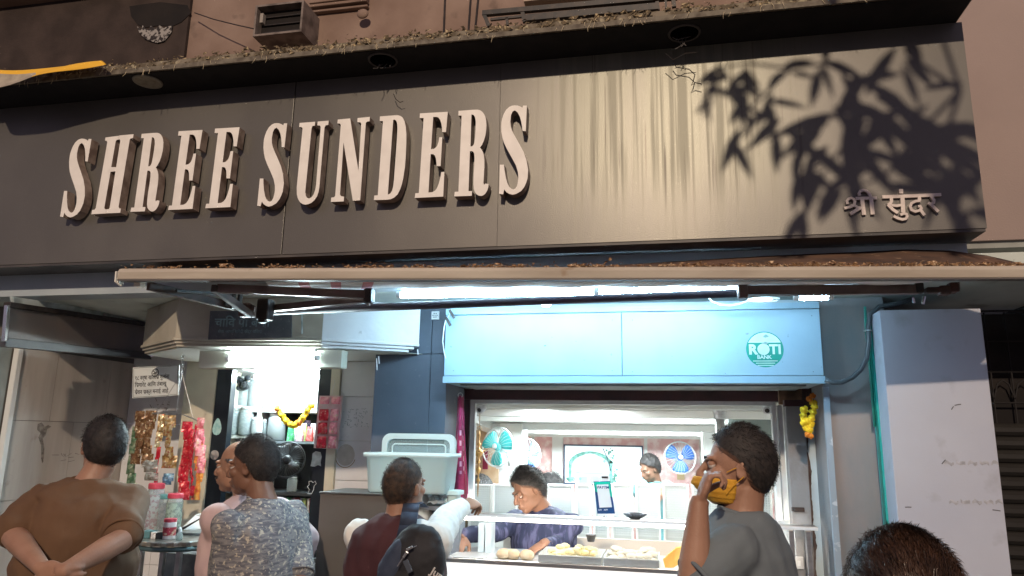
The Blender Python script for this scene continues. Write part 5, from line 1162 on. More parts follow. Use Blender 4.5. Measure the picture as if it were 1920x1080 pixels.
for k in range(7):
    x=543+k*7; c=P(x,945,Ys-.02); z=zsh4-.12; j=(k*3)%8
    a=MB(); a.box(c.x-.022,c.x+.02,c.y,c.y+.03,z,z+.085); tag(a.build('packet',mat('packet_'+PK[j]),bevel=.003),PK[j]+' packet on the bottom kiosk shelf, number %d from the left'%(k+1) if False else PK[j]+' packet on the bottom kiosk shelf below the small white jar','packet','packets on the kiosk shelf')
a=MB(); c=P(560,970,Ys); a.box(xi0-.3,xi1+.28,Ys-.08,4.459,zsh4-.14,zsh4-.122); a.build('shelf',mat('kiosk_dark'),kw)
# black table fan
ft=fan(539,862,4.12,.105,-.12,.25,'black wire table fan inside the kiosk window',mat('fan_black',(.02,.02,.022),.35),mat('fan_wire',(.05,.055,.06),.3,metal=.5),'kiosk fans',4,40)
# kiosk counter
a=MB(); c=P(420,985,3.85); a.box(xk(386),xk(634),3.70,YK-.002,0,1.10); a.build('counter_base',mat('kiosk_counter',(.10,.11,.12),.5,col2=(.2,.2,.2),scale=12),kw)
for x,y in ((572,996),(576,1062),(584,1030)):
    c=P(x,y,3.6); a=MB(); a.lathe((c.x,c.y,c.z),[(.03,0),(.04,.012),(.042,.014),(.03,.016)],16); tag(a.build('steel_cup',M_steel,smooth=True),{996:'top steel dish on the kiosk steps right of the speckled shirt',1062:'bottom steel dish on the kiosk steps near the picture edge',1030:'middle steel dish on the kiosk steps, nearest the low cabinet'}[y],'dish','steel dishes on the kiosk counter')
a=MB(); a.box(px_x(566,1000,3.6)-.02,px_x(600,1000,3.6),3.55,3.69,P(570,1068,3.6).z-.02,P(570,1068,3.6).z-.002); a.box(px_x(566,1000,3.6)-.02,px_x(600,1000,3.6),3.55,3.69,P(570,1000,3.6).z-.02,P(570,1000,3.6).z-.002); a.box(px_x(566,1000,3.6)-.02,px_x(600,1000,3.6),3.55,3.69,P(570,1034,3.6).z-.02,P(570,1034,3.6).z-.002); a.build('step_shelf',mat('kiosk_dark'),kw)

# ------------------------------------------------------------------ warning board
YW=3.72
c0=P(249,690,YW); wbd=thing('warning_board','white board with black Marathi no-smoking notice hanging by the kiosk','sign',tuple(P(292,717,YW)))
A=P(249,689,YW);B=P(336,684,YW);C_=P(334,741,YW);D=P(248,747,YW)
a=MB(); a.prism([A,B,C_,D],(0,.008,0)); a.build('board',mat('board_white',(.68,.72,.72),.45,col2=(.6,.64,.65),scale=8),wbd)
xd_=(B-A).normalized(); zd_=(A-D).normalized()
a=MB()
for p,q_ in ((A,B),(B,C_),(C_,D),(D,A)):
    ctr=(A+C_)/2; a.tube([p.lerp(ctr,.05)+Vector((0,-.0015,0)),q_.lerp(ctr,.05)+Vector((0,-.0015,0))],.0009,4)
a.build('border',mat('ink_black',(.02,.02,.025),.5),wbd)
M_ink=mat('ink_black')
for i,(txt,yy,ws) in enumerate((('१८ वर्षा खालील मुलांना',.585,.9),('िसगारेट आिण तंबाखू',.36,.97),('सेवन सक्त मनाई आहे',.13,.95))):
    o_=D+zd_*(A-D).length*yy+xd_*.016+Vector((0,-.001,0))
    text(txt,.0345,M_ink,'lettering',wbd,o_,xd=xd_,zd=zd_,ext=.0004,wscale=ws*.84,bold=.0002)
c=P(291,699,YW-.0015)
Rm=Matrix.Rotation(math.pi/2,3,'X')
a=MB(); a.torus(c,.022,.002,28,5,Rm); a.ribbon([c+Vector((-.017,0,.013)),c+Vector((.017,0,-.013))],.004,(0,.001,0)); a.ribbon([c+Vector((-.014,0,-.008)),c+Vector((.0,0,0)),c+Vector((.014,0,.006))],.0055,(0,.001,0)); a.build('no_smoking_symbol',M_ink,wbd)
for x in (258,318):
    a=MB(); a.torus(P(x,686,YW),.006,.0012,12,5,Rm); a.build('hook',M_steel,wbd)
# ------------------------------------------------------------------ hanging sachets
def wavy(px,py,Y,w_,h_,m,par,name='sachet',rot=0,seed=0):
    """one puffed foil packet"""
    c=P(px,py,Y); vs=[];fs=[]; n=5; ca,sa=math.cos(rot),math.sin(rot); R=Matrix.Rotation(rot,3,'Z')
    for side in (1,-1):
        for i in range(n):
            for j in range(n):
                u=(i/(n-1)-.5);v=(j/(n-1)-.5); puff=side*.16*w_*max(0,math.cos(u*math.pi))*max(0,math.cos(v*math.pi))+.05*w_*math.sin(seed+u*9+v*5)
                vs.append(c+R@Vector((u*w_,-puff,v*h_)))
    for s_ in (0,1):
        for i in range(n-1):
            for j in range(n-1):
                b=s_*n*n; fs.append((b+i*n+j,b+(i+1)*n+j,b+(i+1)*n+j+1,b+i*n+j+1))
    a=MB(); a.add(vs,fs); return a.build(name,m,par)
M_s={'brown':mat('foil_brown',(.15,.07,.03),.3,metal=.2,col2=(.26,.15,.07),scale=50,lo=.48,hi=.56,col3=(.7,.6,.4),s3=90,lo3=.62,hi3=.66),
 'gold':mat('foil_gold',(.42,.27,.10),.25,metal=.4,col2=(.62,.52,.34),scale=45,lo=.45,hi=.55,col3=(.35,.1,.06),s3=70,lo3=.58,hi3=.62),
 'red':mat('foil_red',(.50,.015,.035),.25,metal=.2,col2=(.62,.10,.10),scale=40,lo=.5,hi=.6,col3=(.8,.6,.5),s3=90,lo3=.64,hi3=.68),
 'pink':mat('foil_pink',(.75,.22,.28),.35,col2=(.85,.45,.45),scale=30,col3=(.85,.7,.5),s3=70,lo3=.6,hi3=.66),
 'orange':mat('foil_orange',(.75,.28,.05),.3,col2=(.75,.5,.15),scale=40,col3=(.6,.05,.05),s3=60,lo3=.56,hi3=.62),
 'green':mat('foil_green',(.06,.13,.07),.3,col2=(.25,.3,.2),scale=50),
 'blue':mat('foil_blue',(.04,.10,.18),.3,col2=(.2,.3,.35),scale=50),
 'silver':mat('foil_silver',(.55,.55,.5),.2,metal=.6,col2=(.3,.25,.2),scale=60)}
sets=[('brown','brown foil sachet strip hanging leftmost on the wire hanger',262,[780,797,814,831,848,862],19,17,.0),
 ('brown','brown foil sachet strip second from left on the hanger',280,[778,795,812,829,846,861],19,17,.3),
 ('gold','golden foil sachet strip in the middle, hanging beside the red strips',318,[788,808,828,848,868],27,20,-.2),
 ('red','dark red sachet strip hanging just right of the golden strip',352,[800,816,832,848,864,880,896,912,926],17,17,.7),
 ('red','glossy red sachet strip hanging right of the golden strip, nearer the jamb',363,[806,822,838,854,870,886,902,918],14,16,-.7),
 ('pink','pink and white sachet strip beside the black jamb',378,[795,812,829,846,863,878],17,17,.2),
 ('orange','orange and pink sachet strip low beside the black jamb',374,[838,856,874,892,910,928],18,18,-.1),
 ('green','dark green sachet strip at the far left of the hanger',252,[808,826,844,862,880,898,914],14,17,.5),
 ('blue','short dark blue sachet strip hanging behind the red ones',317,[893,903],17,12,.1),
 ('silver','silver crinkled sachet strip under the brown ones',283,[868,880,892],26,12,.4),
 ('gold','thin twisted gold sachet strip curling down the middle',300,[786,800,816,832],12,16,1.0),
 ('red','thin dark red twisted strip dangling lowest over the pink-lidded jar',297,[850,866,882,898,914,930],7,17,.9)]
hg=thing('wire_hanger','silver wire hanger and hook carrying the sachet strips','hanger',tuple(P(342,690,3.5)))
YHg=3.5
a=MB()
for k in range(6): a.torus(P(343-.6*(k%2),668+k*6,YHg),.009,.0022,12,5,Matrix.Rotation((k%2)*1.57,3,'Z')@Rm)
a.build('chain',M_steel,hg)
for (x,y) in ((290,778),(330,772),(362,785)):
    a=MB(); a.tube([P(341,700,YHg),P(x,y,YHg)],.0014,5); a.build('wire',M_steel,hg)
a=MB(); a.tube([P(x,y,YHg) for x,y in ((262,776),(290,775),(330,772),(362,785),(382,794))],.003,6); a.build('rod',M_steel,hg)
for si_,(m,l,x,ys,w_,h_,rt) in enumerate(sets):
    Y=YHg+.015*((si_*5)%4)-.02; k=Y/1348*1.12*1.05
    t=thing('sachet_strip',l,'sachets',tuple(P(x,ys[0]-8,Y)),'sachet strips on the hanger')
    for i,y in enumerate(ys): wavy(x+3.4*math.sin(i*.9+si_*2)-i*.9,y+2*math.sin(i*2.3+si_),Y+.006*math.sin(i+si_),w_*k,(h_+1.5)*k,M_s[m],t,rot=rt+.45*math.sin(i*1.3+si_),seed=i*2+si_)
# pink sachet card on right jamb
pk=thing('sachet_card','pink sachet card strip hanging on the cream post right of the kiosk window','sachets',tuple(P(615,745,YK-.03)))
Yc=YK-.035
a=MB(); a.prism([P(x,y,Yc+.012) for x,y in ((599,742),(643,742),(633,842),(588,840))],(0,.002,0)); a.build('card',mat('pink_card',(.72,.42,.44),.4,col2=(.78,.62,.6),scale=20,trans=.2),pk)
for j,y in enumerate((778,803,829)):
    for i,x in enumerate((607,627)):
        wavy(x-2.2*j,y,Yc,.058 if i==0 else .050,.066,M_s['red'] if i==0 else M_s['pink'],pk,seed=i+j)
for i in (0,1): wavy(609+i*21,751,Yc,.055,.04,M_s['pink'],pk,seed=i)
a=MB(); a.tube([P(622,742,Yc),P(624,728,Yc),P(628,718,Yc),P(626,712,Yc)],.0014,5); a.build('hook',M_steel,pk)
# ------------------------------------------------------------------ round table of the kiosk
YT=3.30
tc=P(318,1012,YT); tb=thing('round_table','small round table with scalloped metal edge and steel legs beside the kiosk','table',(tc.x,YT+.05,0))
zt=tc.z; cxx,cyy=tc.x-.02,YT+.10; rT=.20
a=MB(); n=72; vs=[];fs=[]
pr=[(rT*.5,zt-.02),(rT,zt-.02),(rT*1.02,zt-.004),(rT*.99,zt),(0.002,zt-.0005)]
for i,(r,z) in enumerate(pr):
    for k in range(n):
        an=2*math.pi*k/n; rr=r+(.006 if k%3==0 else -.004)*(i in(1,2)); vs.append((cxx+rr*math.cos(an),cyy+rr*math.sin(an),z+(.003 if k%3==0 and i==2 else 0)))
for i in range(4):
    for k in range(n): fs.append((i*n+k,i*n+(k+1)%n,(i+1)*n+(k+1)%n,(i+1)*n+k))
a.add(vs,fs); a.build('tabletop',mat('tray_metal',(.45,.45,.42),.3,metal=.7,col2=(.25,.22,.18),scale=25),tb)
a=MB(); a.torus((cxx,cyy,zt-.035),rT*.93,.012,40,8); a.build('rim_band',mat('teal_steel',(.10,.16,.17),.35,metal=.5),tb,smooth=True)
for an in (-.9,-2.2,.4,2.6):
    x,y=cxx+rT*.85*math.cos(an),cyy+rT*.85*math.sin(an); a=MB(); a.box(x-.012,x+.012,y-.012,y+.012,0,zt-.047); a.build('leg',M_steel,tb,bevel=.002)
a=MB(); a.lathe((cxx,cyy,zt-.30),[(rT*.8,0),(rT*.82,.01),(.002,.012)],30); a.build('lower_shelf',mat('teal_steel'),tb)
a=MB(); a.sphere((cxx+.03,cyy-.03,zt-.24),(.10,.09,.04),14,8); tag(a.build('brown_bundle',mat('brown_leaves',(.15,.07,.05),.8,col2=(.3,.18,.12),scale=20),smooth=True),'brown bundle on the lower shelf of the round table','bundle')
def tjar(px,py,Y,r,h,label,cm,lm): 
    x=P(px,py,Y).x; t=thing('jar',label,'jar',(x,Y,zt+.001),'jars on the round table')
    a=MB(); a.lathe((x,Y,zt+.001),[(r*.96,0),(r,.006),(r,h*.84),(r*.85,h*.92)],20); a.build('glass',M_jar,t,smooth=True)
    a=MB(); a.lathe((x,Y,zt+.004),[(r*.88,0),(r*.9,h*.05),(r*.88,h*.78)],14); a.build('contents',cm,t,smooth=True)
    a=MB(); a.lathe((x,Y,zt+h*.921),[(r*.92,0),(r*.96,.004),(r*.96,h*.10),(r*.85,h*.12)],22); a.build('lid',lm,t)
M_lr=mat('lid_red',(.50,.06,.09),.4)
tjar(286,980,YT+.16,.042,.245,'tall red-lidded jar with pink wrapped sweets on the round table',mat('pink_sweets',(.45,.2,.25),.5,col2=(.65,.6,.62),scale=55,lo=.45,hi=.55),M_lr)
tjar(303,980,YT+.18,.035,.19,'blue-grey jar between the two red-lidded jars',mat('blue_sweets',(.12,.15,.22),.5,col2=(.4,.42,.5),scale=55),mat('lid_teal',(.1,.25,.25),.4))
tjar(324,980,YT+.14,.040,.20,'red-lidded jar full of green sweets on the round table',mat('green_sweets',(.05,.13,.05),.5,col2=(.35,.5,.3),scale=50,lo=.48,hi=.56),M_lr)
# red and white tin, bottle, small boxes, paper, brush
x=P(317,1000,YT+.02).x; t=thing('tin','white tin with red label and red lid at the table front','tin',(x,YT+.02,zt+.001))
a=MB(); a.lathe((x,YT+.02,zt+.001),[(.03,0),(.031,.003),(.031,.075),(.028,.08)],24); a.build('body',mat('tin_white',(.68,.62,.62),.4),t,smooth=False)
a=MB(); a.lathe((x,YT+.02,zt+.082),[(.030,0),(.030,.014),(.026,.016)],24); a.build('lid',M_lr,t)
a=MB(); a.lathe((x,YT+.02,zt+.018),[(.0315,0),(.0315,.04)],24); a.build('label',mat('label_red',(.35,.03,.05),.5,col2=(.6,.4,.3),scale=60,lo=.5,hi=.56),t)
x=P(337,1000,YT+.0).x; t=thing('bottle','tiny clear bottle with pointed cap at the table front','bottle',(x,YT,zt+.001)); a=MB(); a.lathe((x,YT,zt+.001),[(.014,0),(.015,.003),(.015,.03),(.008,.038)],16); a.build('glass',M_jar,t,smooth=True); a=MB(); a.lathe((x,YT,zt+.04),[(.010,0),(.009,.014),(.003,.022)],14); a.build('cap',M_lw,t)
for x_,y_,m,l,s_ in ((276,1.0,'teal_box','flat teal box near the brown shirt man on the round table',.03),(290,1.0,'packet_grey','small grey tin box on the round table beside the teal box',.022),(300,1,'kiosk_dark','small dark box on the round table left of the white tin',.02)):
    x=P(x_,1005,YT+.0).x; a=MB(); a.box(x-s_,x+s_,YT-.01,YT+.04,zt+.001,zt+.02+s_*.6); tag(a.build('small_box',mat(m,(.1,.22,.24),.5),bevel=.002),l,'box')
pts=[P(342,985,YT+.10),P(368,962,YT+.22),P(396,958,YT+.26),P(400,968,YT+.26),P(396,990,YT+.24),P(352,994,YT+.12)]
a=MB(); a.prism([P(338,992,3.44),P(366,966,3.5),P(398,960,3.52),P(402,982,3.52),P(392,990,3.5),P(348,994,3.44)],(0,.02,.004)); tag(a.build('paper_bundle',mat('white_paper',(.68,.70,.70),.7,col2=(.6,.58,.52),scale=14)),'white paper bundle leaning at the edge of the round table','paper')
a=MB(); a.tube([P(330,998,3.36),P(352,986,3.36),P(376,972,3.36)],[.009,.005,.003],8); tag(a.build('brush',M_black),'black brush lying over the white paper','brush')
a=MB(); A=P(340,992,3.5);B=P(402,1012,3.5); a.box(A.x,B.x,3.47,3.66,B.z-.02,A.z-.012); tag(a.build('steel_box',mat('dull_steel',(.35,.38,.38),.4,metal=.6),bevel=.003),'dull steel box under the white paper beside the kiosk','box')

# ------------------------------------------------------------------ people
def remesh(mb, vox, smooth, name, m, parent, deci=1.0, post=None, factor=.5):
    me=bpy.data.meshes.new(name); me.from_pydata([tuple(v) for v in mb.v],[],mb.f)
    bm=bmesh.new(); bm.from_mesh(me); bmesh.ops.recalc_face_normals(bm,faces=bm.faces); bm.to_mesh(me); bm.free()
    ob=bpy.data.objects.new(name,me); COL.objects.link(ob)
    r=ob.modifiers.new('r','REMESH'); r.mode='VOXEL'; r.voxel_size=vox
    s=ob.modifiers.new('s','SMOOTH'); s.factor=factor; s.iterations=smooth
    if deci<1: d=ob.modifiers.new('d','DECIMATE'); d.ratio=deci
    dg=bpy.context.evaluated_depsgraph_get(); me2=bpy.data.meshes.new_from_object(ob.evaluated_get(dg))
    bpy.data.objects.remove(ob); bpy.data.meshes.remove(me)
    n=len(me2.vertices); co=np.empty(n*3); me2.vertices.foreach_get('co',co); co=co.reshape(-1,3)
    no=np.empty(n*3); me2.vertices.foreach_get('normal',no); no=no.reshape(-1,3)
    if post: co=post(co,no)
    o=Vector((0,0,0)); q=parent
    while q is not None: o=o+q.location; q=q.parent
    co=co-np.array(o); me2.vertices.foreach_set('co',co.ravel()); me2.update()
    me2.polygons.foreach_set('use_smooth',[True]*len(me2.polygons))
    me2.materials.clear(); me2.materials.append(m)
    r_=bpy.data.objects.new(name,me2); COL.objects.link(r_); r_.parent=parent; return r_
def RZ(phi): return Matrix.Rotation(-math.radians(phi),3,'Z')
def ell(mb,R,c0,c,r,seg=20,rings=14,Q=None):
    mb.sphere(c0+R@Vector(c), r, seg, rings, (R@Q) if Q else R)
def limb(mb,pts,rs):
    mb.tube(pts,rs,14)
    for p,r in zip(pts,rs): mb.sphere(p,r*.995,14,10)
def loft(mb,secs,R,n=28):   # secs: (center, rx, ry)
    vs=[];fs=[]
    for c,rx,ry in secs:
        for k in range(n):
            a=2*math.pi*k/n; ca,sa=math.cos(a),math.sin(a)
            e=.82; x=math.copysign(abs(ca)**e,ca)*rx; y=math.copysign(abs(sa)**e,sa)*ry
            vs.append(Vector(c)+R@Vector((x,y,0)))
    for i in range(len(secs)-1):
        for k in range(n): fs.append((i*n+k,i*n+(k+1)%n,(i+1)*n+(k+1)%n,(i+1)*n+k))
    fs.append(tuple(range(n-1,-1,-1))); fs.append(tuple(range((len(secs)-1)*n,len(secs)*n)))
    mb.add(vs,fs)
def hand(mb,W,d,nrm,curl=.5,side=1,s=1.0,spread=.05):
    """W wrist, d direction of the hand, nrm the way the palm faces, side +1/-1 picks where the thumb sits"""
    d=Vector(d).normalized(); nrm=Vector(nrm); nrm=(nrm-d*nrm.dot(d)).normalized(); w_=d.cross(nrm).normalized()*side
    R=Matrix((w_,d,nrm)).transposed()
    mb.tube([W-d*.015,W+d*.02],[.024*s,.026*s],12)
    c=W+d*.052*s; mb.sphere(c,(.040*s,.050*s,.0155*s),16,12,R)
    mb.sphere(W+d*.075*s,(.041*s,.022*s,.013*s),16,10,R)
    for i,(o_,L_,r_) in enumerate(((-.029,.062,.0072),(-.010,.074,.0080),(.010,.078,.0082),(.030,.070,.0080))):
        b=W+d*.085*s+w_*o_*s; ang=0; dirn=(d+w_*spread*(o_/.03)).normalized(); pts=[b-d*.02*s,b]
        cu=curl*(1+.12*(1.5-i)*.5)
        for seg,fr in enumerate((.45,.32,.23)):
            ang+=cu*(1.0,1.15,.8)[seg]; dd=(dirn*math.cos(ang)+nrm*math.sin(ang)).normalized(); pts.append(pts[-1]+dd*L_*fr*s)
        limb(mb,pts,[r_*1.05*s,r_*1.05*s,r_*s,r_*.92*s,r_*.78*s])
    t0=W+d*.022*s+w_*.022*s; t1=t0+(d*.55+w_*.75+nrm*.25).normalized()*.036*s; t2=t1+(d*.85+w_*.25+nrm*(.25+curl*.5)).normalized()*.032*s; t3=t2+(d*.85-w_*.1+nrm*(.25+curl*.6)).normalized()*.026*s
    limb(mb,[t0,t1,t2,t3],[.014*s,.0115*s,.010*s,.0078*s])

def hair_piece(R,c0,s,style,m,parent,seed=1,nst=2600,length=.012,name='hair',skc=(.2,.1,.06),fine=False):
    rnd=random.Random(seed); C_=Vector((0,-.018,.018)); rad=Vector((.0785,.0985,.106))
    th={'short':.0075,'crop':.004,'bald':.004,'thick':.017,'long':.017}[style]
    def hl(x,y):   # hairline height for head-space y
        pts=[(-.13,-.075),(-.075,-.070),(-.045,-.052),(-.022,-.005),(.000,.020),(.030,.040),(.048,.050),(.062,.082),(.085,.088),(.12,.095)]
        for (a,b),(c,d) in zip(pts,pts[1:]):
            if y<=c: 
                f=max(0,(y-a)/(c-a)); v=b+(d-b)*f; break
        else: v=pts[-1][1]
        return v
    def mask(p):
        h=hl(p.x,p.y); v=(p.z-h)/.014+.5
        if style=='bald':
            top=.050-.0*p.y if p.y>-.06 else .075
            v=min(v,(top-p.z)/.02)
            if p.y>.035: v=0
        return max(0,min(1,v))
    nu,nv=64,44; vs=[];fs=[];src=[]
    for i in range(nv+1):
        t=math.pi*.86*i/nv
        for k in range(nu):
            a=2*math.pi*k/nu; d=Vector((math.sin(t)*math.cos(a),math.sin(t)*math.sin(a),math.cos(t)))
            p=C_+Vector((d.x*rad.x,d.y*rad.y,d.z*rad.z)); mk=mask(p); mk=mk*mk*(3-2*mk)
            tz=th*(1.0+(.8*max(0,d.z) if style in('thick','short') else 0)+(.35*max(0,d.z) if style=='crop' else 0))
            q=p*1.0+d*(tz*mk*s-(1-mk)*.010)
            q+=d*(noise.noise(p*38+Vector((seed,0,0)))*.004*(1.8 if style=='thick' else .6)*mk)
            vs.append(c0+R@(q*s)); src.append((p,mk,d))
    for i in range(nv):
        for k in range(nu):
            A=i*nu+k; B=i*nu+(k+1)%nu
            fs.append((A,B,B+nu,A+nu))
    cm=m.copy(); cm.name=m.name+'_faded'; nt=cm.node_tree; b_=nt.nodes['Principled BSDF']; at=nt.nodes.new('ShaderNodeAttribute'); at.attribute_name='fade'
    mx=nt.nodes.new('ShaderNodeMix'); mx.data_type='RGBA'; nt.links.new(at.outputs['Fac'],mx.inputs[0]); mx.inputs[6].default_value=(*skc,1)
    src_=b_.inputs['Base Color'].links[0].from_socket if b_.inputs['Base Color'].links else None
    if src_: nt.links.new(src_,mx.inputs[7])
    nt.links.new(mx.outputs[2],b_.inputs['Base Color'])
    a=MB(); a.add(vs,fs); cap=a.build(name,cm,parent,smooth=True)
    fa=cap.data.attributes.new('fade','FLOAT','POINT'); fd=.030 if style=='crop' else .012
    for i,(p,mk,d) in enumerate(src): fa.data[i].value=max(0,min(1,(p.z-hl(p.x,p.y)-.002)/fd+.15+.25*noise.noise(p*160)))
    a=MB(); cand=[i for i,(p,mk,d) in enumerate(src) if mk>.35 and i>=nu]
    flow=Vector((.15,-.5,-.55)); spk={'thick':.55,'short':.22,'crop':.15,'bald':.1,'long':.1}[style]
    if fine: spk=.04; flow=Vector((.25,-.75,-.2))
    for _ in range(nst):
        i=cand[rnd.randrange(len(cand))]; p,mk,d=src[i]; base=Vector(vs[i])+Vector((rnd.uniform(-1,1),rnd.uniform(-1,1),rnd.uniform(-1,1)))*.005
        f=flow-d*flow.dot(d); dirn=(d*spk+f*.8+Vector((rnd.gauss(0,.28),rnd.gauss(0,.28),rnd.gauss(0,.22)))*(.45 if fine else 1))
        if style in('thick',) and d.z>.3: dirn+=d*.5
        dirn=R@dirn.normalized(); L_=length*s*rnd.uniform(.5,1.3); sd=dirn.cross(Vector((rnd.random(),rnd.random(),rnd.random()))).normalized()*(.00035 if fine else .0006)
        b0=base-dirn*.002; mid=b0+dirn*L_*.6; tip=b0+dirn*L_+(R@f)*L_*.25
        a.add([b0-sd,b0+sd,mid+sd*.8,mid-sd*.8,tip],[(0,1,2,3),(3,2,4)])
    tag(a.build('hair_strands',m,cap),kind='stuff')
    return cap

def person(label,head,ph,pitch,roll,pb,shirt,skin,hairm,style='short',hs=1.0,sw=.185,girth=1.0,lsl=.42,arms=None,sleeve='short',lean=(0,0),
           hip_z=None,legs=True,vox=.0045,trousers=None,sleeve_m=None,seed=1,seated=False,hand_s=1.0,trap=1.0,neck_dx=(0,0,0),torso_len=.66,hair_len=.012,nst=2600,fine=False,mous=False,group=None,ground=0.0,deci=.4,wr=1.0):
    head=Vector(head); Rh=RZ(ph)@Matrix.Rotation(math.radians(pitch),3,'X')@Matrix.Rotation(math.radians(roll),3,'Y'); Rb=RZ(pb)
    root=thing('person',label,'person',(head.x,head.y,ground),group)
    s=hs
    N=head+Rh@Vector((0,-.03,-.10))*s; N=Vector((N.x,N.y,head.z))+Rb@Vector((0,-.015,0)); N.z=head.z-.138*s; N+=Vector(neck_dx)
    L_=Vector((lean[0],lean[1],0))
    def tc(dz): return N+Rb@Vector((L_.x*dz/.66,L_.y*dz/.66,0))-Vector((0,0,dz))
    g=girth
    secs=lambda o_:[(tc(-.010),.058+o_*.4,.060+o_*.4),(tc(.012),.085*trap+o_,.070+o_),(tc(.035),.125*trap+o_,.082+o_),(tc(.06),sw*.88+o_,.092*g+o_),(tc(.10),sw*.96+o_,.108*g+o_),(tc(.18),sw*.98+o_,.122*g+o_),(tc(.28),sw*.92*g+o_,.122*g+o_),(tc(.40),sw*.86*g+o_,.122*g+o_),(tc(.50),sw*.88*g+o_,.128*g+o_),(tc(.60),sw*.92*g+o_,.130*g+o_),(tc(torso_len),sw*.90*g+o_,.125*g+o_)]
    SH={sd:tc(.075)+Rb@Vector((sd*(sw+.0),0,0)) for sd in (-1,1)}
    b=MB()
    # head
    E=lambda c,r,Q=None:ell(b,Rh,head,Vector(c)*s,tuple(x*s for x in r),Q=Q)
    E((0,-.016,.022),(.074,.096,.100)); E((0,.025,-.035),(.060,.064,.078)); E((0,.058,-.092),(.027,.026,.022)); 
    for q in (-1,1):
        E((q*.045,.008,-.060),(.016,.034,.034)); E((q*.040,.058,-.018),(.022,.024,.022)); E((q*.026,.078,.026),(.026,.014,.010))
        E((q*.0765,-.012,-.004),(.007,.019,.030),Matrix.Rotation(q*-.35,3,'Z')); E((q*.080,-.018,.010),(.006,.014,.018),Matrix.Rotation(q*-.45,3,'Z')); E((q*.0115,.098,-.034),(.009,.011,.008))
    b.tube([head+Rh@Vector(v)*s for v in ((0,.084,.022),(0,.097,.000),(0,.110,-.022),(0,.112,-.031))],[.008*s,.0095*s,.0115*s,.010*s],12)
    E((0,.112,-.030),(.011,.010,.009)); E((0,.092,-.058),(.024,.010,.0055)); E((0,.090,-.069),(.020,.010,.007)); E((0,.080,-.063),(.032,.014,.020))
    # neck
    nb=N+Vector((0,0,-.03)); nt=head+Rh@Vector((0,-.030,-.055))*s
    b.tube([nb,nb.lerp(nt,.5),nt],[.068*s,.058*s,.056*s],20); b.sphere(nt,.054*s,16,12)
    loft(b,[(c,rx-.004,ry-.004) for c,rx,ry in secs(0)],Rb)
    armpts={}
    for sd in (-1,1):
        S=SH[sd]
        if arms and sd in arms: Ee,Ww=Vector(arms[sd][0]),Vector(arms[sd][1])
        else: Ee=S+Rb@Vector((sd*.045,-.01,-.29)); Ww=Ee+Rb@Vector((0,.05,-.25))
        armpts[sd]=(S,Ee,Ww)
        limb(b,[S,S.lerp(Ee,.35),S.lerp(Ee,.8),Ee],[.052,.050,.042,.040]); limb(b,[Ee,Ee.lerp(Ww,.3),Ee.lerp(Ww,.8),Ww],[.040,.041,.030,.0255])
        hp=arms[sd][2] if arms and sd in arms and len(arms[sd])>2 else dict(d=(Ww-Ee),n=Rb@Vector((-sd,0,0)),curl=.3,side=1)
        hand(b,Ww,hp['d'],hp['n'],hp.get('curl',.4),hp.get('side',1),hand_s*hp.get('s',1.0))
    # legs
    hipc=tc(torso_len-.02)
    kn={};an={}
    for sd in (-1,1):
        h=hipc+Rb@Vector((sd*.09,0,-.02))
        if seated: k=h+Rb@Vector((sd*.03,.42,0)); an_=k+Rb@Vector((0,0,-(k.z-ground-.08)))
        else: k=Vector((h.x,h.y,ground+(h.z-ground)*.52)); an_=Vector((h.x,h.y,ground+.085))
        kn[sd],an[sd]=(h,k),an_
        limb(b,[h,h.lerp(k,.5),k],[.082,.07,.053]); limb(b,[k,k.lerp(an_,.35),an_],[.053,.055,.036])
    Rhn=np.array(Rh); hn=np.array(head)
    def post(co,no):
        q=(co-hn)@Rhn/s   # to head space
        for sx in (-1,1):
            d2=((q-np.array([sx*.031,.083,.006]))**2/np.array([.017,.03,.011])**2).sum(1); co=co-(Rhn@np.array([0,1,0]))[None,:]*(.010*s*np.exp(-d2))[:,None]
            d2=((q-np.array([sx*.082,-.008,-.002]))**2/np.array([.012,.011,.016])**2).sum(1); co=co-(Rhn@np.array([sx,0,0]))[None,:]*(.0055*s*np.exp(-d2))[:,None]
        d2=((q-np.array([0,.105,-.0635]))**2/np.array([.022,.03,.0022])**2).sum(1); co=co-(Rhn@np.array([0,1,0]))[None,:]*(.004*s*np.exp(-d2))[:,None]
        return co
    body=remesh(b,vox,3,'body',skin,root,deci,post)
    # eyes, brows
    for q in (-1,1):
        e=MB(); c=head+Rh@Vector((q*.031,.0735,.006))*s; e.sphere(c,.0118*s,14,10); ey=e.build('eye',mat('eye_white',(.55,.5,.47),.2),root,smooth=True)
        e=MB(); e.sphere(c+Rh@Vector((0,.0085,-.002))*s,(.0055*s,.0045*s,.0055*s),12,8,Rh); e.build('iris',mat('iris_dark',(.015,.008,.005),.1),ey,smooth=True)
        e=MB(); e.sphere(c+Rh@Vector((0,.001,.0028))*s,(.0128*s,.0124*s,.0105*s),14,8,Rh); e.build('eyelid',skin,root,smooth=True)
        e=MB(); pts=[head+Rh@Vector((q*x,y,z))*s for x,y,z in ((.012,.094,.022),(.022,.094,.027),(.034,.087,.028),(.047,.074,.022))]; e.tube(pts,[.0022*s,.0036*s,.0032*s,.0012*s],8); e.build('eyebrow',hairm,root,smooth=True)
    if mous:
        e=MB(); pts=[head+Rh@Vector((x,y,z))*s for x,y,z in ((-.030,.088,-.058),(-.016,.100,-.049),(0,.104,-.047),(.016,.100,-.049),(.030,.088,-.058))]; e.tube(pts,[.002*s,.0048*s,.005*s,.0048*s,.002*s],8); e.build('moustache',hairm,root,smooth=True)
    if style: hair_piece(Rh,head,s,style,hairm,root,seed,nst,hair_len,fine=fine,skc=tuple(skin.node_tree.nodes['Principled BSDF'].inputs['Base Color'].default_value)[:3])
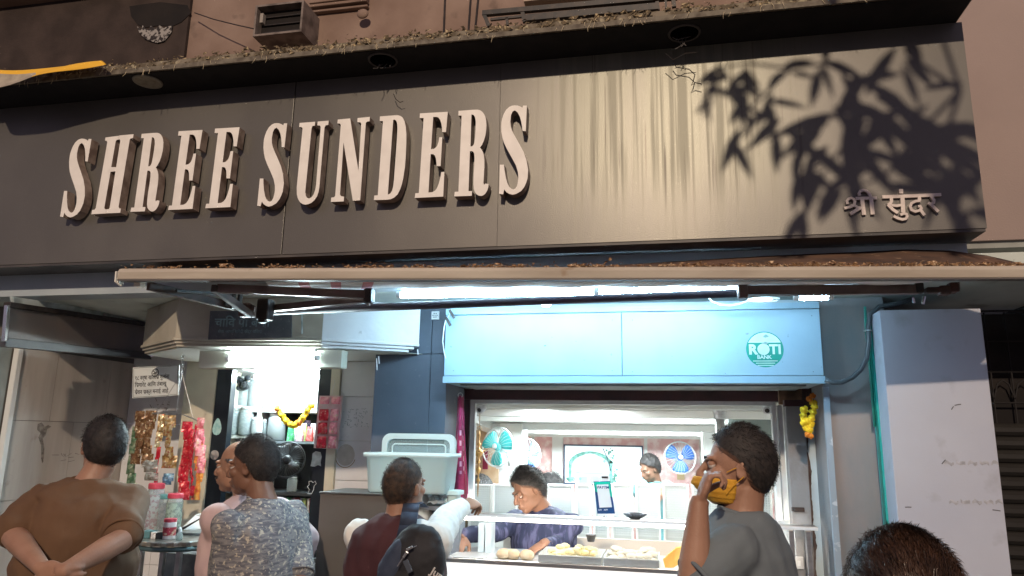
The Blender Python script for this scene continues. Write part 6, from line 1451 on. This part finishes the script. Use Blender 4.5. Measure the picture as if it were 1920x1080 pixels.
    # shirt
    c_=MB(); loft(c_,secs(.020),Rb)
    for sd in (-1,1):
        S,Ee,Ww=armpts[sd]
        if sleeve_m is None or True:
            if sleeve=='short': limb(c_,[S,S.lerp(Ee,.4),S.lerp(Ee,.82)],[.068,.067,.069]) if sleeve_m is None else None
            elif sleeve=='long' and sleeve_m is None: limb(c_,[S,S.lerp(Ee,.5),Ee],[.066,.060,.053]); limb(c_,[Ee,Ee.lerp(Ww,.5),Ee.lerp(Ww,.93)],[.053,.045,.037])
    def wrinkle(amp,sc_):
        def f(co,no):
            out=co.copy()
            for i in range(len(co)):
                p=Vector(co[i]); n1=noise.noise(Vector((p.x*sc_,p.y*sc_,p.z*sc_*.45))+Vector((seed*3.1,0,0))); n2=noise.noise(Vector((p.x*sc_*2.4+p.z*6,p.y*sc_*2.4,p.z*sc_*1.8)))
                r_=(1-abs(n1)*2); out[i]+=no[i]*(amp*(n1*.8+max(0,r_-.45)*.6+.45*n2))
            return out
        return f
    sh=remesh(c_,.0075,4,'shirt',shirt,root,.7,wrinkle(.014*wr,8.5))
    if sleeve_m is not None:
        for sd in (-1,1):
            S,Ee,Ww=armpts[sd]; c_=MB(); limb(c_,[S.lerp(tc(.06),.42),S,S.lerp(Ee,.5),Ee] if sd>0 else [S,S.lerp(Ee,.5),Ee],[.070,.0715,.064,.056] if sd>0 else [.062,.060,.054]); limb(c_,[Ee,Ee.lerp(Ww,.5),Ee.lerp(Ww,.93)],[.056,.050,.042])
            remesh(c_,.006,3,'sleeve',sleeve_m,sh,.7,wrinkle(.008,15))
    if sleeve=='short' and sleeve_m is None:
        for sd in (-1,1):
            S,Ee,Ww=armpts[sd]; c=S.lerp(Ee,.9); cm=MB(); cm.torus(c,.0635,.006,28,8,(Ee-S).to_track_quat('Z','Y').to_matrix()); cm.build('sleeve_hem',shirt,sh,smooth=True)
    # collar ring
    cm=MB(); cc=N+Vector((0,0,.006)); cm.torus(cc,.064*s,.0085,36,8,Rb@Matrix.Rotation(.22,3,'X')); cm.build('collar',sleeve_m or shirt,sh,smooth=True)
    # trousers and shoes
    tm=trousers or mat('dark_trousers',(.035,.038,.05),.85,col2=(.05,.05,.06),scale=20)
    c_=MB(); loft(c_,[(tc(torso_len-.10),sw*.9*g+.004,.125*g+.004),(tc(torso_len+.02),sw*.95*g,.13*g),(tc(torso_len+.10),sw*.9*g,.125*g)],Rb)
    for sd in (-1,1):
        h,k=kn[sd]; limb(c_,[h,k],[.095,.07]); limb(c_,[k,an[sd]],[.07,.055])
    remesh(c_,.014,2,'trousers',tm,root,1)
    for sd in (-1,1):
        A=an[sd]; e=MB(); e.sphere(A+Rb@Vector((0,.06,-.045)),(.045,.12,.04),16,10,Rb); e.build('shoe',mat('shoe_dark',(.03,.025,.02),.5),root,smooth=True)
    root['_sh']=0; del root['_sh']
    return dict(root=root,Rh=Rh,Rb=Rb,head=head,N=N,SH=SH,tc=tc,shirt=sh,arm=armpts)

def skinm(n,c,c2): return mat(n,c,.5,col2=c2,scale=9,bump=.15,bscale=180,spec=.4)
SK1=skinm('skin_brown',(.28,.15,.098),(.33,.185,.125)); SK2=skinm('skin_dark',(.16,.078,.048),(.20,.10,.065)); SK3=skinm('skin_tan',(.36,.21,.14),(.42,.26,.18))
HB=mat('hair_black',(.012,.010,.010),.7,col2=(.028,.022,.02),scale=60); HG=mat('hair_dark_brown',(.022,.016,.013),.75,col2=(.06,.035,.022),scale=50); HGY=mat('hair_greying',(.05,.045,.045),.6,col2=(.2,.19,.19),scale=80,lo=.5,hi=.62)

# 1 man in the brown T-shirt
M_bt=mat('brown_tshirt',(.125,.066,.034),.9,col2=(.10,.052,.027),scale=6,bump=.3,bscale=420)
hd=P(193,840,2.50); V=lambda x,y,Y:P(x,y,Y)
person('heavy-set man in a brown T-shirt seen from behind with hands clasped behind his back',hd,-55,0,2,-38,M_bt,SK1,HB,'short',.92,.150,1.38,
  arms={-1:(P(22,1000,2.27),P(78,1064,2.12),dict(d=(.9,-.05,-.25),n=(0,1,.1),curl=.5,side=-1)),1:(P(228,1012,2.34),P(122,1070,2.12),dict(d=(-.9,-.1,-.15),n=(0,1,.1),curl=.6,side=1))},trap=1.3,neck_dx=(-.035,-.02,0),seed=3,hair_len=.014,nst=4200,wr=1.0)
# 2 men at the kiosk
M_pat=mat('patterned_shirt',(.22,.215,.22),.85,col2=(.11,.11,.13),scale=60,stretch=(.35,.6,1.8),lo=.44,hi=.56,col3=(.46,.42,.34),s3=75,lo3=.57,hi3=.62)
person('man with thick dark hair in a speckled grey and cream shirt facing the kiosk',P(473,876,2.88),-92,-4,0,-78,M_pat,SK2,HB,'short',.99,.190,1.05,arms={-1:(P(432,1085,2.72),P(400,1040,2.95)),1:(P(560,1090,2.9),P(520,1130,2.9))},sleeve='short',seed=5,hair_len=.013,nst=3600,wr=.8,neck_dx=(.03,-.02,0))
M_ps=mat('pale_pink_shirt',(.55,.40,.39),.85,col2=(.48,.35,.36),scale=8,bump=.2,bscale=300)
person('balding man with moustache in a pale pink shirt partly hidden behind the speckled shirt',P(444,876,3.08),-88,-2,0,-80,M_ps,SK1,HGY,'bald',.96,.20,1.15,arms={-1:(P(430,1050,3.0),P(410,1100,3.1)),1:(P(575,1010,3.2),P(560,1090,3.3))},sleeve='long',seed=7,mous=True,nst=900,wr=.8,neck_dx=(.04,0,0))
# 3 customer with the sling bag
M_mr=mat('maroon_shirt',(.055,.016,.020),.85,col2=(.04,.012,.016),scale=6,bump=.2,bscale=350); M_ws=mat('white_sleeve',(.70,.70,.66),.85,col2=(.62,.62,.6),scale=6)
pc3=person('customer in a maroon shirt with white sleeves reaching over the counter with bag',P(760,914,2.78),22,4,2,16,M_mr,SK1,HG,'crop',.88,.178,1.08,
  arms={1:(P(838,972,3.05),P(868,950,3.34),dict(d=(.25,.6,.12),n=(-.3,.3,-1),curl=.75,side=1,s=1.05)),-1:(P(706,1080,2.92),P(720,1180,3.0))},sleeve='long',sleeve_m=M_ws,lsl=.1,neck_dx=(0,0,.01),seed=9,hair_len=.007,nst=5200)
# 4 vendor
M_vs=mat('navy_plaid_shirt',(.012,.016,.045),.85,col2=(.06,.06,.12),scale=30,stretch=(1,1,.2),lo=.5,hi=.6)
person('dark-haired vendor in a navy shirt bending over the counter and looking down',P(990,922,4.22),228,-24,6,205,M_vs,SK2,HB,'thick',.93,.185,1.0,
  arms={-1:(P(1050,1020,4.2),P(1022,1018,4.02),dict(d=(-.6,-.6,-.35),n=(0,0,-1),curl=.35,side=-1)),1:(P(925,1000,4.2),P(868,1003,4.0),dict(d=(-.15,-.5,-.7),n=(0,.6,-.5),curl=.3,side=1))},sleeve='long',seed=11,hair_len=.018,nst=4200,neck_dx=(.02,.06,.03),ground=.2)
# 5 man inside
M_tl=mat('teal_shirt',(.16,.33,.34),.85,col2=(.12,.28,.3),scale=10)
person('young man in a teal shirt deep inside the shop before the pinkish wall',P(1218,880,6.3),232,-22,0,215,M_tl,SK2,HB,'thick',.84,.165,.9,seed=13,nst=1200,ground=.2,vox=.007,arms={1:(P(1200,912,6.1),P(1213,925,6.0)),-1:(P(1245,915,6.2),P(1235,935,6.1))})
# 6 heads over the booth panels
person('seated diner whose greying hair top shows over the leftmost booth panel',P(902,925,5.45),200,-30,0,200,mat('olive_shirt',(.12,.12,.09),.9),SK2,HGY,'short',1.0,.18,1.0,seed=15,nst=900,ground=.2,vox=.008,seated=True)
person('seated diner mostly hidden behind the vendor with only a dark tuft of hair showing',P(1030,928,5.4),100,-25,0,120,mat('grey_shirt_dim',(.2,.2,.22),.9),SK2,HB,'thick',1.0,.16,1.0,seed=17,nst=900,ground=.2,vox=.008,seated=True,hair_len=.03)
# 7 masked man with the raised hand
M_gt=mat('grey_tshirt',(.135,.16,.175),.9,col2=(.115,.135,.15),scale=5,bump=.2,bscale=380)
p7=person('man in a grey T-shirt and yellow mask, one hand raised to his mouth',P(1380,878,2.25),-88,3,0,-78,M_gt,SK1,HB,'short',.94,.165,1.0,
  arms={-1:(P(1300,1095,2.02),P(1310,948,2.03),dict(d=(.22,.05,.6),n=(1,.1,-.15),curl=1.05,side=1,s=.95)),1:(P(1395,1110,2.5),P(1330,1090,2.4))},sleeve='short',seed=19,hair_len=.012,nst=4200,neck_dx=(-.03,.0,.0),lean=(0,.0))
Rh,hd,s=p7['Rh'],p7['head'],.95
vs=[];fs=[]; nu,nv=26,14
for i in range(nv+1):
    for k in range(nu+1):
        a_=(k/nu-.5)*math.pi*1.15; t=math.radians(84+ i/nv*62)
        d=Vector((math.sin(a_)*math.sin(t),math.cos(a_)*math.sin(t),math.cos(t)))
        r=Vector((.069,.088,.088)); nose=.024*math.exp(-((a_/.35)**2))*math.exp(-(((i/nv)-.22)/.3)**2)
        p=Vector((0,.022,-.040))+Vector((d.x*r.x,d.y*(r.y+nose),d.z*r.z*.92)); p+=d*.0018*math.sin(i*2.2); vs.append(hd+Rh@(p*s))
for i in range(nv):
    for k in range(nu): fs.append((i*(nu+1)+k,i*(nu+1)+k+1,(i+1)*(nu+1)+k+1,(i+1)*(nu+1)+k))
a=MB(); a.add(vs,fs); o=a.build('mask_shell',mat('yellow_mask',(.62,.33,.03),.8,col2=(.55,.27,.025),scale=8,bump=.3,bscale=200),None,smooth=True); s_=o.modifiers.new('s','SOLIDIFY'); s_.thickness=.002
fm=thing('face_mask','yellow cloth face mask worn by the man in the grey T-shirt','mask',tuple(hd)); me=o.data
for v in me.vertices: v.co-=fm.location
o.parent=fm
for q in (-1,1):
    a=MB(); 
    for z0,z1 in ((-.012,.012),(-.075,-.02)):
        a.tube([hd+Rh@Vector((q*.0675,.030,z0))*s,hd+Rh@Vector((q*.0765,.010,(z0+z1)/2))*s,hd+Rh@Vector((q*.083,-.018,z1))*s],.0014,5)
    a.build('ear_loop',mat('yellow_mask'),fm)
def obox(c,ex,ey,ez,R,n_,m,par,bev=.002):
    a=MB(); cs=[c+R@Vector((x,y,z)) for y in (-ey,ey) for (x,z) in ((-ex,-ez),(ex,-ez),(ex,ez),(-ex,ez))]; a.hexa(cs); return a.build(n_,m,par,bevel=bev)
# 8 head in the foreground
M_fg=mat('dark_shirt',(.05,.045,.05),.9)
person('near right foreground person of whom only dark brown hair shows',P(1706,1160,1.10),20,0,0,15,M_fg,SK2,mat('hair_brown_sheen',(.022,.012,.008),.42,col2=(.055,.026,.015),scale=26,lo=.4,hi=.62),'crop',.90,.18,1.0,seed=23,hair_len=.014,nst=26000,fine=True)

# ------------------------------------------------------------------ sling bag
bg_=thing('sling_bag','navy and black sling bag with wide strap worn on the customer back','bag',tuple(P(780,1040,2.55)))
M_nv=mat('navy_fabric',(.022,.032,.058),.8,col2=(.035,.045,.075),scale=10,bump=.3,bscale=400); M_bk=mat('black_fabric',(.010,.010,.012),.75,col2=(.02,.02,.024),scale=10,bump=.3,bscale=400)
b=MB(); c=P(775,1068,2.56); Rg=RZ(16)@Matrix.Rotation(.35,3,'Y')
b.sphere(c,(.118,.07,.165),20,16,Rg); b.sphere(c+Rg@Vector((.02,-.02,-.08)),(.11,.07,.12),20,16,Rg)
def bump_(co,no):
    out=co.copy()
    for i in range(len(co)): p=Vector(co[i]); out[i]+=no[i]*(.007*noise.noise(p*14)+.003*noise.noise(p*38))
    return out
remesh(b,.006,4,'body',M_bk,bg_,.8,bump_)
b=MB(); b.sphere(c+Rg@Vector((-.055,-.025,-.02)),(.055,.062,.115),20,14,Rg); remesh(b,.006,4,'front_pocket',M_nv,bg_,.8,bump_)
# strap over the right shoulder
pts=[P(757,1015,2.62),P(764,985,2.60),P(768,960,2.63),P(771,944,2.72),P(778,941,2.80),P(790,950,2.90)]
L0=[];R0=[]
for p in pts:
    q=Vector((math.cos(math.radians(-16)),math.sin(math.radians(-16))*-1*0,0))*.033; L0.append(p-q); R0.append(p+q)
a=MB()
for i in range(len(pts)-1):
    t=Vector((0,-.006,.003)); a.hexa([L0[i],R0[i],R0[i+1],L0[i+1],L0[i]-t,R0[i]-t,R0[i+1]-t,L0[i+1]-t])
a.build('strap',M_nv,bg_,smooth=True)
for (x,y,r) in ((760,1040,0),(768,1028,.5)):
    obox(P(x,y,2.475),.004,.003,.012,Matrix.Rotation(.6+r,3,'Y'),'zip_pull',M_steel,bg_,.001)
a=MB(); a.tube([P(745,1062,2.47),P(756,1045,2.475),P(768,1030,2.48),P(784,1022,2.50)],.0022,5); a.build('zip',mat('zip_grey',(.2,.2,.22),.4,metal=.5),bg_)
obox(P(765,1062,2.465),.010,.004,.022,Matrix.Rotation(-.5,3,'Y'),'buckle',mat('buckle_grey',(.06,.07,.09),.3),bg_,.003)
text('Jum',.036,mat('faded_print_bag',(.45,.42,.40),.7),'lettering',bg_,P(806,1075,2.468),xd=(.85,.1,-.5),zd=(.5,0,.85),ext=.0006,bold=.0008)
# watch cuff of the customer: thin bracelet
S_,E_,W2=pc3['arm'][1]
a=MB(); d=(W2-E_).normalized(); q=d.to_track_quat('Z','Y').to_matrix(); a.torus(E_.lerp(W2,.95),.030,.0035,24,6,q); a.build('bracelet',mat('bracelet_grey',(.3,.3,.32),.4,metal=.6),pc3['root'],smooth=True)

# ------------------------------------------------------------------ tree whose leaves shade the signboard
tr=thing('street_tree','leafy street tree standing beside the shop, its leaves shading the signboard','tree',(2.9,.6,0))
M_leaf=mat('mango_leaf',(.045,.09,.03),.5,col2=(.07,.12,.04),scale=6); M_bark=mat('bark',(.12,.09,.07),.9,col2=(.07,.05,.04),scale=18,bump=.6)
a=MB(); tk=[(2.9,.6,0),(2.85,.62,1.2),(2.95,.6,2.4),(2.8,.6,3.4),(2.6,.7,4.4)]; a.tube([Vector(p) for p in tk],[.14,.12,.11,.09,.06],12); a.build('trunk',M_bark,tr,smooth=True)
rnd=random.Random(31); TF=.155
def toward(px,py,f): S=P(px,py,YS); return S.lerp(LAMP,f)
twigs=[[(1800,170),(1720,250),(1620,230),(1540,215),(1470,240)],[(1720,250),(1640,160),(1560,118),(1480,128),(1400,118),(1345,128)],[(1720,250),(1660,330),(1580,360)],[(1800,170),(1760,300),(1800,390)],[(1620,230),(1560,300),(1500,330)],[(1480,128),(1440,170),(1395,215),(1385,260)],[(1800,170),(1700,100),(1690,60)]]
a=MB(); hub=Vector((2.7,.66,3.9))
for tw_ in twigs:
    a.tube([toward(x,y,TF) for x,y in tw_],[.010]+[.006]*(len(tw_)-2)+[.003],7)
a.tube([Vector((2.62,.7,4.35)),Vector((2.6,YS,5.0)).lerp(LAMP,TF),Vector((1.35,YS,4.9)).lerp(LAMP,TF),Vector((1.0,YS,4.1)).lerp(LAMP,TF),toward(1800,170,TF)],[.05,.03,.018,.010,.008],8); a.build('branch',M_bark,tr,smooth=True)
def leaf(base,dirn,L_,w_,mb,rnd):
    d=dirn.normalized(); nrm=Vector((rnd.gauss(0,.25),-1,rnd.gauss(.3,.25))); sd=d.cross(nrm).normalized()
    pts=[]; 
    for t,ww in ((0,.06),(.15,.6),(.4,1),(.65,.85),(.85,.42),(1,.02)):
        c=base+d*L_*t+Vector((0,0,-.18*L_*t*t)); pts.append((c-sd*w_*ww/2,c+nrm*.002,c+sd*w_*ww/2))
    vs=[v for tr_ in pts for v in tr_]; fs=[]
    for i in range(5):
        for j in (0,1): fs.append((i*3+j,i*3+j+1,i*3+j+4,i*3+j+3))
    mb.add(vs,fs)
clusters=[(1322,195,3,40),(1330,150,4,70),(1370,160,4,80),(1345,128,4,55),(1395,125,5,60),(1440,180,5,70),(1400,205,4,60),(1385,255,4,75),(1330,190,2,35),(1465,235,6,85),(1480,130,4,55),(1545,120,5,80),(1600,135,5,90),(1560,205,5,120),(1625,190,6,125),(1690,215,6,125),(1595,275,5,115),(1665,305,5,110),(1725,265,4,120),(1775,310,5,110),(1540,300,4,95),(1500,380,3,80),(1800,385,8,85),(1740,370,6,80),(1580,350,7,85),(1505,325,6,80),(1500,280,5,80),(1780,220,3,70),(1700,110,3,75),(1640,170,6,90),(1810,300,4,60),(1720,180,3,70),(1690,65,3,70)]
made=0
for (x,y,n_,L_) in clusters:
    B=toward(x,y,TF)
    for k in range(max(2,int(n_*.8))):
        ang=math.radians(rnd.choice((200,235,260,280,310,335))+rnd.gauss(0,16)); 
        if rnd.random()<.22: ang+=math.pi*.6
        d=Vector((math.cos(ang),rnd.uniform(-.35,.35),math.sin(ang)))
        m_=MB(); leaf(B+Vector((rnd.gauss(0,.015),rnd.gauss(0,.04),rnd.gauss(0,.015))),d,L_*.00195*rnd.uniform(.75,1.1),L_*.00195*rnd.uniform(.15,.30),m_,rnd)
        m_.build('leaf',M_leaf,tr); made+=1
a=MB(); rnd2=random.Random(77)
for k in range(900):
    c=Vector((rnd2.gauss(2.9,.55),rnd2.gauss(.2,.6),rnd2.gauss(5.0,.5))); 
    if c.x<1.9: continue
    leaf(c,Vector((rnd2.gauss(0,.6),rnd2.gauss(0,.6),-.6)),.16,.04,a,rnd2)
tag(a.build('crown',M_leaf,tr),kind='stuff')
# street lamp behind the viewer that lights the front
sl_=thing('street_lamp','tall street lamp across the pavement, opposite the signboard','lamp',(.15,-6.9,0))
a=MB(); a.tube([(.15,-6.9,-.15),(.15,-6.9,6.3),(.15,-6.75,6.75),(.15,-6.2,6.85)],[.07,.05,.04,.035],12); a.build('post',mat('post_grey',(.2,.2,.2),.5,metal=.5),sl_,smooth=True)
a=MB(); a.box(.05,.25,-6.3,-5.85,6.76,6.86); a.build('head',mat('post_grey'),sl_,bevel=.02)
